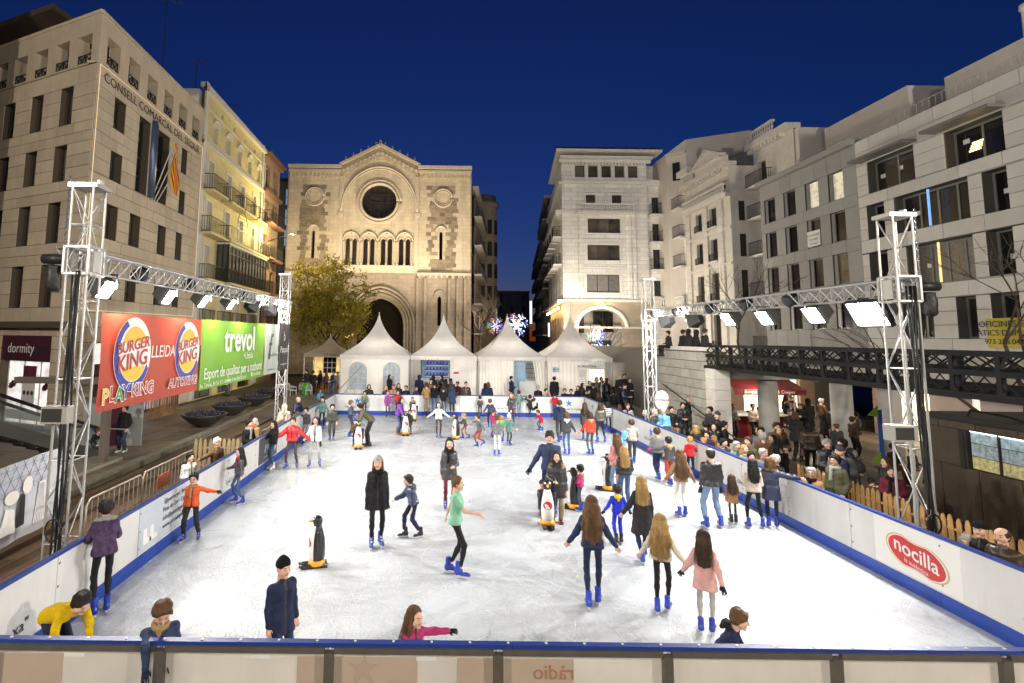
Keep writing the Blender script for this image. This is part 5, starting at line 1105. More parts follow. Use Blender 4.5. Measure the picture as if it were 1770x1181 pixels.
for k, uu in enumerate((4.1, 6.3)):
    q = f.T(uu, 1.75, .1); th = cloth_sign('rental_poster', ('pale rental poster with purple band in the window behind the kiosk', 'second pale rental poster, cut off by the right edge of the picture')[k], (q, -Y3, Z3, -X3), 1.9, 1.5, M('poster_pale', (.55, .47, .44), .6), [('EN LLOGUER', 0, .45, .30, M('poster_red', (.35, .05, .08), .6), {'bold': .015})], 'poster', .004)
    o_ = q; piece('band', M('band_purple', (.12, .06, .2), .6), (q.x - .014, q.y - .95, q.z - .02), (q.x - .012, q.y + .95, q.z + .28), th); text('605 162 523' if k == 0 else '973 234 110', th, (q + Z3 * .13, -Y3, Z3, -X3), .26, M_WPR, w=.02)
# ---- street of distant buildings
random.seed(11)
def far_house(label, o, ud, n, W, H, mat, floors, cols, roof=None, bal=True):
    o = Vector(o); hb = thing('street_house', label, 'house', o); f = Fac(hb, (o.x, o.y, 0), ud, n); fh = (H - 4.2) / floors
    for i in range(floors):
        for j in range(cols): u = (j + .5) * W / cols; z = 4.6 + i * fh; f.win(u - .5, u + .5, z, z + fh * .66, 1, 1, M_FRAME, M_PANEB if (i + j) % 3 else M_PANE, .2)
    f.wall(W, o.z, H, mat, .22)
    if bal:
        for i in range(floors): f.balcony(.6, W - .6, 4.5 + i * fh, .8, 1, M_STONE)
    f.box('cornice', M_STONE, -.1, W + .1, H - .1, H + .3, -1, .5); a = f.T(0, 0, -.35); c = f.T(W, 0, -.35); e = f.T(W, 0, -9); g_ = f.T(0, 0, -9); solid(hb, [(a.x, a.y), (c.x, c.y), (e.x, e.y), (g_.x, g_.y)], o.z, H, mat); return hb
M_H1 = M('street_stone_dark', (.23, .19, .15), .8, .15, 2, stain=.1); M_H2 = M('street_stone_grey', (.30, .29, .27), .8, .12, 2, stain=.1)
sdir = Vector((.15, .99, 0)).normalized(); sn = Vector((.99, -.15, 0))
far_house('dark stone house right behind the church on the narrow street', (4.4, 58, 1.9), sdir, sn, 13, 20.5, M_H1, 5, 4)
far_house('dark house with rounded glazed corner on the left of the street', (6.6, 73, 2.2), sdir, sn, 14, 21.5, M_H1, 5, 4)
far_house('pale grey house with white balconies at the far end of the street', (8.8, 90, 2.6), sdir, sn, 26, 19.5, M_H2, 5, 6)
far_house('narrow house closing the far end of the street', (11, 150, 3.2), (1, 0, 0), (0, -1, 0), 16, 17, M_H1, 4, 5, None, False)
far_house('dark apartment house on the right side of the street', (14.9, 68.5, 2.0), sdir, -sn, 16, 22.5, M_H1, 6, 5)
far_house('further dark house on the right side of the street', (17.4, 85, 2.3), sdir, -sn, 30, 19.5, M_H2, 5, 8)
b = MB(); cc = onx(842, 430, 7.0)
hb = thing('corner_tower', 'rounded corner turret with windows at the narrow street', 'building', (7.0, 72.5, 2)); b.lathe([(1.6, 0), (1.6, 20), (1.9, 20.1), (1.9, 20.6), (1.5, 20.7), (1.5, 21.6), (0, 21.7)], c=(7.0, 72.5, 1.9), n=18); b.build('wall', M_H1, hb, True)
for k in range(5):
    for a in range(4):
        t_ = -1.57 + (a - 1.5) * .6; piece('window', M_PANE, (7.0 + 1.6 * math.cos(t_) - .3, 72.5 + 1.6 * math.sin(t_) - .12, 6 + 3 * k), (7.0 + 1.6 * math.cos(t_) + .3, 72.5 + 1.6 * math.sin(t_) + .1, 7.9 + 3 * k), hb)
# ---- upper terrace on columns, stone wall, footbridge
M_CONC = M('concrete', (.40, .39, .37), .8, .15, 2.5, .3, 25, stain=.14); M_WALLST = M('wall_stone', (.40, .38, .33), .8, .14, 3, .35, 30, rnd=.14, stain=.1); M_WJ = M('wall_joint', (.19, .17, .14), .9)
TE = thing('terrace', 'concrete upper terrace carried by round columns beside the footbridge', 'terrace', (17, 30, GR))
b = MB(); b.box((11.95, 21.9, 2.45), (22.0, 47, 2.98)); b.build('slab', M_CONC, TE)
for (x, y_) in ((13.98, 21.95), (16.7, 21.5), (18.4, 21.2)): b = MB(); b.lathe([(.38, GR), (.38, 2.45)], c=(x, y_ + .6, 0), n=18); b.build('column', M_CONC, TE, True)
b = MB(); b.box((11.95, 30, GR), (22.3, 30.3, 2.45)); b.build('back_wall', M('back_wall_grey', (.22, .2, .18), .8, .1, 2), TE)
M_SHOPG = M('shop_interior', (.62, .66, .58), .5, .5, 1.8, emit=.3, det=3); h = Fac(TE, (12.3, 29.95, 0), (1, 0, 0), (0, -1, 0)); h.win(0, 4.2, GR, 2.2, 3, 1, M_FRAME, M_SHOPG, .05, op=False, bar=.05)
SW = thing('stone_wall', 'tall stone retaining wall beside the ramp, people sitting on top', 'wall', (11.5, 25, 0)); wf = Fac(SW, (11.5, 27.9, 0), (0, -1, 0), (-1, 0, 0))
b = MB(); b.box((11.56, 21.9, GR), (12.0, 47, 3.55)); b.build('core', M_WJ, SW); wf.panels(5.35, -.4, 3.5, .38, .72); lay_panels([wf], M_WALLST, .06, name='stone')
z = -.4
for k in range(8): piece('quoin', M_ET, (11.38, 21.78, GR + k * .42), (12.02, 22.5, GR + k * .42 + .41), SW)
for k in range(8): piece('coping', M_ET, (11.42, 22.5 + k * .8, 3.55), (12.05, 23.29 + k * .8, 3.72), SW)
rod('handrail', M_IRON, (11.25, 26.4, 1.85), (11.2, 19.8, .35), .03, SW)
for y_ in (26.3, 24.2, 22.1): rod('bracket', M_IRON, (11.5, y_, 1.75 - (26.3 - y_) * .227), (11.24, y_, 1.82 - (26.3 - y_) * .227), .015, SW)
rod('post', M_IRON, (11.2, 19.8, GR), (11.2, 19.8, .38), .03, SW)
b = MB(); b.face([(9.0, 21.5, GR + .04), (11.4, 21.5, GR + .04), (11.4, 33, .55), (9.0, 33, .55)]); b.face([(9, 21.5, GR), (9, 33, .55), (9, 33, GR)]); tag(b.build('ramp', M('ramp_paving', (.13, .115, .10), .65, .2, 3, .3, 25, brick=(.8, .4, .012, .1))), kind='structure')
M_BRG = M('bridge_steel', (.011, .011, .012), .6, .2, 6, spec=.25); BRG = thing('footbridge', 'black iron lattice footbridge crossing above the plaza on the right', 'bridge', (11.8, 14, 2.8))
ya, yb = 5.0, 22.7; n = 18
for X_ in (11.5, 13.6):
    for z, s_ in ((3.78, .10), (3.38, .12), (2.9, .14)): piece('chord', M_BRG, (X_ - s_ / 2, ya, z - s_ / 2), (X_ + s_ / 2, yb, z + s_ / 2), BRG)
    for i in range(n + 1):
        y_ = ya + (yb - ya) * i / n; piece('upright', M_BRG, (X_ - .055, y_ - .05, 2.92), (X_ + .055, y_ + .05, 3.76), BRG)
        if i < n:
            y2 = ya + (yb - ya) * (i + 1) / n; ym = (y_ + y2) / 2
            for p, q in (((y_, 3.42), (ym, 3.76)), ((ym, 3.76), (y2, 3.42)), ((y_, 3.74), (ym, 3.44)), ((ym, 3.44), (y2, 3.74))): rod('brace', M_BRG, (X_, p[0], p[1]), (X_, q[0], q[1]), .022, BRG)
            if X_ < 12:
                for k in range(3):
                    a = y_ + (y2 - y_) * k / 3; c = y_ + (y2 - y_) * (k + 1) / 3; rod('lattice', M_BRG, (X_ - .02, a, 2.97), (X_ - .02, c, 3.33), .016, BRG); rod('lattice', M_BRG, (X_ + .02, c, 2.97), (X_ + .02, a, 3.33), .016, BRG)
piece('deck', M_BRG, (11.6, ya, 2.95), (13.5, yb, 3.05), BRG)
# ---- kiosk
M_KI = M('corten_panel', (.085, .062, .045), .6, .25, 3, .5, 25, rnd=.12, stain=.2); KI = thing('kiosk', 'dark rust brown kiosk with a lit poster window, at right under the footbridge', 'kiosk', (13, 12, GR)); kf = Fac(KI, (13, 14.4, 0), (0, -1, 0), (-1, 0, 0))
kf.op.append((1.15, 2.55, 1.0, 1.9)); kf.wall(7.5, GR, 2.1, M('joint_black', (.02, .018, .015), .8), .12); kf.panels(7.5, GR + .15, 2.08, .95, 1.0); lay_panels([kf], M_KI, .03)
b = MB(); b.box((12.98, 6.9, 2.1), (16.5, 14.5, 2.2)); b.build('roof', M_IRON, KI); solid(KI, [(13.2, 6.9), (13.2, 14.35), (16, 14.35), (16, 6.9)], GR, 2.1, M_KI); piece('plinth', M_IRON, (12.8, 6.9, GR), (12.99, 14.45, GR + .16), KI)
M_K1 = M('poster_glow_blue', (.36, .47, .50), .4, .5, 9, emit=.2, det=1); M_K2 = M('poster_glow_grey', (.34, .41, .45), .4, .5, 12, emit=.17, det=1); M_K3 = M('poster_glow_yellow', (.50, .45, .22), .4, .5, 12, emit=.2, det=1)
for j, (m, z0, z1, n) in enumerate(((M_K1, 1.62, 1.88, 6), (M_K2, 1.31, 1.60, 8), (M_K3, 1.01, 1.29, 8))):
    for i in range(n): kf.box('poster', m, 1.17 + i * 1.36 / n, 1.16 + (i + 1) * 1.36 / n, z0, z1, -.11, -.08)
kf.box('tube_light', M('tube_light', (.8, .85, 1), .4, emit=4), 1.2, 2.5, 1.875, 1.895, -.07, -.04); kf.box('mullion', M_IRON, 1.83, 1.86, 1.0, 1.9, -.08, -.03); kf.box('shutter_rail', M_IRON, 1.02, 1.13, .98, 1.92, .032, .08)
b = MB(); b.tube([(13.4, 13.6, 2.2), (13.4, 13.5, 2.35), (13.5, 12.7, 2.3), (13.4, 12.2, 2.22)], .03, 6); b.tube([(13.3, 10.5, 2.2), (13.3, 10.5, 2.5), (13.3, 9.6, 2.5), (13.3, 9.6, 2.2)], .02, 6); b.build('roof_rail', M_IRON, KI)
# shop fronts under the beige building: warm display windows
M_DISP = M('display_glow', (.95, .78, .52), .5, .7, 3.5, emit=2.4, det=4); M_DISP2 = M('display_glow_pale', (.72, .66, .55), .5, .6, 4, emit=1.0, det=3)
g = Fac(GB_, (21.95, 27.0, 0), (0, -1, 0), (-1, 0, 0))
for k in range(4): g.win(.6 + k * 3.3, 3.1 + k * 3.3, GR, 2.35, 2, 1, M_FRAME, M_DISP if k in (0, 2) else M_DISP2, .35, op=False)
h = Fac(TE, (16.8, 29.9, 0), (1, 0, 0), (0, -1, 0)); h.win(.3, 3.4, GR + .4, 2.3, 2, 1, M_FRW, M_DISP, .05, op=False); h.box('pilaster', M('pink_stone_panel'), -.5, .3, GR, 2.45, 0, .2); h.box('pilaster', M('pink_stone_panel'), 3.4, 4.2, GR, 2.45, 0, .2)
mq = thing('mannequin', 'dressed shop mannequin in the lit display window under the terrace', 'mannequin', (19.3, 29.3, GR + .4))
put('figure', mesh_vf('figure', *field([((0, 0, .75), (0, 0, 1.2), .13, .16), ((-.17, 0, 1.32), (-.24, .02, 1.0), .06, .05), ((.17, 0, 1.32), (.24, .02, 1.0), .06, .05), ((-.15, 0, 1.33), (.15, 0, 1.33), .07, .07), ((0, 0, 1.4), (0, 0, 1.55), .05, .05), ((0, 0, 1.62), (0, 0, 1.66), .1, .1), ((-.08, 0, .75), (-.1, 0, .1), .08, .05), ((.08, 0, .75), (.1, 0, .1), .08, .05)], .03, .03), M('mannequin_cloth', (.6, .55, .5), .7, .6, 6, det=1)), mq, None, False)
piece('stand', M_IRON, (19.1, 29.1, GR), (19.5, 29.5, GR + .42), mq)
# ================================================================ truss towers, beams, floodlights, banners
M_ALU = M('truss_aluminium', (.55, .55, .55), .36, .06, 8, met=.55); M_CABLE = M('black_cable', (.012, .012, .013), .5); M_BLK = M('lamp_housing', (.02, .02, .021), .5)
M_GLOW = M('lamp_glass', (1, .97, .92), .4, emit=45)
def truss_tower(label, x, y, h, w=.34, step=.62):
    t = thing('truss_tower', label, 'truss tower', (x, y, GR), group='truss towers at the rink corners'); q = w / 2; cs = [(-q, -q), (q, -q), (q, q), (-q, q)]
    for a, b_ in cs: rod('chord', M_ALU, (x + a, y + b_, GR), (x + a, y + b_, h), .020, t)
    n = int((h - GR) / step)
    for i in range(n + 1):
        z = GR + (h - GR) * i / n
        for k in range(4):
            (a0, b0), (a1, b1) = cs[k], cs[(k + 1) % 4]
            if i % 2 == 0: rod('rung', M_ALU, (x + a0, y + b0, z), (x + a1, y + b1, z), .011, t)
            if i < n: 
                z2 = GR + (h - GR) * (i + 1) / n; s0, s1 = ((a0, b0), (a1, b1)) if (i + k) % 2 else ((a1, b1), (a0, b0)); rod('brace', M_ALU, (x + s0[0], y + s0[1], z), (x + s1[0], y + s1[1], z2), .011, t)
    b = MB(); b.box((x - q - .07, y - q - .03, h), (x + q + .07, y + q + .03, h + .07)); b.lathe([(.06, 0), (.06, .1)], c=(x + q, y, h + .05), n=10); b.build('head_block', M_ALU, t)
    b = MB(); b.box((x - .5, y - .5, GR), (x + .5, y + .5, GR + .04)); b.build('base_plate', M_ALU, t); return t
def beam(label, x, y0, y1, z0, z1, w=.30):
    t = thing('truss_beam', label, 'truss beam', (x, (y0 + y1) / 2, z0), group='lighting truss beams along the rink')
    for X_, z in ((x - w / 2, z1), (x + w / 2, z1), (x, z0)): rod('chord', M_ALU, (X_, y0, z), (X_, y1, z), .026, t)
    n = int((y1 - y0) / .33)
    for i in range(n):
        a = y0 + (y1 - y0) * i / n; c = y0 + (y1 - y0) * (i + 1) / n; m = (a + c) / 2
        for X_ in (x - w / 2, x + w / 2): rod('brace', M_ALU, (X_, a, z1), (x, m, z0), .012, t); rod('brace', M_ALU, (x, m, z0), (X_, c, z1), .012, t)
        rod('brace', M_ALU, (x - w / 2, a, z1), (x + w / 2, c, z1), .010, t)
    return t
tw = {}
for nm, lb, x, y, h in (('ln', 'near left truss tower beside the red banner', -5.8, 8.75, 6.4), ('lf', 'far left truss tower beside the dark end banner', -6.1, 21.8, 6.45), ('rn', 'near right truss tower with the brightest lamp', 8.35, 9.5, 6.25), ('rf', 'far right truss tower by the round entrance sign', 8.35, 20.7, 6.3)): tw[nm] = truss_tower(lb, x, y, h)
beam('left lighting truss beam above the advertising banners', -6.0, 8.55, 22.0, 5.05, 5.38); beam('right lighting truss beam above the spectators', 8.35, 9.3, 20.9, 4.82, 5.12)
for nm, x, y, z in (('ln', -5.8, 8.75, 5.2), ('lf', -6.1, 21.8, 5.2), ('rn', 8.35, 9.5, 4.97), ('rf', 8.35, 20.7, 4.97)):
    b = MB()
    for s_ in (-1, 1):
        for zz in (z - .24, z + .2):
            b.bar((x - .21, y + s_ * .20, zz), (x + .21, y + s_ * .20, zz), .035); b.bar((x + s_ * .20, y - .20, zz), (x + s_ * .20, y + .20, zz), .035)
        for q in (-1, 1): b.bar((x + s_ * .20, y + q * .20, z - .24), (x + s_ * .20, y + q * .20, z + .2), .035)
        b.box((x + s_ * .205 - .01, y - .10, z - .2), (x + s_ * .205 + .01, y + .10, z + .14))
    b.build('sleeve_block', M_ALU, tw[nm])
for nm, x, y, z, sg in (('ln', -5.8, 8.75, 5.0, -1), ('rn', 8.35, 9.5, 4.8, 1)):
    hb = thing('chain_hoist', 'black chain hoist with hanging bag on the near %s truss tower' % ('left' if sg < 0 else 'right'), 'hoist', (x + sg * .42, y - .1, z)); b = MB(); b.lathe([(.1, -.05), (.13, 0), (.13, .34), (.1, .4)], n=12); 
    bb = MB(); bb.tube([(x + sg * .2, y - .1, z + .2), (x + sg * .6, y - .1, z + .2)], [.085, .08], 12); bb.build('motor', M_BLK, hb, True)
    V, F = field([((0, 0, .08), (0, 0, -.24), .105, .095), ((.04, 0, -.05), (.05, 0, -.26), .085, .08)], .03, .04, [((0, 0, .10), (0, 0, 1))], .008); put('chain_bag', mesh_vf('bag_cloth', V, F, M_BLK), hb, Matrix.Translation((0, 0, 0)), False)
    bb = MB()
    for k in range(26): bb.tube([(x + sg * .27 + .016 * (k % 2), y - .12, z + .3 + k * .05), (x + sg * .27 + .016 * ((k + 1) % 2), y - .12, z + .35 + k * .05)], .013, 5)
    bb.build('chain', M_STEEL, hb)
# cables down the near towers
for x, y, lb in ((-5.8, 8.75, 'bundle of black cables hanging down the near left truss tower'), (8.35, 9.5, 'bundle of black cables hanging down the near right truss tower')):
    cb = thing('cable_bundle', lb, 'cables', (x, y - .25, GR))
    for k in range(5):
        b = MB(); b.tube([(x + .05 * math.sin(k * 2 + z * .9) + .02 * k, y - .19 - .02 * (k % 3), z) for z in np.linspace(5, GR, 14)], .016, 6); b.build('cable', M_CABLE, cb, True)
    b = MB(); b.tube([(x + .03 + .12 * math.cos(t), y - .28, 1.0 + .16 * math.sin(t)) for t in np.linspace(0, 12.5, 24)], .014, 5); b.build('coil', M_CABLE, cb, True)
# floodlights
LAMP_W = 0.29
def flood(label, x, y, z, aim, power, big=1.):
    d = (Vector(aim) - Vector((x, y, z))).normalized(); t = thing('floodlight', label, 'floodlight', (x, y, z + .3), group='floodlights under the truss beams')
    q = d.to_track_quat('-Z', 'Y').to_matrix().to_4x4(); Mx = Matrix.Translation((x, y, z)) @ q
    def hm():
        b = MB(); k = [(-.20, -.15, -.02), (.20, -.15, -.02), (.20, .15, -.02), (-.20, .15, -.02)]; j = [(-.12, -.09, .22), (.12, -.09, .22), (.12, .09, .22), (-.12, .09, .22)]
        for i in range(4): b.face([k[i], k[(i + 1) % 4], j[(i + 1) % 4], j[i]])
        b.face(j); b.box((-.215, -.165, -.05), (-.195, .165, 0)); b.box((.195, -.165, -.05), (.215, .165, 0)); b.box((-.195, -.165, -.05), (.195, -.145, 0)); b.box((-.195, .145, -.05), (.195, .165, 0)); return b.mesh('lamp_housing', M_BLK)
    def gm(): b = MB(); b.box((-.19, -.14, -.03), (.19, .14, -.021)); return b.mesh('lamp_glass', M_GLOW)
    hs_ = put('housing', tmpl('lamph', hm), t, Mx @ Matrix.Scale(big, 4)); put('lamp_glass', tmpl('lampg', gm), t, Mx @ Matrix.Scale(big, 4))
    b = MB(); b.bar((x - .22, y, z), (x - .22, y, z + .26), .02, .03); b.bar((x + .22, y, z), (x + .22, y, z + .26), .02, .03); b.bar((x - .22, y, z + .26), (x + .22, y, z + .26), .02, .03); b.build('bracket', M_BLK, t)
    l = bpy.data.lights.new('floodlight_lamp', 'AREA'); l.shape = 'RECTANGLE'; l.size = .36 * big; l.size_y = .26 * big; l.energy = power * LAMP_W; l.color = (1, .955, .89)
    lo = link(bpy.data.objects.new('lamp', l)); lo.matrix_basis = Matrix.Translation(Vector((x, y, z)) + d * .07) @ q; adopt(lo, t); return t
ordn = ['nearest', 'second', 'third', 'fourth', 'fifth', 'farthest']
for i, (y, z) in enumerate(((9.83, 4.82), (12.17, 4.86), (14.04, 4.88), (15.96, 4.93), (18.0, 4.95), (20.1, 4.95))): flood('%s floodlight of the six on the left truss beam' % ordn[i], -6.1, y, z, (2.0, y + (.8 if i < 4 else 6 + i), .0 if i < 4 else .8), 900 if i < 4 else 1200, 1.2)
for i, (y, z) in enumerate(((10.17, 4.57), (11.65, 4.6), (13.39, 4.6), (15.05, 4.62), (17.16, 4.62), (19.2, 4.65))): flood('%s floodlight of the six on the right truss beam' % ordn[i], 8.35, y, z, ((.6, 9.3, 0) if i == 0 else (1.0, y + (.4 if i < 4 else 6 + i), 0 if i < 4 else .8)), 900 if i < 4 else 1200, 1.7 if i == 0 else 1.3)
sp_ = 0
for X_, ys, z, sd_ in ((-6.1, (11.0, 13.2, 15.0, 16.9, 19.0), 5.22, 'left'), (8.35, (12.4, 14.2, 16.0, 18.2, 20.0), 4.98, 'right')):
    for i, y in enumerate(ys):
        t = thing('stage_lamp', '%s black unlit stage lamp inside the %s truss beam' % (ordn[i] if i < 4 else 'farthest', sd_), 'stage lamp', (X_, y, z), group='unlit stage lamps in the truss beams'); b = MB(); b.lathe([(.10, -.16), (.15, -.13), (.15, .1), (.08, .16)], n=12); o = put('housing', tmpl('par', lambda: b.mesh('housing', M_BLK, True)), t, Matrix.Rotation(1.1, 4, 'Y'), False)
# advertising banners between the left towers (plane x = -5.85)
XB = -5.83
def by(px, py): p = onx(px, py, XB); return p.y, p.z
def ban(name, label, y0, y1, z0, z1, mat):
    th = thing(name, label, 'banner', (XB, (y0 + y1) / 2, z0)); b = MB(); n, m = 30, 8
    P_ = lambda i, j: Vector((XB + .018 * math.sin(i * .55 + j * .5) * (.4 + .6 * math.sin(j / m * 3.1)) - .016, y0 + (y1 - y0) * i / n, z0 + (z1 - z0) * j / m))
    for i in range(n):
        for j in range(m): b.face([P_(i, j), P_(i + 1, j), P_(i + 1, j + 1), P_(i, j + 1)])
    b.build('sheet', mat, th, True); return th
M_ORG = M('banner_red', (.40, .05, .025), .5, .05, 2); M_GRN = M('banner_green', (.155, .37, .02), .5, .05, 2); M_LTB = M('banner_pale', (.50, .55, .50), .5, .04, 2); M_DKB = M('banner_dark', (.05, .045, .048), .5, .05, 2)
for m in (M_ORG, M_GRN, M_LTB): translucent(m, .25)
def bt(th, s_, y, z, size, mat, **k): return text(s_, th, (Vector((XB + .012, y, z)), Y3, Z3, X3), size, mat, **k)
def bf(y, z, w_=.012): return (Vector((XB + w_, y, z)), Y3, Z3, X3)
r = ban('advertising_banner', 'red advertising banner with two round bun logos and white lettering', 9.42, 13.45, 2.62, 4.36, M_ORG)
M_LB = M('logo_blue', (.01, .03, .30), .5); M_LR = M('logo_red', (.40, .03, .02), .5); M_LY = M('logo_bun', (.80, .47, .04), .5)
for y, k in ((10.42, .64), (12.72, .62)):
    F = bf(y, 3.60)
    poly('logo_back', ring(0, 0, 1.0, 1.12, 36), F, M_WPR, r, .004, k); cres = ring(0, 0, .98, 1.10, 24, R(115), R(335)) + ring(.05, .05, .80, .88, 24, R(335), R(115)); poly('logo_crescent', cres, F, M_LB, r, .007, k)
    poly('logo_bun', ring(.05, .28, .62, .56, 16, R(8), R(172)), F, M_LY, r, .009, k); poly('logo_bun', ring(.05, -.30, .62, .50, 16, R(188), R(352)), F, M_LY, r, .009, k)
    ey = (Z3 + Y3 * -.0).normalized(); ex = (Y3 + Z3 * .14).normalized(); q = Vector((XB + .022, y, 3.60))
    text('BURGER', r, (q + Z3 * .17 * k / .64, ex, Z3, X3), .295 * k / .62, M_LR, bold=.015); text('KING', r, (q - Z3 * .13 * k / .64, ex, Z3, X3), .42 * k / .62, M_LR, bold=.015)
bt(r, 'LLEIDA', 11.58, 3.62, .36, M_WPR, sx=.9, shear=.1)
for i, (c_, m) in enumerate((('P', M_LY), ('L', M_LR), ('A', M('logo_green', (.03, .28, .08), .5)), ('Y', M_LB))): bt(r, c_, 9.62 + .21 * i, 2.86 + .03 * (i % 2), .38, M_WPR, bold=.05); bt(r, c_, 9.62 + .21 * i, 2.86 + .03 * (i % 2), .38, m, bold=.01, w=.012)
for s_, y, z_ in (('KING', 10.85, .34), ('AUTOKING', 12.6, .27)): bt(r, s_, y, 2.90, z_, M_WPR, bold=.06); bt(r, s_, y, 2.90, z_, M_LR, bold=.0, w=.012)
g = ban('advertising_banner', 'green advertising banner with white lettering on the left truss', 13.48, 18.55, 2.60, 4.38, M_GRN)
bt(g, 'trevol', 16.2, 3.85, 1.05, M_WPR, bold=.02); bt(g, '+Lleida', 16.9, 3.36, .30, M_WPR); bt(g, 'Esport de qualitat per a tothom!', 16.0, 2.98, .40, M_WPR, sx=.88, bold=.006); bt(g, 'Av. Tortosa, 84 Tel. 973 100 640', 14.5, 2.70, .15, M_WPR); bt(g, 'www.trevollleida.com', 16.0, 2.72, .18, M_WPR); bt(g, '■ trevollleida', 17.7, 2.74, .17, M_WPR)
p = ban('advertising_banner', 'pale narrow advertising banner between the green and dark banners', 18.57, 20.25, 2.62, 4.40, M_LTB); bt(p, 'f', 19.1, 3.55, 1.3, M_INK, shear=.2); bt(p, 'la botiscarne', 19.5, 3.30, .2, M_INK); bt(p, 'www.labotiscarne.com', 19.4, 2.78, .1, M_INK)
d = ban('advertising_banner', 'dark banner with thin white lettering next to the far left tower', 20.27, 21.7, 2.66, 4.46, M_DKB); bt(d, 'Pasquín', 20.98, 3.45, .36, M_WPR); bt(d, 'b', 20.95, 3.95, .5, M_WPR); bt(d, 'www.pasquin.com', 20.98, 2.9, .12, M_WPR)
# entrance sign and loudspeakers on towers
sg = thing('entrance_sign', 'round grey sign reading entrada on the far right truss tower', 'sign', (8.62, 20.35, 1.6)); F = (Vector((8.62, 20.35, 1.75)), X3, Z3, -Y3); poly('disc', ring(0, 0, .27, .36, 28), F, M_GREYP, sg, 0); poly('face', ring(0, 0, .25, .34, 28), F, M('sign_pink', (.42, .36, .37), .5), sg, .004); text('ENTRADA', sg, F, .12, M_INK, w=.008)
for lb, x, y, z in (('grey box projector fixed to the near right truss tower', 7.98, 9.25, 2.35), ('small grey box fixed to the near left truss tower', -5.82, 8.5, 2.6)):
    t = thing('projector', lb, 'projector', (x, y, z)); b = MB(); b.box((x - .22, y - .12, z), (x + .18, y + .12, z + .26)); b.build('case', M('case_grey', (.35, .33, .30), .5), t); b = MB(); b.box((x - .20, y - .13, z + .03), (x + .1, y - .121, z + .23)); b.build('grille', M_BLK, t)
bl = thing('beach_flag', 'blue and green vertical flag behind the near right truss tower', 'flag', (12.4, 15.4, GR)); b = MB(); b.box((12.62, 15.38, GR), (12.75, 15.4, 2.1)); b.build('sheet', M('flag_blue', (.05, .10, .38), .6), bl)
for z in (.6, 1.9): poly('triangle', [(0, 0), (-.32, .05), (0, .34)], (Vector((12.64, 15.37, z)), X3, Z3, -Y3), M('flag_green', (.2, .38, .04), .6), bl)
# left fence banner with line drawings
fb = cloth_sign('fence_banner', 'pale blue patterned cloth banner with line drawings at the left edge', (Vector((-7.6, 9.75, .90)), Vector((.05, 1, .06)).normalized(), Vector((0, -.06, 1)).normalized(), X3), 3.0, 1.42, M('banner_pale_blue', (.52, .56, .62), .6, .06, 2), [], 'banner', .03)
M_LINE = M('drawn_line', (.16, .2, .34), .6)
for i in range(13):
    for j in range(3):
        c = Vector((-7.55, 8.45 + i * .22 + .11 * (j % 2), 1.52 - j * .19 + .06 * (i * .22 - 1.3)))
        b = MB()
        for a in range(6): b.bar(c, c + Vector((0, .1 * math.cos(a * 1.047), .1 * math.sin(a * 1.047))), .006)
        b.build('star_motif', M_LINE, fb)
Fb = (Vector((-7.54, 9.95, .75)), Y3, Z3, X3)
poly('drawn_skirt', [(-.28, -.35), (.12, -.35), (.06, .05), (-.14, .12)], Fb, M_WPR, fb, .002); poly('drawn_coat', [(.14, -.3), (.32, -.28), (.30, .25), (.2, .3)], Fb, M_INK, fb, .003); poly('drawn_head', ring(.34, .42, .12, .16, 14), Fb, M_WPR, fb, .003); poly('drawn_head', ring(-.02, .28, .17, .12, 14), Fb, M_WPR, fb, .003); poly('drawn_dress', [(.55, -.35), (.85, -.35), (.80, .4), (.64, .4)], Fb, M_WPR, fb, .002)
for k in range(6): poly('drawn_pleat', [(.58 + .045 * k, -.33), (.588 + .045 * k, -.33), (.658 + .022 * k, .36), (.65 + .022 * k, .36)], Fb, M_LINE, fb, .005)
# crowd-control barrier, fences
M_GALV = M('galvanised', (.38, .34, .29), .5, .1, 8, met=.5); cbx = thing('crowd_barrier', 'steel tube crowd barrier with small orange sign behind the left boards', 'barrier', (-6.2, 12.3, GR))
def crowd(th, x, y0, y1, z0, z1, mat=M_GALV):
    b = MB(); b.tube([(x, y0, z0), (x, y0, z1 - .1), (x, y0 + .1, z1), (x, y1 - .1, z1), (x, y1, z1 - .1), (x, y1, z0)], .02, 6); b.tube([(x, y0, z0 + .15), (x, y1, z0 + .15)], .018, 6); b.build('frame', mat, th, True); n = int((y1 - y0) / .16)
    for i in range(1, n): rod('bar', mat, (x, y0 + (y1 - y0) * i / n, z0 + .15), (x, y0 + (y1 - y0) * i / n, z1), .009, th)
crowd(cbx, -6.3, 10.1, 12.0, GR, .95); crowd(cbx, -6.35, 12.1, 14.6, GR, .95)
piece('sign', M('sign_orange', (.45, .14, .06), .5), (-6.29, 12.6, .45), (-6.28, 13.2, .75), cbx); text('FESTA 10', cbx, (Vector((-6.275, 12.9, .62)), Y3, Z3, X3), .15, M_LR)
M_WOOD = M('fence_wood', (.40, .235, .085), .7, .22, 8, .4, 40, rnd=.22); M_WOOD2 = M('fence_wood_grey', (.33, .25, .14), .7, .22, 8, .4, 40, rnd=.25)
pk = MB(); pk.plate([(-.05, 0), (.05, 0), (.05, .70), (.03, .76), (0, .78), (-.03, .76), (-.05, .70)], [], lambda u, v, w_: Vector((u, w_, v)), -.009, .009); pkm = {m.name: None for m in (M_WOOD, M_WOOD2)}
for m in (M_WOOD, M_WOOD2): pkm[m.name] = pk.mesh('picket', m)
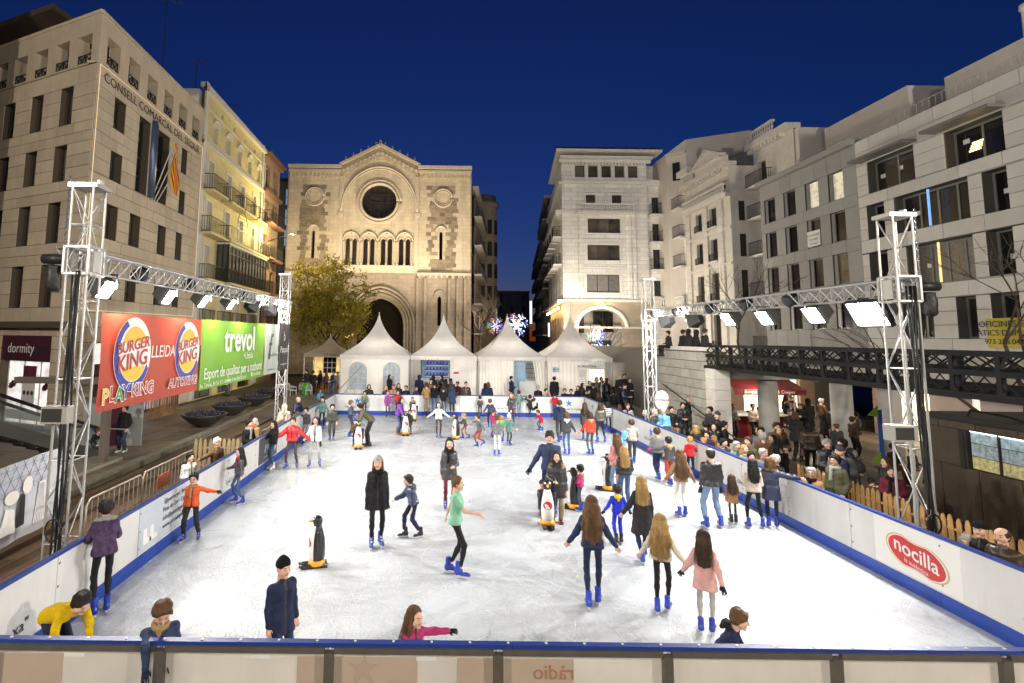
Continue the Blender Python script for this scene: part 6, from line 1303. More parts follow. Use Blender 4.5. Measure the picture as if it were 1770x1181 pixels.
def fence(label, a, b_, mat, h=1.15, step=.145):
    a = Vector(a); b_ = Vector(b_); t = thing('picket_fence', label, 'fence', a, group='wooden picket fences around the rink'); d = b_ - a; L = d.length; d.normalize(); nrm = Vector((-d.y, d.x, 0)); n = int(L / step); ang = math.atan2(d.y, d.x)
    for i in range(n): put('picket', pkm[mat.name], t, Matrix.Translation(a + d * (i + .5) * step + Z3 * random.uniform(-.02, .02)) @ Matrix.Rotation(ang, 4, 'Z') @ Matrix.Rotation(random.uniform(-.03, .03), 4, 'Y') @ Matrix.Diagonal((1, 1, h / .78, 1)))
    for z in (.3 * h, .75 * h): rod('rail', mat, a + nrm * .03 + Z3 * z, b_ + nrm * .03 + Z3 * z, .028, t)
fence('wooden picket fence behind the right boards near the kiosk', (9.6, 14.4, -.17), (9.7, 6.4, -.17), M_WOOD, 1.0)
fence('short wooden picket fence by the ramp behind the right boards', (8.75, 19.3, -.17), (8.8, 22.0, -.17), M_WOOD, 1.05)
fence('wooden picket fence behind the left boards below the planters', (-5.9, 17.6, GR), (-6.0, 22.0, GR), M_WOOD2, 1.2)
fence('wooden picket fence running up to the far left truss tower', (-7.6, 17.4, GR), (-5.95, 17.5, GR), M_WOOD2, 1.2); fence('far picket fence between the left truss tower and the entrance rail', (-5.9, 23.0, GR), (-5.7, 27, GR), M_WOOD2, 1.2)
# bowl planters
M_BOWL = M('planter_bowl', (.045, .042, .04), .5, .15, 6); M_PLANT = M('planter_plants', (.05, .05, .09), .8, .6, 14, rnd=.1)
for i, (x, y) in enumerate(((-10.25, 24.4), (-10.35, 27.9), (-10.4, 31.6), (-10.6, 35.5))):
    t = thing('bowl_planter', 'large dark bowl planter, %s from the camera on the left terrace' % ('nearest', 'second', 'third', 'fourth')[i], 'planter', (x, y, GL), group='bowl planters on the terrace'); b = MB(); b.lathe([(.28, 0), (.30, .04), (.5, .12), (.85, .40), (.97, .52), (1.0, .56), (.93, .56), (.85, .48), (0, .46)], n=26); put('bowl', tmpl('bowl', lambda: b.mesh('bowl', M_BOWL, True)), t, None, False)
    def lv():
        b = MB(); rs = random.Random(4)
        for k in range(420):
            a = rs.uniform(0, 6.28); r_ = .86 * math.sqrt(rs.random()); c = Vector((r_ * math.cos(a), r_ * math.sin(a), .46 + rs.uniform(0, .16))); u = Vector((rs.uniform(-1, 1), rs.uniform(-1, 1), rs.uniform(-.3, 1))).normalized() * .06; w_ = u.cross(Vector((rs.random(), rs.random(), .2))).normalized() * .035; b.face([c - w_, c + u, c + w_, c - u])
        return b.mesh('plants', M_PLANT)
    put('plants', tmpl('plants', lv), t, None, False)
# escalator and glass entrance at left
es = thing('escalator', 'escalator with black handrails in front of the plum shop sign', 'escalator', (-11, 15.5, GL)); M_STEP = M('escalator_step', (.09, .09, .085), .5, .15, 9); M_GLS = M('side_glass', (.20, .26, .26), .1, alpha=.35)
e0, e1 = Vector((-11.6, 18.3, GL)), Vector((-13.6, 12.2, 2.75)); ed = e1 - e0; side = Vector((ed.y, -ed.x, 0)).normalized()
for s_ in (-.55, .55):
    a = e0 + side * s_; c = e1 + side * s_; b = MB(); b.bar(a + Z3 * .05, c + Z3 * .05, .22, .35); b.build('truss_side', M('escalator_panel', (.05, .047, .045), .45), es); b = MB(); b.tube([a + Vector((.25, .75, .15)), a + Vector((.32, .95, .45)), a + Vector((.2, .6, .85)), a + Z3 * .95, c + Z3 * .95], .05, 8); b.build('handrail', M_CABLE, es, True)
    b = MB(); b.face([a + Z3 * .2, c + Z3 * .2, c + Z3 * .92, a + Z3 * .92]); b.build('glass_panel', M_GLS, es)
for k in range(16):
    p = e0 + ed * ((k + .5) / 16); piece('step', M_STEP, (-.48, -.2, -.12), (.48, .2, .08), es, (p, side, Vector((ed.x, ed.y, 0)).normalized(), Z3))
ge = thing('glass_entrance', 'low glass entrance frame with grey post beside the escalator', 'entrance', (-9.9, 17.4, GL)); piece('post', M('post_metal', (.20, .17, .15), .4, met=.4), (-10.35, 17.0, GL), (-10.15, 17.2, 2.4), ge); piece('kerb', M_CURB, (-11.5, 15.0, GL), (-10.1, 17.9, GL + .1), ge); piece('beam', M('post_metal'), (-13.2, 17.02, 2.4), (-10.15, 17.18, 2.6), ge)
rod('rail', M_GALV, (-11.2, 18.4, .8), (-10.3, 18.3, .8), .025, ge)
ad_ = thing('poster_stand', 'poster stand with pink and white posters in front of the shop', 'poster stand', (-11.5, 19.5, GL))
for k, m in enumerate((M('poster_grey', (.35, .36, .36), .5), M_PLUM, M('poster_grey'))): piece('poster', m, (-12.6 + k * .75, 19.6, GL + .1), (-11.95 + k * .75, 19.66, 1.7), ad_)
bc = thing('stacked_barriers', 'stack of orange-brown barriers leaning by the office wall', 'barriers', (-13.4, 26.8, GL))
for k in range(6): crowd(bc, -13.6 + .11 * k, 26.0 + .05 * k, 27.8, GL, 1.0, M('rusty_barrier', (.36, .19, .08), .6))
# ================================================================ tents
M_TENT = translucent(M('tent_canvas', (.80, .77, .73), .6, .05, 1.5, .15, 6, stain=.10), .22); M_POLE = M('tent_pole', (.45, .44, .42), .4, met=.6); M_TWIN = M('tent_window', (.40, .46, .50), .15, .3, 4, emit=.10)
def tent(label, x0, x1, y0, y1, ze, zp, k, mat=None, zb=GB):
    mat = mat or M_TENT; t = thing('marquee_tent', label, 'tent', ((x0 + x1) / 2, (y0 + y1) / 2, zb)); cx, cy = (x0 + x1) / 2, (y0 + y1) / 2; b = MB(); n = 10; m = 8
    def P_(i, j, sd_):
        s_ = j / n; q = (1 - s_) ** 1.9 if True else 0; zz = ze + (zp - ze) * (s_ ** 1.0 * .62 + .38 * s_ ** 3.2); hw = (1 - s_) ** 1.28; e = -1 + 2 * i / m; sag = .06 * (1 - e * e) * (1 - s_) * -1
        ux, uy = (e * hw, -hw) if sd_ == 0 else (hw, e * hw) if sd_ == 1 else (-e * hw, hw) if sd_ == 2 else (-hw, -e * hw); return Vector((cx + ux * (x1 - x0) / 2, cy + uy * (y1 - y0) / 2, zz + sag))
    for sd_ in range(4):
        for j in range(n):
            for i in range(m): b.face([P_(i, j, sd_), P_(i + 1, j, sd_), P_(i + 1, j + 1, sd_), P_(i, j + 1, sd_)])
    b.build('roof', mat, t, True); b = MB(); N_ = 22
    for s0, s1 in (((x0, y0 - .015), (x1, y0 - .015)), ((x1, y0), (x1, y1)), ((x0, y0), (x0, y1))):
        for i in range(N_):
            a = Vector((*s0, ze)).lerp(Vector((*s1, ze)), i / N_); c = Vector((*s0, ze)).lerp(Vector((*s1, ze)), (i + 1) / N_); b.face([a, c] + [a.lerp(c, .5 + .5 * math.cos(q)) - Z3 * (.16 + .1 * math.sin(q)) for q in np.linspace(0, math.pi, 7)])
    b.build('valance', mat, t)
    for x in (x0 + .04, x1 - .04):
        for y in (y0 + .04, y1 - .04): rod('pole', M_POLE, (x, y, zb), (x, y, ze), .04, t)
    rod('peak_pole', M_POLE, (cx, cy, zp - .35), (cx, cy, zp + .05), .03, t)
    return t
def canvas(t, pts_x, y, z0, z1, fold=.05, mat=None, holes=None):
    b = MB(); n = 36; xs = [pts_x[0] + (pts_x[1] - pts_x[0]) * i / n for i in range(n + 1)]
    for i in range(n): b.face([(xs[i], y + fold * math.sin(i * 1.9), z0), (xs[i + 1], y + fold * math.sin((i + 1) * 1.9), z0), (xs[i + 1], y + fold * .6 * math.sin((i + 1) * 1.9), z1), (xs[i], y + fold * .6 * math.sin(i * 1.9), z1)])
    return b.build('canvas_wall', mat or M_TENT, t, True)
YT, ZE, ZP = 33.0, 2.85, 5.55; xs = [-5.75, -1.4, 2.75, 6.95, 11.05]; TT = []
names = ['first white pagoda tent from the left, with two arched windows', 'second white pagoda tent, with blue skates on shelves in its counter', 'third white pagoda tent, with the open doorway and tied-back curtain', 'fourth white pagoda tent, at the right with the notice boards']
for i in range(4): TT.append(tent(names[i], xs[i] + .02, xs[i + 1] - .02, YT, YT + 4.2, ZE, ZP, i))
def arch_window(t, x0, x1, z0, z1, y):
    cx = (x0 + x1) / 2; w_ = (x1 - x0) / 2; pts = [(x0, z0), (x1, z0)] + [(cx + w_ * math.cos(q), z1 - w_ + w_ * math.sin(q)) for q in np.linspace(0, math.pi, 11)]; b = MB(); b.face([(x, y, z) for x, z in pts]); o = b.build('window', M_TWIN, t); b = MB()
    for k in range(1, 4): x = x0 + (x1 - x0) * k / 4; b.bar((x, y - .01, z0), (x, y - .01, z1 - .1), .02)
    for k in range(1, 4): z = z0 + (z1 - z0) * k / 4.6; b.bar((x0, y - .012, z), (x1, y - .012, z), .02)
    b.build('glazing_bar', M_WT, o); return o
t = TT[0]; canvas(t, (xs[0] + .1, xs[1] - .1), YT + .05, GB, ZE - .05, .008); arch_window(t, -5.15, -4.05, .75, 2.45, YT + .025); arch_window(t, -3.05, -2.0, .75, 2.45, YT + .025)
t = TT[1]; canvas(t, (xs[1] + .1, -.75), YT + .05, GB, ZE - .05, .06); canvas(t, (1.05, xs[2] - .1), YT + .05, GB, ZE - .05, .008)
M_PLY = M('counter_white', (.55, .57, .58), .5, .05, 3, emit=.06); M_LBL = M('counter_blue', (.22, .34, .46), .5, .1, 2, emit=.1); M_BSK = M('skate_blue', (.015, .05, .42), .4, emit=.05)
piece('counter', M_PLY, (-.75, YT + .1, GB), (1.05, YT + .7, 1.45), t); piece('back_panel', M_LBL, (-.7, YT + 1.6, 1.3), (1.05, YT + 1.65, 2.75), t)
for k in range(4):
    piece('shelf', M_PLY, (-.5, YT + 1.1, 1.52 + k * .34), (1.0, YT + 1.45, 1.55 + k * .34), t)
    for j in range(7): put('stored_skate', tmpl('skate', skate_meshes)[0], t, Matrix.Translation((-.4 + j * .21, YT + 1.25, 1.5 + k * .34)) @ Matrix.Rotation(2.2 + (j % 2) * .4, 4, 'Z') @ Matrix.Scale(.95, 4)).color = (.012, .035, .42, 1)
piece('notice', M_WPR, (1.25, YT + .03, 1.75), (1.6, YT + .045, 2.2), t); piece('notice_band', M_RED, (1.27, YT + .022, 1.78), (1.58, YT + .03, 1.9), t)
t = TT[2]; canvas(t, (xs[2] + .1, 4.95), YT + .05, GB, ZE - .05, .03); piece('door_panel', M_LBL, (4.95, YT + .5, GB), (5.75, YT + .55, 2.75), t); piece('inner_wall', M_PLY, (5.2, YT + 1.7, GB), (6.9, YT + 1.75, 2.75), t); piece('counter', M_PLY, (5.35, YT + .35, GB), (6.6, YT + .8, 1.35), t)
for k in range(4): piece('shelf', M_FRG, (5.95, YT + 1.4, 1.5 + k * .28), (6.7, YT + 1.65, 1.53 + k * .28), t)
b = MB()
for i in range(12):
    q = lambda k, j: Vector((6.1 + .8 * k / 12 - (.0 if j else 0) + (-.02 * k if j == 0 else .55 - .045 * k) * 0 + (0 if j == 0 else .42 * (1 - k / 12)), YT + .04 + .05 * math.sin(k * 2.2), (ZE - .05) if j == 0 else GB + .3))
    b.face([q(i, 0), q(i + 1, 0), q(i + 1, 1), q(i, 1)])
b.build('curtain', M_TENT, t, True)
t = TT[3]; canvas(t, (xs[3] + .1, 9.6), YT + .05, GB, ZE - .05, .02); canvas(t, (10.55, xs[4] - .1), YT + .05, GB, ZE - .05, .06); piece('ticket_window', M('ticket_glow', (.95, .82, .62), .5, .2, 3, emit=1.2), (9.6, YT + .3, 1.3), (10.6, YT + .34, 2.15), t); piece('counter', M_PLY, (9.55, YT + .1, GB), (10.6, YT + .25, 1.28), t); piece('header_board', M_WPR, (9.6, YT + .08, 2.2), (10.6, YT + .1, 2.6), t)
for k, (x, z, w_, h_, s_) in enumerate(((7.35, 1.95, .4, .3, '←'), (8.95, 1.7, .45, .42, ''), (9.15, 2.2, .6, .25, 'NORMATIVA'))):
    if s_ != 'NORMATIVA': piece('notice', M_WPR if k else M_TWIN, (x, YT + .02, z), (x + w_, YT + .035, z + h_), t)
    if s_: text(s_, t, (Vector((x + w_ / 2, YT + .015, z + h_ / 2)), X3, Z3, -Y3), .2 if k else .5, M_INK if k else M_STAR)
for k in range(5): piece('notice_line', M_INK, (9.0, YT + .028, 1.62 - k * .11), (9.4 + .03 * (k % 3), YT + .034, 1.635 - k * .11), t)
m2 = translucent(M('tent_canvas_beige', (.42, .36, .28), .7, .06, 2), .2); st = tent('small beige tent with warm lit interior behind the first white tent', -9.15, -6.0, 38, 41, 2.75, 4.1, 9, m2)
M_WARM = M('warm_interior', (.9, .62, .25), .6, .4, 2, emit=.55); piece('back_panel', M_WARM, (-9.0, 40.8, GB), (-6.1, 40.9, 2.6), st)
for k in range(2): o = piece('window', M_WT, (-8.3 + k * 1.5, 40.74, 1.2), (-7.3 + k * 1.5, 40.78, 2.4), st); [piece('pane', M_PANE, (-8.27 + k * 1.5 + .33 * i, 40.71, 1.23 + .4 * j), (-8.0 + k * 1.5 + .33 * i, 40.735, 1.58 + .4 * j), st) for i in range(3) for j in range(3)]
text('LO MARRACO', st, (Vector((-7.0, 37.96, 2.66)), X3, Z3, -Y3), .22, M_INK)
M_PLAST = M('white_plastic', (.62, .61, .58), .4)
def chair_mesh():
    b = MB()
    for x in (-.22, .22):
        for y in (-.2, .2): b.tube([(x, y, 0), (x * .9, y * .9, .42)], .02, 5)
    b.box((-.23, -.22, .41), (.23, .22, .44)); b.tube([(-.23 + .46 * k / 8, .22 + .05 * math.sin(k / 8 * 3.14), .44 + .45 * math.sin(k / 8 * 3.14) ** .5) for k in range(9)], .02, 5)
    for k in range(1, 6): x = -.23 + .46 * k / 6; b.bar((x, .22, .44), (x, .25, .80), .025)
    for x in (-.24, .24): b.tube([(x, .22, .66), (x, -.18, .64), (x, -.2, .42)], .018, 5)
    return b.mesh('chair', M_PLAST)
for i in range(6): x = 3.0 + i * .55; o = put('plastic_chair', tmpl('chair', chair_mesh), None, Matrix.Translation((x, 31.6 + .2 * (i % 2), GB)) @ Matrix.Rotation(.2 * (i % 3), 4, 'Z')); tag(o, '%s white plastic chair from the left in the row behind the far boards' % ('first', 'second', 'third', 'fourth', 'fifth', 'sixth')[i], 'chair', 'white chairs behind the far boards')
for i in range(5):
    o = put('plastic_chair', tmpl('chair', chair_mesh), None, Matrix.Translation((-10.4 + i * .5, 36.5 + .7 * (i % 2), GB)) @ Matrix.Rotation(.9 * i, 4, 'Z')); tag(o, '%s white cafe chair from the left on the dark terrace near the small beige tent' % ('first', 'second', 'third', 'fourth', 'fifth')[i], 'chair', 'cafe chairs left of the small tent')
oc = M('orange_plastic', (.65, .16, .02), .5)
for i in range(4):
    me = tmpl('chair', chair_mesh).copy(); me.materials.clear(); me.materials.append(oc); o = put('plastic_chair', me, None, Matrix.Translation((-8.8 + i * .6, 38.6, GB + .35)) @ Matrix.Rotation(.7 * i, 4, 'Z')); tag(o, '%s orange chair from the left inside the small beige tent' % ('first', 'second', 'third', 'fourth')[i], 'chair', 'orange chairs in the small tent')
piece('floor_deck', M_PLANK, (-9.1, 38.0, GB), (-6.0, 41, GB + .35), st)
for lb, p, q, zz in (('metal entrance handrail at the far left corner of the rink', (-4.9, 28.3), (-4.2, 32), (1.2, 2.3)), ('metal handrail beside the ramp behind the far right tower', (9.2, 29.5), (11.0, 35.0), (1.35, 1.9))):
    hr = thing('handrail', lb, 'handrail', (p[0], p[1], GB)); a = Vector((*p, zz[0])); c = Vector((*q, zz[1])); rod('rail', M_ALU, a, c, .03, hr); rod('rail', M_ALU, a - Z3 * .45, c - Z3 * .45, .02, hr)
    for k in range(4): m = a.lerp(c, k / 3); rod('post', M_ALU, (m.x, m.y, GB), m, .022, hr)
# food cart
ct = thing('food_cart', 'red crepe stall with red awning under the terrace', 'food stall', (15.3, 24.5, GR)); M_CR = M('cart_red', (.17, .012, .018), .45, .08, 4)
piece('body', M_CR, (14.0, 25.2, GR), (16.9, 26.6, GR + 1.05), ct); piece('counter', M_WPR, (13.9, 25.0, GR + 1.05), (17.0, 26.6, GR + 1.1), ct)
for x in (14.0, 16.85):
    for y in (25.2, 26.5): rod('post', M_ALU, (x, y, GR + 1.1), (x, y, GR + 2.35), .03, ct)
b = MB(); b.face([(13.8, 24.7, GR + 2.3), (17.1, 24.7, GR + 2.3), (17.0, 25.9, GR + 2.75), (13.9, 25.9, GR + 2.75)]); b.face([(13.8, 24.7, GR + 2.05), (17.1, 24.7, GR + 2.05), (17.1, 24.7, GR + 2.3), (13.8, 24.7, GR + 2.3)]); b.face([(13.9, 25.9, GR + 2.75), (17, 25.9, GR + 2.75), (17.1, 26.9, GR + 2.4), (13.8, 26.9, GR + 2.4)]); b.face([(13.8, 24.7, GR + 2.3), (13.9, 25.9, GR + 2.75), (13.8, 26.9, GR + 2.4)]); b.build('awning', M_CR, ct)
text('Bunyols, Gofres & Crepes', ct, (Vector((15.4, 24.68, GR + 2.19)), X3, Z3, -Y3), .22, M_WPR); text('XOCOLATA', ct, (Vector((15.4, 24.66, GR + 2.09)), X3, Z3, -Y3), .1, M_WPR); text('& Crepes', ct, (Vector((16.2, 25.17, GR + .45)), X3, Z3, -Y3), .45, M_WPR, shear=.2)
bn = thing('bench', 'low bench with seated people by the second column', 'bench', (15.3, 17.8, GR)); piece('seat', M_PLANK, (14.6, 17.6, GR + .4), (16.4, 18.1, GR + .46), bn); [piece('leg', M_IRON, (x, 17.65, GR), (x + .08, 18.05, GR + .4), bn) for x in (14.7, 16.2)]
sr = thing('stroller', 'dark pushchair beside the man in the grey jacket', 'stroller', (13.7, 17.6, GR)); V, F = field([((0, 0, .5), (.1, .25, .62), .2, .16), ((0, .2, .7), (0, .28, .95), .18, .12)], .035, .05); put('seat', mesh_vf('seat', V, F, M('stroller_cloth', (.05, .05, .055), .8)), sr, None, False)
for x in (-.22, .22):
    for y in (-.2, .35): b = MB(); b.tube([(x, y + .11 * math.cos(q), .12 + .11 * math.sin(q)) for q in np.linspace(0, 6.28, 13)], .02, 5); b.build('wheel', M_CABLE, sr, True, False)
    b = MB(); b.tube([(x, -.2, .12), (x, .35, .95), (x, .5, 1.0)], .014, 5); b.build('frame', M_STEEL, sr, True, False)
# ================================================================ penguin skating aids
M_PB = M('penguin_black', (.018, .019, .022), .28); M_PW = M('penguin_white', (.74, .73, .70), .35, .04, 6); M_PO = M('penguin_orange', (.75, .33, .015), .35)
def penguin_parts():
    prof = [(.125, .10), (.15, .2), (.158, .35), (.145, .52), (.11, .66), (.08, .745), (.075, .77)]
    b = MB(); b.lathe(prof, n=24); V = np.array(b.v); b.m = [1 if (np.mean([b.v[i][1] for i in f]) > .55 * np.hypot(np.mean([b.v[i][0] for i in f]), np.mean([b.v[i][1] for i in f])) and len(f) == 4) else 0 for f in b.f]; body = b.mesh('body', [M_PB, M_PW], True)
    hd = mesh_vf('head', *field([((0, .0, .86), (0, .015, .87), .092, .088), ((0, 0, .76), (0, 0, .8), .075, .08)], .012, .03), M_PB)
    b = MB(); b.tube([(0, .09, .865), (0, .19, .84)], [.035, .008], 8); bk = b.mesh('beak', M_PO, True)
    b = MB()
    for x in (-.05, .05): b.lathe([(0, -.022), (.02, -.012), (.026, 0), (.02, .012), (0, .022)], c=(x, .088, .905), n=8)
    ey = b.mesh('eye', M_PW, True)
    b = MB(); b.lathe([(.15, .04), (.16, .06), (.16, .11), (.125, .15)], n=20); ft = b.mesh('base', M_PO, True)
    b = MB(); b.tube([(0, -.2, .035), (0, .26, .035), (0, .34, .06)], [.045, .045, .025], 8); rn = b.mesh('runner', M_PB, True)
    wg = mesh_vf('flipper', *field([((0, 0, .66), (.0, -.02, .34), .045, .035), ((0, .03, .6), (0, .0, .36), .03, .03)], .012, .02), M_PB); return body, hd, bk, ey, ft, rn, wg
PEN = penguin_parts()
def penguin(label, x, y, face, H=.97, z=0.):
    t = thing('skating_aid', label, 'penguin skate aid', (x, y, z), R(face + 180), 'penguin shaped skating aids'); S_ = Matrix.Scale(H / .97, 4); b_ = put('body', PEN[0], t, S_, False)
    put('head', PEN[1], t, S_, False); put('beak', PEN[2], t, S_, False); put('eye', PEN[3], t, S_, False); put('base', PEN[4], t, S_, False)
    for g in (-1, 1): put('runner', PEN[5], t, S_ @ Matrix.Translation((g * .085, 0, 0)), False); put('flipper', PEN[6], t, S_ @ Matrix.Translation((g * .155, -.02, 0)), False)
    k = H / .97
    def em():
        b = MB(); b.face([(.10 * math.cos(q) * (1 - .1 * math.sin(q)), .163 - .045 * abs(math.cos(q)) ** 2 * .9, .46 + .085 * math.sin(q)) for q in np.linspace(0, 6.0, 20)]); return b.mesh('emblem', M_RED)
    put('emblem', tmpl('pemb', em), t, S_, False)
    cu = text('nocilla', None, (Vector((0, 0, 0)), X3, Z3, Y3), .09, M_WPR); cu.name = 'lettering'; cu.parent = t; cu.matrix_basis = S_ @ Matrix(((-.07, 0, 0, 0), (0, 0, .085, .168), (0, .07, 0, .46), (0, 0, 0, 1)))
    return t
for lb, px, py, fc, H in (('lone penguin skating aid facing left on the empty ice', 547, 979, -75, .87), ('penguin skating aid pushed by the woman in the dark fur-hooded parka', 946, 909, -5, .97), ('penguin skating aid seen from the side, held by the girl in magenta', 993, 880, -115, .97), ('penguin skating aid held by the girl in the flowered jacket', 1052, 848, -110, .97), ('penguin skating aid under the bending man in olive', 619, 775, 5, .97), ('penguin skating aid beside the woman in the purple jacket', 701, 752, 0, .97), ('far penguin skating aid in front of the far boards', 715, 727, 0, .97), ('penguin skating aid pushed by the small child with red tights', 788, 759, -60, .97)):
    p = onz(px, py); penguin(lb, p.x, p.y, fc, H)
# ================================================================ trees
def tree_leafy(label, base, h, rad, mat, lm):
    t = thing('leafy_tree', label, 'tree', base); b = MB(); rs = random.Random(5); base = Vector(base); b.tube([base, base + Vector((.1, 0, 2)), base + Vector((0, .1, h * .45))], [.28, .22, .15], 9); tips = []
    for k in range(16):
        a = rs.uniform(0, 6.28); p0 = base + Z3 * rs.uniform(2.0, h * .5); r_ = rad * rs.uniform(.55, .95); p1 = p0 + Vector((r_ * .55 * math.cos(a), r_ * .55 * math.sin(a), rs.uniform(1.0, 2.5))); p2 = base + Vector((r_ * math.cos(a), r_ * math.sin(a), rs.uniform(h * .42, h * .9))); b.tube([p0, p1, p2], [.09, .05, .015], 6); tips += [p1, p2, p1.lerp(p2, .5)]
    b.build('trunk', M('bark', (.07, .05, .035), .9, .3, 8, .6, 20), t, True)
    V, F = [], []; nc = 300
    for c in range(nc):
        u = rs.random() ** .42; th = rs.uniform(0, 6.28); ph = math.acos(rs.uniform(-.75, 1)); cc = base + Vector((rad * u * math.sin(ph) * math.cos(th), rad * u * math.sin(ph) * math.sin(th), h * .56 + h * .44 * u * math.cos(ph)))
        if rs.random() < .25: cc = rs.choice(tips) + Vector((rs.gauss(0, .3), rs.gauss(0, .3), rs.gauss(0, .3)))
        cs = rs.uniform(.35, .75)
        for k in range(46):
            p = cc + Vector((rs.gauss(0, cs * .6), rs.gauss(0, cs * .6), rs.gauss(0, cs * .38))); d = Vector((rs.uniform(-1, 1), rs.uniform(-1, 1), rs.uniform(-.9, .3))).normalized() * rs.uniform(.11, .20); w_ = d.cross(Vector((rs.uniform(-1, 1), rs.uniform(-1, 1), 1))).normalized() * d.length * .4
            n = len(V); V += [p - d, p + w_, p + d, p - w_]; F.append((n, n + 1, n + 2, n + 3))
    me = bpy.data.meshes.new('crown'); me.from_pydata([tuple(v) for v in V], [], F); me.materials.append(lm); o = put('crown', me, t); return t
M_LEAF = translucent(M('leaf_yellow_green', (.29, .24, .024), .6, .6, .9), .3)
tree_leafy('leafy yellow-green tree lit from above in front of the church', (-8.9, 46, .5), 10.4, 3.9, M_LEAF, M_LEAF)
def bare(label, base, h, seed, d0):
    t = thing('bare_tree', label, 'tree', base); rs = random.Random(seed); b = MB(); tw_ = MB()
    def grow(p, d, L, r_, lv):
        q = p + d * L; mid = p.lerp(q, .5) + Vector((rs.uniform(-1, 1), rs.uniform(-1, 1), rs.uniform(-1, 1))) * L * .07; (b if lv < 2 else tw_).tube([p, mid, q], [r_, r_ * .85, r_ * .68], 6 if lv < 2 else 4, False)
        if lv >= 5: return
        for k in range(rs.choice((2, 3)) if lv else 4):
            nd = (d + Vector((rs.uniform(-1, 1), rs.uniform(-1, 1), rs.uniform(-.35, .6))) * .75).normalized(); grow(q if k < 2 else p.lerp(q, rs.uniform(.5, .95)), nd, L * rs.uniform(.6, .8), r_ * .6, lv + 1)
    grow(Vector(base), Vector(d0).normalized(), h * .33, h * .011, 0); b.build('trunk', M('bark'), t, True); tag(tw_.build('twigs', M('bark'), t), kind='stuff'); return t
bare('bare leafless tree in front of the beige building at right', (17.0, 15.6, GR), 9.0, 3, (.05, 0, 1)); bare('bare leafless tree in front of the ornate stone building', (19.5, 34, 2.98), 6.6, 8, (0, 0, 1)); bare('bare leafless tree with pale trunk by the ramp behind the tents', (11.2, 37.5, .3), 6.5, 6, (0, 0, 1)); bare('dark leafless tree at the mouth of the street by the church', (4.6, 52, 1.6), 8, 12, (0, 0, 1))
# ================================================================ coloured light ornaments, lamps
LED = [M('led_%d' % i, c, .4, emit=.9) for i, c in enumerate(((.05, .16, 1), (.75, .85, 1), (1, .06, .08), (.05, .8, .4), (1, .35, .05)))]
def snowflake(label, c, s_, seed):
    t = thing('light_ornament', label, 'light ornament', c); rs = random.Random(seed); mb = [MB() for _ in LED]; 
    for a in range(6):
        for i in range(9):
            for j in (-2, -1, 0, 1, 2):
                an = a * 1.047 + j * .16 * (1 if i > 3 else .4); r_ = s_ * (.12 + i * .082) + rs.gauss(0, .05); p = Vector((r_ * math.cos(an) + rs.gauss(0, .04), rs.gauss(0, .12), r_ * math.sin(an) + rs.gauss(0, .04))); k = rs.choice((0, 0, 1, 1, 1, 2, 3, 4)) if rs.random() < .4 else (a % 5 if i > 4 else 1); q = .05 * s_ / 1.1; mb[k].lathe([(0, -q), (q * .8, 0), (0, q)], c=tuple(p), n=5)
    fr_ = MB()
    for a in range(6): fr_.bar((0, .05, 0), (s_ * math.cos(a * 1.047), .05, s_ * math.sin(a * 1.047)), .03)
    fr_.build('frame', M_IRON, t, False, False)
    for i, m in enumerate(mb):
        if m.v: tag(m.build('bulbs', LED[i], t, False, False), kind='stuff')
    return t
snowflake('large multicoloured snowflake light hanging in the narrow street', (7.4, 47.5, 5.2), 1.2, 1); snowflake('smaller multicoloured snowflake light in front of the white building arch', (14.0, 46.0, 4.35), .98, 2); snowflake('third snowflake light far down the street', (7.2, 62, 5.4), 1.2, 3)
b = MB(); sgn = thing('street_sign', 'glowing white vertical sign far down the street', 'sign', (14.6, 80, 6)); b.box((14.5, 80, 6.2), (14.8, 80.3, 9.6)); b.build('panel', M('sign_glow', (.8, .9, 1), .5, emit=1.2), sgn)
sgn = thing('street_sign', 'small glowing bluish sign under the arcade of the white building', 'sign', (12.9, 58, 4)); b = MB(); b.box((12.45, 57.9, 4.2), (12.62, 58, 5.7)); b.build('panel', M('sign_glow_violet', (.5, .55, 1), .5, emit=1.2), sgn)
def point(t, p, power, col, rad=.12):
    l = bpy.data.lights.new('lamp_light', 'POINT'); l.energy = power; l.color = col; l.shadow_soft_size = rad; o = link(bpy.data.objects.new('lamp', l)); o.location = p; return adopt(o, t)
M_BULB = M('bulb_warm', (1, .62, .2), .4, emit=25)
def wall_lamp(label, p, power):
    p = Vector(p); t = thing('wall_lamp', label, 'lamp', p, group='warm arcade lamps of the white corner building'); b = MB(); b.lathe([(.02, -.14), (.12, -.05), (.12, .05), (.02, .14)], c=tuple(p), n=10); b.build('bulb', M_BULB, t, True); b = MB(); b.box((p.x - .15, p.y - .15, p.z + .15), (p.x + .15, p.y + .15, p.z + .2)); b.build('cap', M_IRON, t); point(t, p + Vector((0, -.05, -.3)), power, (1, .60, .22)); return t
wall_lamp('warm lamp above the round arch of the white corner building', (15.8, 49.5, 7.15), 90)
for i, u in enumerate((.5, 4.0, 7.4, 10.8, 14.2)):
    q = Vector((12.2, 50, 0)) + Vector((.14, .99, 0)).normalized() * u + Vector((-.99, .14, 0)) * .45; wall_lamp('%s warm arcade lamp along the street side of the white building' % ('nearest', 'second', 'third', 'fourth', 'fifth')[i], (q.x, q.y, 6.9), 55)
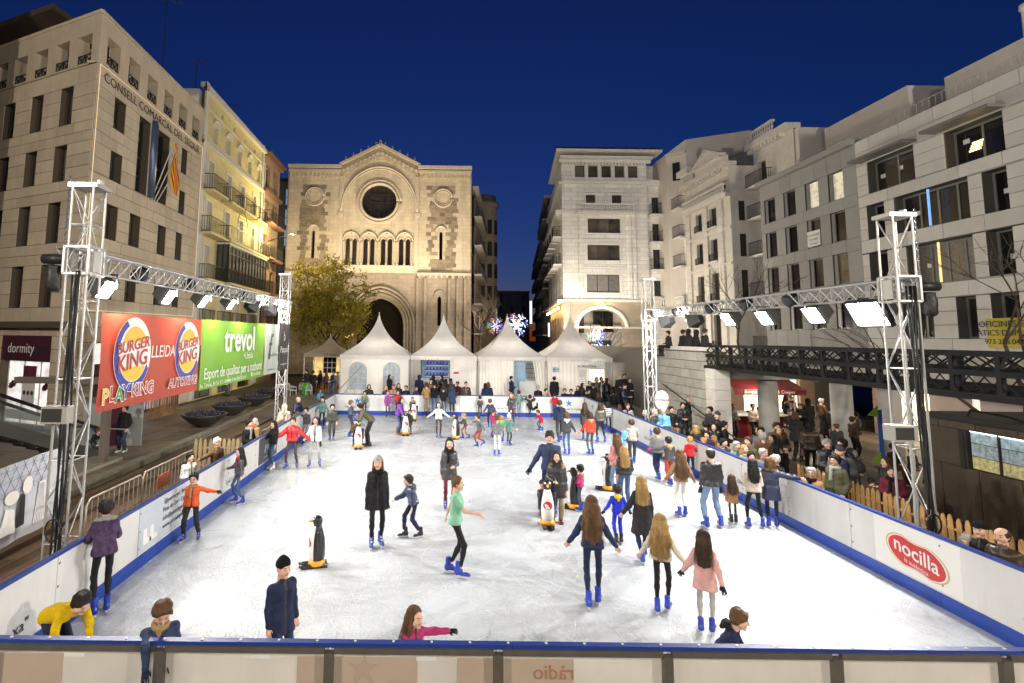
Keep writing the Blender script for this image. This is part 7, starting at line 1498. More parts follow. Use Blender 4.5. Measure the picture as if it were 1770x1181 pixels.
# floodlights on the ground that light the church, street lamp for the tree
def ground_flood(label, p, aim, power, col, ang=95):
    p = Vector(p); d = (Vector(aim) - p).normalized(); t = thing('ground_floodlight', label, 'floodlight', p, group='floodlights lighting the church front'); q = d.to_track_quat('-Z', 'Y').to_matrix().to_4x4(); put('housing', tmpl('lamph', None), t, Matrix.Translation(p + Z3 * .25) @ q); rod('stand', M_BLK, p - Z3 * .3, p + Z3 * .2, .03, t)
    l = bpy.data.lights.new('church_lamp', 'SPOT'); l.energy = power; l.color = col; l.spot_size = R(ang); l.spot_blend = .8; l.shadow_soft_size = .15; o = link(bpy.data.objects.new('lamp', l)); o.matrix_basis = Matrix.Translation(p + Z3 * .25 + d * .15) @ q; adopt(o, t)
W_ = (1, .87, .68)
for i, (x, ax, k) in enumerate(((-13.5, -12, 1.0), (-7.5, -6, 1.5), (-.5, -2.5, 1.3), (3.6, 1.6, .9))): ground_flood('%s church floodlight behind the tents' % ('first', 'second', 'third', 'fourth')[i], (x, 48.6, 2.2), (ax, 56, 18.5), 4000 * k, W_, 74)
lm = thing('street_lamp', 'street lamp on the brown building shining on the yellow-green tree', 'lamp', (-14.6, 47.3, 12.6)); rod('arm', M_IRON, (-15, 47.3, 12.4), (-12.4, 45.7, 12.85), .04, lm); b = MB(); b.lathe([(0, -.08), (.2, -.06), (.25, .02), (.05, .12)], c=(-12.3, 45.6, 12.75), n=12); b.build('head', M_IRON, lm, True); point(lm, (-12.3, 45.2, 12.4), 1700, (1, .82, .36), .2)
# street lamps of the square, standing around the place where the photograph is taken from
def street_lamp(label, x, y, z, h, power):
    t = thing('street_lamp', label, 'street lamp', (x, y, z), group='tall street lamps of the square'); b = MB(); b.lathe([(.16, 0), (.16, .3), (.09, .4), (.06, h - .3), (.05, h)], c=(x, y, z), n=12); b.build('post', M_IRON, t, True)
    b = MB(); b.lathe([(.05, .0), (.42, .06), (.45, .12), (.2, .3), (0, .34)], c=(x, y, z + h), n=18); b.build('shade', M_IRON, t, True); b = MB(); b.lathe([(0, -.16), (.18, -.1), (.22, .0), (0, .02)], c=(x, y, z + h), n=14); b.build('bulb', M_BULB, t, True); point(t, (x, y, z + h - .3), power, (1, .90, .75), .3)
for i, (x, y, pw) in enumerate(((-17, -7, 14500), (2.0, -15.0, 9500), (21.0, -8, 21000))): street_lamp('%s street lamp of the square behind the photographer' % ('left', 'middle', 'right')[i], x, y, GR, 12.0, pw)
for i, (x, y, pw) in enumerate(((6.1, 44, 2800), (11.3, 44, 4300))): street_lamp('%s low street lamp behind the tents' % ('left', 'right')[i], x, y, 1.1, 3.5, pw)  # added out of sight to brighten the white corner building
# hanging lamps inside the tents and under the terrace
def hanging_lamp(label, x, y, z, power, col=(1, .93, .82)):
    t = thing('hanging_lamp', label, 'lamp', (x, y, z), group='hanging lamps'); b = MB(); b.lathe([(.03, .1), (.14, .0), (.15, -.02), (0, -.03)], c=(x, y, z), n=12); b.build('shade', M_FRW, t, True); rod('cord', M_IRON, (x, y, z + .1), (x, y, z + .35), .008, t); point(t, (x, y, z - .14), power, col, .1)
for i in range(4): hanging_lamp('lamp inside the %s white tent' % ('first', 'second', 'third', 'fourth')[i], (xs[i] + xs[i + 1]) / 2, YT + 2.1, 3.0, 210)
for i, (x, y) in enumerate(((15.0, 24.3), (18.6, 26.0), (13.2, 28.3))): hanging_lamp('%s lamp under the terrace slab' % ('middle', 'right', 'left')[i], x, y, 2.1, 130, (1, .86, .66))  # added to brighten the dark area below the slab
# ================================================================ people
C = dict(blk=(.012, .012, .014), blk2=(.022, .021, .023), char=(.045, .046, .05), gry=(.14, .14, .145), lgry=(.34, .33, .32), nav=(.014, .02, .055), nav2=(.03, .045, .10), blu=(.02, .06, .38), roy=(.015, .035, .50), ltb=(.13, .36, .58), red=(.50, .02, .025), mag=(.36, .03, .13), mar=(.12, .015, .025), org=(.62, .10, .03), rdo=(.60, .05, .02), yel=(.62, .42, .01), grn=(.06, .45, .04), tea=(.20, .44, .30), dte=(.10, .19, .17), olv=(.085, .085, .045), dol=(.05, .055, .04), khk=(.33, .27, .18), tan=(.36, .23, .11), cam=(.28, .16, .07), brn=(.10, .052, .025), dbr=(.05, .028, .018), crm=(.66, .58, .46), wht=(.74, .72, .68), pnk=(.62, .35, .32), lpk=(.64, .52, .46), pur=(.16, .06, .32), dpu=(.05, .025, .075), vio=(.26, .06, .28), jean=(.06, .10, .20), ljean=(.16, .23, .36), tight=(.075, .045, .036), dred=(.30, .05, .03), gjn=(.055, .075, .10),
         hblk=(.012, .010, .009), hbrn=(.05, .026, .013), hmid=(.12, .06, .025), hbld=(.40, .25, .09), hlbl=(.52, .36, .16), hred=(.34, .11, .03), hgry=(.36, .35, .34), hwht=(.62, .61, .58), lime=(.45, .62, .04), flower=(.5, .2, .2))
def HR(s):
    out = []
    for w in s.split('+'): k, c = w.split(':'); out.append((k, C[c]))
    return out
def pp(label, x, y, H, face, top, bot, hair, sh='s', arms='dd', legs='n', style='j', lean=0, at='f', z=0., ex='', tight=True, clampX=True, **k):
    if at == 'f':
        p = onz(x, y, z)
        if H > 3: H = ony(x, H, p.y).z - z
    elif at == 'R':      # spectators behind the right boards: never nearer than the boards
        p = onz(x, y, z + H)
        if p.x < 8.22: p = onx(x, y, 8.22 + .12 * random.random())
        z = -.165 if p.x < 10.3 else ZR; H = min(max(p.z - z, .9), 1.92)
    elif at == 'F':      # people behind the far boards
        p = onz(x, y, z + H)
        if not YF + .45 < p.y < 32.5: p = ony(x, y, min(max(p.y, YF + .45 + .5 * random.random()), 32.5))
        H = min(max(p.z - z, 1.2), 1.85)
    else: p = onz(x, y, z + H); p.z = z
    if z == 0 and clampX: p.x = min(max(p.x, XL + .2), XR - .2); p.y = min(max(p.y, YN + .2), YF - .22)
    H = min(max(H, .8), 1.95)
    return person(label, (p.x, p.y, z), H, face, C[top], C[bot], HR(hair), sh, arms, legs, lean, style, tight, extra=ex, **k)
ZL = GR + .035; ZB = GB + .02; ZR = GR + .035; ZW = -.165
# --- skaters in the foreground and middle
pp('woman in black coat and grey knit hat standing alone mid-ice', 650, 946, 787, 12, 'blk', 'blk', 'l:hmid+k:lgry', arms='dd', style='cf', ex='scarf:blk', gl=C['blk'], look=-12)
pp('boy in navy puffer jacket and black skates gliding left', 712, 930, 815, -70, 'nav2', 'nav', 's:hblk', 'k', 'fd', 't', 'p', 16, ex='hood:gry', tight=False)
pp('woman in mint green t-shirt and black leggings skating right', 787, 996, 819, 78, 'tea', 'blk', 'b:hmid', arms='fk', legs='q', style='tTf', lean=3)
pp('woman in dark grey coat with long dark hair behind the woman in mint green', 776, 880, 757, 5, 'char', 'mar', 'l:hblk', arms='db', style='cfs', ex='scarf:blk')
pp('girl in orange padded jacket and beige scarf by the left boards', 329, 936, 815, 8, 'org', 'blk2', 's:hblk', arms='ds', legs='w', style='jf', ex='scarf:tan,glasses', tight=False, gl=C['char'])
pp('girl in dark jacket and jeans holding on to the left boards', 411, 871, 772, -50, 'char', 'jean', 'l:hblk', arms='ro', legs='w', style='jfs', ex='j,scarf:mag')
pp('boy in yellow hoodie bending over at the near left corner', 92, 1190, 1.52, 66, 'yel', 'nav', 's:hblk', arms='gh', legs='k', style='w', lean=70, tight=False, res=.013, gl=C['blk'], nod=8)
pp('small child in navy jacket with beige collar leaning over the near boards', 256, 1048, 1.38, 35, 'nav2', 'nav', 's:hmid', arms='vb', legs='T', style='j', lean=16, at='h', tight=False, ex='scarf:tan', gl=C['nav'], res=.013, nod=22)
pp('boy in long navy coat and black hat standing close to the near boards', 490, 962, 1.42, 48, 'nav', 'nav2', 'k:blk', arms='dd', style='c', at='h', tight=False, res=.014)
pp('little girl in magenta jacket leaning on the near boards', 714, 1042, 1.20, 28, 'mag', 'blk', 'l:hmid', arms='ds', style='jf', lean=8, at='h', gl=C['blk'], res=.013, look=25)
pp('boy in navy jacket with black hood crouching at the near boards', 1250, 1036, 1.16, 58, 'nav', 'nav', 's:hmid', arms='fr', style='j', lean=30, at='h', ex='hood:blk', res=.014, tight=False)
pp('girl in pale orange and white top, last of the hand-holding chain', 1222, 1094, 914, 150, 'pnk', 'lgry', 'l:hbrn', arms='ko', legs='n', style='cf', gl=C['blk'])
pp('girl in cream sweater with wavy blond hair holding hands with her friend', 1146, 1058, 884, 150, 'crm', 'blk', 'x:hbld', arms='oo', legs='q', style='wf', lean=-3)
pp('girl with very long curly brown hair and navy striped top', 1026, 1048, 853, 165, 'nav2', 'nav', 'x:hmid', arms='oo', legs='q', style='wf')
pp('woman in long black coat with loose blond hair', 1112, 968, 818, 172, 'blk2', 'nav', 'l:hbld', arms='do', legs='t', style='lf')
pp('boy in blue tracksuit with yellow collar seen from behind', 1069, 940, 836, 178, 'roy', 'roy', 's:hblk', 'k', 'oo', 'n', 'j', ex='hood:yel', tight=False, gl=C['blk'])
pp('woman in dark parka with fur-edged hood pushing a penguin', 963, 904, 779, -8, 'blk2', 'khk', 'H:blk2+o:hbrn', 'r', 'bd', 'n', 'Pf', ex='fur:cam', tight=False)
pp('small child in purple coat behind the penguin in the centre', 937, 893, 831, 15, 'dpu', 'blk', 'k:dpu', 'r', 'bd', 'n', 'j')
pp('tall man in navy zip jacket walking behind the woman in the parka', 950, 744, 1.88, -15, 'nav2', 'nav', 's:hblk', arms='od', legs='n', style='j', at='h', tight=False, gl=C['blk'], nod=15)
pp('girl in magenta hooded jacket holding a penguin', 1004, 884, 802, -135, 'mag', 'gjn', 's:hblk', arms='bb', style='j', ex='hood:tan')
pp('girl in bright flowered jacket with fair hair pushing a penguin', 1068, 866, 748, 200, 'flower', 'ljean', 'l:hmid', arms='bb', legs='n', style='jfr', ex='j')
pp('woman in short black puffer jacket and jeans beside the flowered jacket', 1081, 880, 770, 175, 'blk', 'jean', 'l:hbld', arms='bd', style='pf', ex='j', tight=False)
pp('youth with light grey back and dark trousers leaning to the right boards', 1094, 803, 722, 165, 'lgry', 'char', 's:hbrn', arms='rr', legs='t', style='w', lean=14, tight=False)
pp('child with light blue hood bent over by the right boards', 1068, 805, 1.3, 60, 'ltb', 'nav', 'H:ltb', arms='gg', legs='k', style='j', lean=48, tight=False)
pp('woman in black and white striped sweater at the far right corner', 1053, 748, 694, 150, 'wht', 'nav', 'o:hblk', arms='bd', style='wfS')
pp('woman in dark green puffer jacket with fur collar seen from behind', 1039, 766, 695, 180, 'dol', 'blk2', 'o:hbrn', arms='bb', legs='w', style='pf', ex='fur:brn')
pp('girl in bright red-orange jacket and grey jeans seen from behind', 1021, 787, 711, 185, 'rdo', 'gjn', 'o:hbrn', arms='do', style='jf', ex='hood:tan')
pp('girl in dark jacket with white hood and blue jeans seen from behind', 980, 787, 711, 178, 'char', 'jean', 'o:hmid', arms='od', style='jf', ex='hood:wht,j')
pp('man in dark navy jacket and grey trousers skating away', 968, 765, 689, 175, 'nav', 'char', 's:hbrn', arms='od', legs='t', style='j', ex='hood', tight=False)
pp('woman in charcoal coat with burgundy scarf near the far right corner', 1012, 762, 695, 165, 'char', 'blk', 'l:hbrn', arms='dd', style='cf')
pp('small child in red coat crouching low on the ice', 934, 746, 1.0, -80, 'red', 'nav', 's:hbrn', arms='fk', legs='k', style='c', lean=24)
pp('child in grey-green parka and white pompom hat', 880, 770, 715, 10, 'dte', 'blk', 'K:wht', arms='oo', style='c')
pp('skater in red trousers and grey vest rushing left', 828, 774, 712, -70, 'gry', 'dred', 's:hbrn', arms='sk', legs='m', style='w', lean=12)
pp('girl in grey patterned jacket and white leggings', 859, 788, 717, 160, 'gry', 'wht', 'p:hmid', arms='bb', legs='n', style='jr')
pp('small child in bright green jacket', 867, 765, 718, 160, 'grn', 'nav', 's:hbld', arms='bd', style='p')
pp('girl in plum jacket half hidden behind the grey patterned jacket', 853, 757, 706, 140, 'mag', 'nav', 'p:hmid', arms='bb', style='j')
pp('man in blue denim jacket skating away', 847, 740, 689, 180, 'nav2', 'nav', 's:hmid', arms='oo', style='j', lean=8, tight=False)
pp('small child with olive jacket and red tights pushing a penguin', 804, 760, 712, -75, 'olv', 'dred', 's:hbld', arms='ff', legs='t', style='j', lean=14)
pp('red-haired woman in grey coat with pink mittens', 884, 737, 677, -20, 'char', 'char', 'l:hred', arms='bd', legs='t', style='jfs', gl=C['mag'])
pp('woman in teal puffer jacket leaning on the far boards', 893, 718, 672, 180, 'dte', 'ljean', 's:hbrn', arms='rr', style='p', ex='j')
pp('girl in black coat with hands on her head at the far boards', 914, 720, 680, 185, 'blk2', 'blk', 's:hblk', arms='uu', legs='t', style='c')
pp('boy in dark grey padded jacket facing the far boards', 828, 718, 682, 180, 'char', 'char', 's:hbrn', arms='bb', style='p', tight=False)
pp('boy in red sweater at the far boards near the round emblem', 957, 721, 677, 190, 'red', 'jean', 's:hblk', arms='rb', style='w', ex='j', tight=False)
pp('girl in fluffy white top and brown tights with arms spread', 758, 757, 695, 0, 'wht', 'tight', 'l:hbrn', arms='OO', style='jf')
pp('woman in purple jacket and brown boots bending to a child', 689, 751, 685, 60, 'pur', 'jean', 'l:hblk', 'B', 'hb', 'n', 'jf', 14, ex='j')
pp('small child in olive coat behind the penguin by the woman in purple', 708, 750, 708, -10, 'olv', 'jean', 's:hbrn', 'r', 'bb', style='c')
pp('child in patterned jacket and hat behind the far penguin', 712, 724, 686, 5, 'olv', 'char', 'k:gry', arms='bb', style='jr')
pp('girl in long lilac coat in front of the far boards', 670, 721, 675, 0, 'vio', 'nav', 'k:vio', 'k', 'dd', style='c')
pp('girl in red coat with arms stretched out beside the lilac coat', 687, 720, 674, 10, 'red', 'nav', 's:hbrn', arms='so', style='j')
pp('boy in dark green and navy jacket at the far boards', 630, 718, 675, 5, 'dte', 'char', 's:hbrn', arms='dd', style='j', ex='scarf:yel', tight=False)
pp('boy in blue padded jacket facing right', 605, 757, 691, 95, 'nav2', 'char', 's:hmid', arms='bb', legs='T', style='p', tight=False)
pp('man in olive jacket bending down to a child with a penguin', 636, 771, 1.75, -80, 'olv', 'blk2', 's:hblk', 'b', 'hh', 'n', 'j', 46, tight=False)
pp('small child in blue and brown behind the penguin of the olive man', 613, 771, 724, 10, 'brn', 'blk', 'k:blu', 'b', 'bb', style='j')
pp('boy in dark padded jacket and dark trousers left of the blue one', 573, 762, 698, 10, 'dol', 'dol', 's:hblk', arms='dd', style='p', tight=False)
pp('woman in grey-teal jacket at the left boards', 556, 744, 685, 5, 'dte', 'blk', 'k:blk+l:hbrn', arms='oo', style='jf')
pp('boy in charcoal jacket with arm on the left boards', 524, 764, 704, -10, 'char', 'gry', 's:hblk', arms='sd', style='j', tight=False)
pp('woman in bright red puffer jacket and brown tights', 503, 811, 719, 5, 'red', 'tight', 's:hbrn', arms='OO', legs='w', style='pf', gl=C['red'])
pp('woman in white cardigan and black shirt next to the red puffer jacket', 543, 808, 719, 5, 'wht', 'lgry', 'o:hblk', arms='od', legs='w', style='jf', ex='scarf:lgry', gl=C['blk'], skin=3)
pp('girl in black jacket and jeans with white skates leaning on the left boards', 470, 812, 727, -35, 'blk', 'jean', 'l:hblk', 'w', 'rd', 'T', 'jf', ex='j')
pp('woman in purple speckled jacket with fur hood leaning over the left boards', 172, 1062, 862, -140, 'dpu', 'blk', 's:hblk', arms='rr', style='jfr', lean=12, ex='fur:lgry', res=.014)
# right-hand skaters
pp('boy in grey jacket and navy trousers by the right boards', 1138, 829, 736, 180, 'gry', 'nav', 's:hbrn', arms='db', legs='t', style='j', tight=False)
pp('boy in dark hoodie and rust red trousers stretching an arm left', 1158, 838, 752, 185, 'char', 'dred', 's:hblk', arms='bs', legs='t', style='j', ex='hood:tan', tight=False, gl=C['mag'])
pp('boy in red hooded jacket holding the right boards', 1196, 826, 754, 160, 'red', 'nav', 's:hbld', arms='rb', style='j', ex='hood', tight=False)
pp('girl with long fair hair, tan jacket and white trousers', 1179, 893, 776, 178, 'cam', 'wht', 'x:hmid', arms='oo', legs='n', style='jfs')
pp('balding man in dark leather jacket and light jeans seen from behind', 1233, 913, 772, 178, 'blk2', 'ljean', 'B:hblk', arms='dd', legs='w', style='js', ex='j', tight=False, gl=C['blk'])
pp('small girl in brown flared coat near the right boards', 1268, 905, 820, 160, 'cam', 'char', 'l:hbrn', 'k', 'bd', style='c')
pp('woman in pale pink sweater and black leggings at the right boards', 1306, 913, 791, 165, 'lpk', 'blk', 'l:hblk', arms='bb', legs='w', style='wf', skin=3)
pp('woman in long navy quilted coat with fur hood at the right boards', 1336, 912, 789, 150, 'nav', 'nav', 'o:hmid', arms='sb', style='Pf', ex='fur:khk')
# --- behind the left boards and on the terrace
Lz = dict(z=ZL, at='h')
pp('man in black jacket with grey scarf behind the left boards', 431, 724, 1.78, 70, 'blk', 'nav', 's:hblk', 'b', 'bb', ex='scarf:lgry', tight=False, **Lz)
pp('woman in beige coat with orange and red bag beside the man in black', 441, 722, 1.66, -30, 'tan', 'mar', 'o:hgry', 'b', 'bb', style='cf', ex='scarf:org', **Lz)
pp('person in white hooded coat behind the left boards', 492, 698, 1.72, 200, 'crm', 'jean', 'H:crm', 'b', 'bb', style='c', ex='hood', **Lz)
pp('older man in dark padded jacket looking right behind the left boards', 516, 685, 1.78, 60, 'nav', 'nav', 'B:hgry', 'b', 'bb', style='p', tight=False, **Lz)
pp('white-haired man in brown leather jacket pointing over the left boards', 376, 755, 1.72, 70, 'brn', 'nav', 's:hwht', 'b', 'sb', style='js', ex='glasses', tight=False, **Lz)
pp('boy in white and red checked jacket behind the orange jacket', 329, 781, 1.5, 60, 'wht', 'nav', 's:hblk', 'b', 'bd', style='jr', tight=False, **Lz)
pp('child in light blue jacket by the entrance handrail', 554, 672, 1.35, 30, 'ltb', 'nav', 's:hmid', 'b', 'bb', style='j', z=ZL, at='h')
pp('man in black jacket with shoulder bag strap standing by the escalator', 211, 782, 699, -10, 'blk', 'nav2', 's:hblk', 'W', 'cc', style='j', z=GL, tight=False)
pp('child in black crouching beside the escalator', 160, 792, 1.15, 70, 'blk', 'blk', 's:hmid', 'b', 'fg', 'k', 'j', 40, z=GL, tight=False)
pp('passer-by in grey trousers half hidden by the green banner', 391, 684, 1.75, 75, 'char', 'gry', 's:hblk', 'b', 'cc', 't', 'c', z=GL, tight=False)
Fz = dict(z=GB)
for lb, x, y, t_, top, bot, hr, st, ar in (('man in green trousers and dark jacket at the far left', 528, 686, 638, 'blk2', 'grn', 's:hblk', 'j', 'db'), ('person in long black coat in the far left group', 540, 685, 640, 'blk', 'blk', 's:hbrn', 'l', 'bb'), ('woman in navy dress coat in the far left group', 552, 681, 640, 'nav', 'blk', 'l:hbrn', 'cf', 'pd'), ('woman in grey-brown jacket in the far left group', 563, 682, 643, 'char', 'blk', 'l:hmid', 'jf', 'pb'), ('person in blue padded jacket in the far left group', 575, 685, 641, 'nav2', 'jean', 's:hblk', 'p', 'bb'), ('person in grey coat behind the handrail in the far left group', 583, 681, 642, 'gry', 'gjn', 's:hmid', 'c', 'db'), ('woman in magenta coat and boots beside the first tent', 594, 680, 636, 'mag', 'blk', 's:hblk', 'cf', 'bd')):
    pp(lb, x, y, t_, random.choice((150, 60, -40, 200)), top, bot, hr, 'b', ar, style=st, z=GB, tight=st[-1] == 'f')
# behind the far boards
for lb, x, y, H, fc, top, hr, st, ar in (('person in dark jacket leaning on the far boards below the first arched window', 638, 664, 1.6, 20, 'blk2', 'o:hblk', 'j', 'rr'), ('woman in black coat standing in front of the second arched window', 674, 640, 1.72, 60, 'blk', 'l:hblk', 'cf', 'bb'), ('fair-haired woman behind the far boards', 667, 666, 1.55, 20, 'char', 'l:hbld', 'jf', 'bb'), ('person in tan coat behind the far boards', 680, 664, 1.6, 0, 'tan', 's:hmid', 'c', 'bb'), ('dark-haired woman next to the tan coat', 689, 662, 1.64, 10, 'blk2', 'l:hblk', 'jf', 'bb'), ('short person in black jacket right of the tan coat', 702, 666, 1.52, 0, 'blk', 's:hblk', 'j', 'bb'), ('person in navy hood at the skate counter', 725, 645, 1.68, 170, 'nav', 'H:nav', 'j', 'bb'), ('woman in black at the skate counter', 749, 642, 1.72, 170, 'blk', 'l:hblk', 'cf', 'bb'), ('tall woman in black puffer coat at the skate counter', 763, 641, 1.75, -60, 'blk', 'l:hblk', 'Pf', 'bb'), ('person in dark green behind the far boards', 720, 667, 1.55, 0, 'dol', 's:hbrn', 'j', 'bb'), ('man in maroon checked jacket behind the far boards', 791, 659, 1.62, -20, 'mar', 's:hbrn', 'jr', 'bb'), ('woman in bright blue coat with her back to the rink', 839, 662, 1.64, 178, 'blu', 'l:hblk', 'lf', 'bb'), ('staff member in dark clothes in the doorway of the third tent', 884, 633, 1.75, 60, 'nav', 's:hblk', 'j', 'bb'), ('seated man in black coat with crossed arms behind the far boards', 930, 666, 1.6, 0, 'blk', 's:hgry', 'c', 'xx'), ('person in tan jacket beside the man with crossed arms', 944, 671, 1.55, 30, 'tan', 's:hblk', 'j', 'bb'), ('man in black jacket standing with his back to the rink', 958, 650, 1.74, 180, 'blk', 's:hblk', 'c', 'dd'), ('man in dark sweater behind the star emblem', 976, 671, 1.55, 0, 'nav', 's:hbrn', 'w', 'bb'), ('man in navy suit jacket behind the star emblem', 987, 672, 1.55, -15, 'nav', 's:hblk', 'j', 'bb'), ('girl in black jacket by the black handrail', 999, 666, 1.6, -40, 'blk', 'o:hblk', 'jf', 'bb'), ('cashier behind the lit ticket window', 1031, 645, 1.65, 0, 'gry', 'o:hmid', 'w', 'bb'), ('customer in long black coat at the ticket window', 1039, 648, 1.76, 160, 'blk', 's:hblk', 'l', 'bb'), ('person in black padded coat at the right of the ticket window', 1048, 653, 1.72, -100, 'blk', 's:hbrn', 'P', 'bb'), ('dark-haired girl queueing at the ticket window', 1019, 658, 1.62, 140, 'blk2', 's:hblk', 'j', 'bb'), ('person in black coat at the far right corner of the boards', 1017, 672, 1.6, 30, 'blk', 's:hblk', 'c', 'bb'), ('person with fur hood at the far right corner of the boards', 1034, 678, 1.66, 150, 'blk2', 'H:brn', 'c', 'bb'), ('dark man queueing behind the ticket window group', 1025, 661, 1.7, 180, 'blk2', 's:hbrn', 'j', 'dd')):
    pp(lb, x, y, H, fc, top, 'blk2', hr, 'b', ar, style=st, z=GB, at='F', tight=False)
for lb, x, y, t_, top, bot, hr, st, ar, fc in (('woman in tan jacket and pale trousers leaning on the far boards', 737, 716, 659, 'cam', 'khk', 's:hbrn', 'jf', 'rr', 185), ('woman in black sweater and jeans leaning on the far boards', 750, 716, 657, 'blk', 'jean', 'p:hblk', 'wf', 'rr', 170), ('girl in black jacket and jeans against the far boards', 766, 717, 665, 'blk', 'jean', 's:hbrn', 'jf', 'rb', 160), ('woman in navy hooded coat against the far boards', 781, 718, 664, 'nav2', 'blk', 'H:nav2', 'c', 'bb', 185)):
    pp(lb, x, y, t_, fc, top, bot, hr, 's', ar, style=st)
# ramp and right side
for lb, x, y, H, fc, top, hr, st, z in (('first dark figure coming down the ramp', 1071, 647, 1.75, 0, 'blk', 's:hgry', 'c', .35), ('second dark figure coming down the ramp', 1079, 646, 1.78, -10, 'blk', 's:hblk', 'c', .3), ('woman in black coming down the ramp', 1088, 653, 1.68, 5, 'blk', 'l:hblk', 'lf', .25), ('man in grey sweater and scarf behind the right boards', 1085, 697, 1.76, -10, 'lgry', 's:hmid', 'w', ZW), ('woman in brown jacket beside the man in the grey sweater', 1071, 699, 1.62, 150, 'brn', 'o:hmid', 'jf', ZW), ('white-haired person in dark jacket behind the right boards', 1115, 708, 1.64, -90, 'char', 'o:hwht', 'j', ZW), ('man with grey hair turning to his child on his arm', 1131, 706, 1.75, 40, 'char', 's:hgry', 'j', ZW), ('blond girl in dark red coat behind the right boards', 1127, 717, 1.5, -60, 'mar', 'l:hbld', 'cf', ZW), ('child in light blue jacket carried above the crowd', 1147, 703, 1.72, -60, 'ltb', 'k:wht', 'j', ZW), ('boy in black and maroon by the picket fence', 1160, 702, 1.6, 0, 'blk', 's:hblk', 'j', ZW), ('woman in long black puffer coat standing on the ramp', 1180, 695, 1.66, -10, 'blk', 's:hblk', 'Pf', -.2), ('woman in black coat with black shoulder bag on the ramp', 1191, 685, 1.72, -60, 'blk', 's:hbld', 'c', -.2), ('man in dark grey coat walking by the stone wall', 1227, 702, 1.76, -75, 'char', 's:hblk', 'c', -.35)):
    pp(lb, x, y, H, fc, top, 'blk2', hr, 'b', 'bb' if H > 1.6 else 'db', style=st, z=z, at='R' if z == ZW else 'h', tight=st[-1] == 'f', ex='scarf:nav2' if 'scarf' in lb else 'bag:blk' if 'bag' in lb else '')
for lb, x, y, H, fc, top, hr, st, ex in (('dark-haired man with scarf behind the boy in red', 1198, 738, 1.74, -30, 'char', 's:hblk', 'j', 'scarf:gry'), ('fair woman turned away behind the man with the scarf', 1203, 734, 1.68, 150, 'blk2', 'o:hbld', 'jf', ''), ('boy in bright blue jacket leaning on the right boards', 1216, 756, 1.42, -60, 'blu', 's:hbld', 'p', ''), ('boy in purple jacket behind the bright blue one', 1222, 744, 1.55, -50, 'dpu', 's:hblk', 'j', ''), ('person in black seen from behind near the ramp foot', 1219, 727, 1.68, 170, 'blk', 's:hblk', 'j', ''), ('woman with dark hair and beige fur collar behind the boards', 1233, 731, 1.66, -15, 'nav', 'o:hblk', 'jf', 'fur:tan'), ('fair child in brown padded jacket behind the boards', 1234, 752, 1.40, 120, 'cam', 'o:hbld', 'p', ''), ('man in black looking right behind the boards', 1252, 727, 1.76, 60, 'blk', 's:hblk', 'j', 'glasses'), ('child face with hood just above the right boards', 1237, 777, 1.22, -20, 'mar', 'o:hmid', 'j', ''), ('woman in dark parka with wide fur collar behind the boards', 1251, 757, 1.6, 10, 'dol', 's:hblk', 'Pf', 'fur:khk'), ('grey-haired man in grey-green jacket behind the boards', 1273, 762, 1.68, 5, 'dte', 's:hgry', 'j', ''), ('fair-haired woman in green coat and grey scarf', 1286, 768, 1.6, 20, 'khk', 'o:hbld', 'jf', 'scarf:lgry'), ('man in olive jacket in profile behind the crowd', 1293, 754, 1.74, -60, 'olv', 's:hbrn', 'j', ''), ('dark-haired boy in black jacket in front of the man with glasses', 1298, 780, 1.5, -10, 'blk', 's:hblk', 'j', ''), ('woman with long dark hair and tan top behind the crowd', 1309, 736, 1.66, -20, 'brn', 'l:hblk', 'jf', ''), ('man with glasses in grey jacket behind the pale pink sweater', 1319, 774, 1.68, 15, 'gry', 's:hgry', 'j', 'glasses'), ('grey-haired man in dark coat seen from behind', 1318, 746, 1.76, 170, 'brn', 's:hgry', 'c', ''), ('woman with curly black hair in black coat', 1335, 750, 1.68, -80, 'blk', 'o:hblk', 'cf', ''), ('white-haired man in black jacket right of the crowd', 1340, 785, 1.66, -70, 'blk', 's:hwht', 'j', '')):
    pp(lb, x, y, H, fc, top, 'blk2', hr, 'b', 'bb', style=st, z=-.3, at='R', tight=False, ex=ex)
pp('man with glasses in beige jacket and camera at the right boards', 1402, 807, 1.68, -45, 'tan', 'nav', 's:hgry', 'b', 'bb', style='j', z=-.3, at='R', ex='glasses,scarf:blk', tight=False)
pp('man in long grey tweed coat and striped scarf on the right', 1443, 785, 1.78, -70, 'olv', 'nav', 's:hblk', 'b', 'dc', style='l', z=-.3, at='R', ex='glasses,scarf:lgry', tight=False)
pp('person in dark red coat behind the near right truss tower', 1540, 804, 1.66, -40, 'mar', 'blk', 's:hbrn', 'b', 'bb', style='l', z=-.3, at='R', ex='scarf:blk')
pp('older man in grey-green jacket leaning over the near right boards', 1672, 922, 1.60, -60, 'dol', 'nav', 's:hgry', 'b', 'rr', style='j', z=-.3, at='R', ex='scarf:mar', tight=False, lean=8)
pp('man in black cap and black coat by the near right boards', 1694, 900, 1.74, -70, 'blk', 'nav', 'W:blk', 'b', 'bb', style='c', z=-.3, at='R', tight=False)
pp('bald man in brown leather jacket by the near right boards', 1731, 910, 1.74, -75, 'dbr', 'nav', 'B:hbrn', 'b', 'bb', style='js', z=-.3, at='R', tight=False)
pp('fair child in dark red jacket leaning over the near right boards', 1759, 974, 1.36, -60, 'mar', 'nav', 's:hbld', 'b', 'rr', style='j', z=-.3, at='R', lean=10, tight=False)
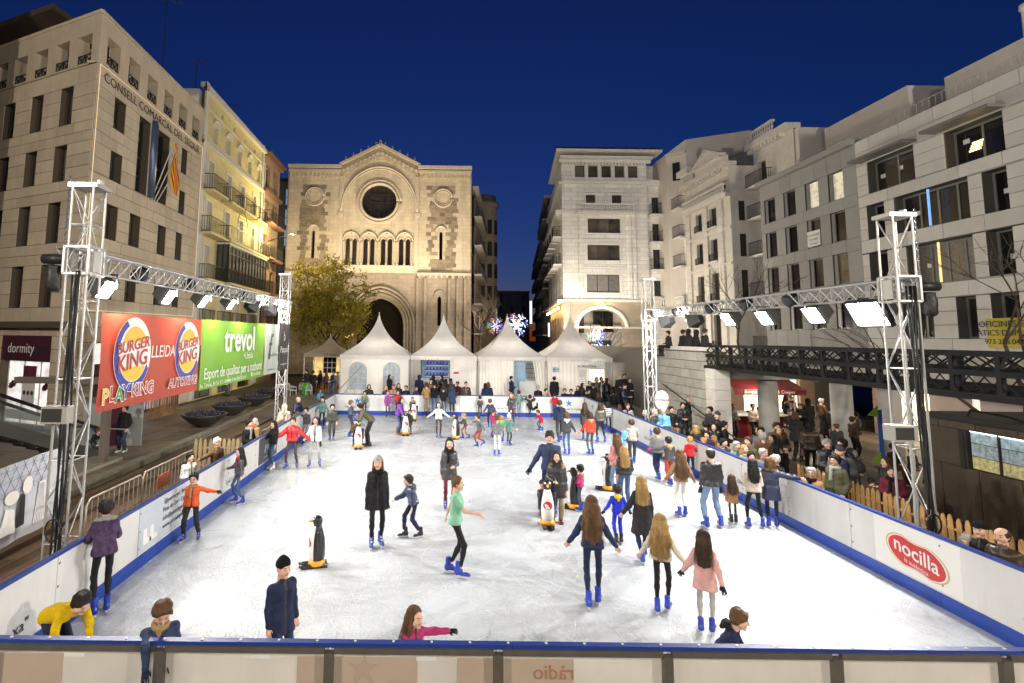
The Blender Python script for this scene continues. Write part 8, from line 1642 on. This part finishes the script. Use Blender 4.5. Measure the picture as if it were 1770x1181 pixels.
# under the terrace
for lb, x, y, t_, fc, top, bot, hr, st, ar, lg in (('woman in black at the crepe stall', 1295, 752, 709, 10, 'blk', 'blk', 's:hblk', 'jf', 'pp', 'n'), ('girl in black jacket and light jeans at the crepe stall', 1313, 746, 703, 60, 'blk', 'ljean', 's:hblk', 'jf', 'bb', 'n'), ('woman in plum jacket at the crepe stall', 1326, 746, 703, -60, 'dpu', 'nav', 'l:hmid', 'jf', 'fb', 'n'), ('man in dark jacket, grey cap and khaki trousers by the first column', 1369, 777, 707, -60, 'char', 'khk', 'W:gry', 'j', 'bb', 'n'), ('little girl in pink coat under the terrace', 1381, 760, 724, 0, 'mag', 'char', 's:hbrn', 'c', 'bb', 'n'), ('woman in brown puffer jacket with fluffy beige bag walking', 1405, 832, 724, 150, 'dbr', 'blk', 'o:hblk', 'pf', 'dd', 't'), ('big man in grey jacket seen from behind with a pushchair', 1450, 810, 730, 180, 'char', 'blk', 'B:hmid', 'j', 'bb', 'n'), ('woman in grey top by the second column', 1483, 770, 712, 175, 'gry', 'nav', 'p:hblk', 'wf', 'bb', 'n'), ('man in navy jacket by the second column', 1467, 769, 716, 185, 'nav', 'nav2', 's:hmid', 'j', 'bb', 'n'), ('woman in black raising a hand to her face by the shop window', 1440, 770, 702, 90, 'blk', 'jean', 's:hblk', 'jf', 'pd', 'n'), ('tall dark figure at the lit shop window', 1457, 768, 711, 120, 'blk2', 'blk', 's:hbrn', 'j', 'bb', 'n'), ('woman in black coat looking into the shop window', 1427, 775, 715, 100, 'blk', 'blk', 'o:hblk', 'cf', 'bb', 'n'), ('dark man farthest left in the group under the terrace', 1362, 755, 686, 60, 'blk', 'nav', 's:hbrn', 'j', 'bb', 'n'), ('grey-haired man in black in the group under the terrace', 1371, 757, 696, 100, 'blk', 'blk', 's:hgry', 'c', 'bb', 'n'), ('man in black facing the group under the terrace', 1387, 758, 697, -60, 'blk', 'blk', 's:hbrn', 'c', 'bb', 'n'), ('tall figure in black hood under the terrace', 1400, 758, 688, 180, 'blk', 'blk', 'H:blk', 'l', 'dd', 'n')):
    pp(lb, x, y, t_, fc, top, bot, hr, 'W' if 'khaki' in lb else 'b', ar, lg, st, z=ZR, tight=st[-1] == 'f', ex='bag:khk' if 'bag' in lb else '')
pp('vendor in pale pink behind the crepe stall counter', 1301, 697, 1.66, 0, 'lpk', 'blk', 's:hbrn', 'b', 'bb', style='wf', z=ZR, at='h')
person('girl in pink trousers sitting on the bench', (15.6, 17.75, ZR + .02), 1.45, 20, C['char'], C['pnk'], HR('s:hbrn'), 'b', 'bb', 'S', 0, 'j')
person('person in dark clothes sitting on the bench beside the pink trousers', (15.0, 17.75, ZR + .02), 1.6, 10, C['dbr'], C['brn'], HR('s:hblk'), 'b', 'bb', 'S', 0, 'j', False)
person('toddler in pale jacket sitting in the pushchair', (13.7, 17.7, ZR + .25), .95, -20, C['khk'], C['lpk'], HR('k:lgry'), 'W', 'bb', 'S', 0, 'j')
for i, (x, fc, lb) in enumerate(((1168, -50, 'leftmost dark figure sitting on the stone wall, legs hanging down'), (1180, 120, 'second dark figure on top of the stone wall'), (1191, 170, 'third dark figure on top of the stone wall'), (1203, 200, 'fourth dark figure on top of the stone wall'), (1219, 160, 'rightmost dark figure on top of the stone wall'))):
    q = onx(x, 600, 11.75); person(lb, (11.72 - (.28 if i == 0 else 0), q.y, 3.22 if i else 3.2), 1.7 + .04 * (i % 3), -90 if i == 0 else 90, C['blk'] if i % 2 else C['blk2'], C['blk'], HR(('s:hblk', 's:hblk', 'o:hblk', 'H:blk', 's:hbrn')[i]), 'b', 'bb', 'S', 6 + 4 * (i % 2), 'j', False)
# denser crowd: dark figures that nothing tells apart
rs = random.Random(77)
ORD = ('nearest', 'second nearest', 'third nearest', 'fourth nearest', 'fifth nearest', 'sixth nearest', 'seventh nearest', 'eighth nearest', 'ninth nearest', 'tenth nearest', 'eleventh nearest', 'twelfth nearest', 'thirteenth nearest', 'fourteenth nearest', 'fifteenth nearest', 'farthest')
TOPS = dict(blk='black', blk2='black', char='charcoal', nav='navy', dbr='dark brown', dol='dark green', brn='brown', gry='grey')
def extra(n, label, group, xr, yr, z, fc, Hs=(1.58, 1.80)):
    pts = sorted(((rs.uniform(*yr), rs.uniform(*xr)) for _ in range(n)))
    for i, (y, x) in enumerate(pts):
        H = round(rs.uniform(*Hs), 1) + .04; tc = rs.choice(list(TOPS)); st = rs.choice('jcp'); person('%s of the %s, in a %s %s' % (ORD[i], label, TOPS[tc], {'j': 'jacket', 'c': 'coat', 'p': 'padded jacket'}[st]), (x, y, z), H, fc + rs.uniform(-50, 50), C[tc], C[rs.choice(('blk', 'nav', 'char'))], HR(rs.choice(('s:hblk', 's:hbrn', 'l:hblk', 's:hgry', 'o:hbrn', 'k:char', 'o:hmid'))), 'b', 'bb', 'n', 0, st, False, res=.034, group=group)
extra(9, 'second-row spectators behind the right boards', 'second row behind the right boards', (9.1, 10.2), (12.0, 19.5), -.165, -60)
extra(12, 'passers-by under the terrace', 'crowd under the terrace', (13.2, 19.5), (20.5, 27.5), ZR, 60)
extra(8, 'people at the far right corner', 'queue at the far right corner', (7.9, 10.5), (28.6, 31.5), GB, 30)
extra(7, 'people by the skate counter', 'people at the skate counter', (-1.6, 3.0), (29.0, 31.8), GB, 170)
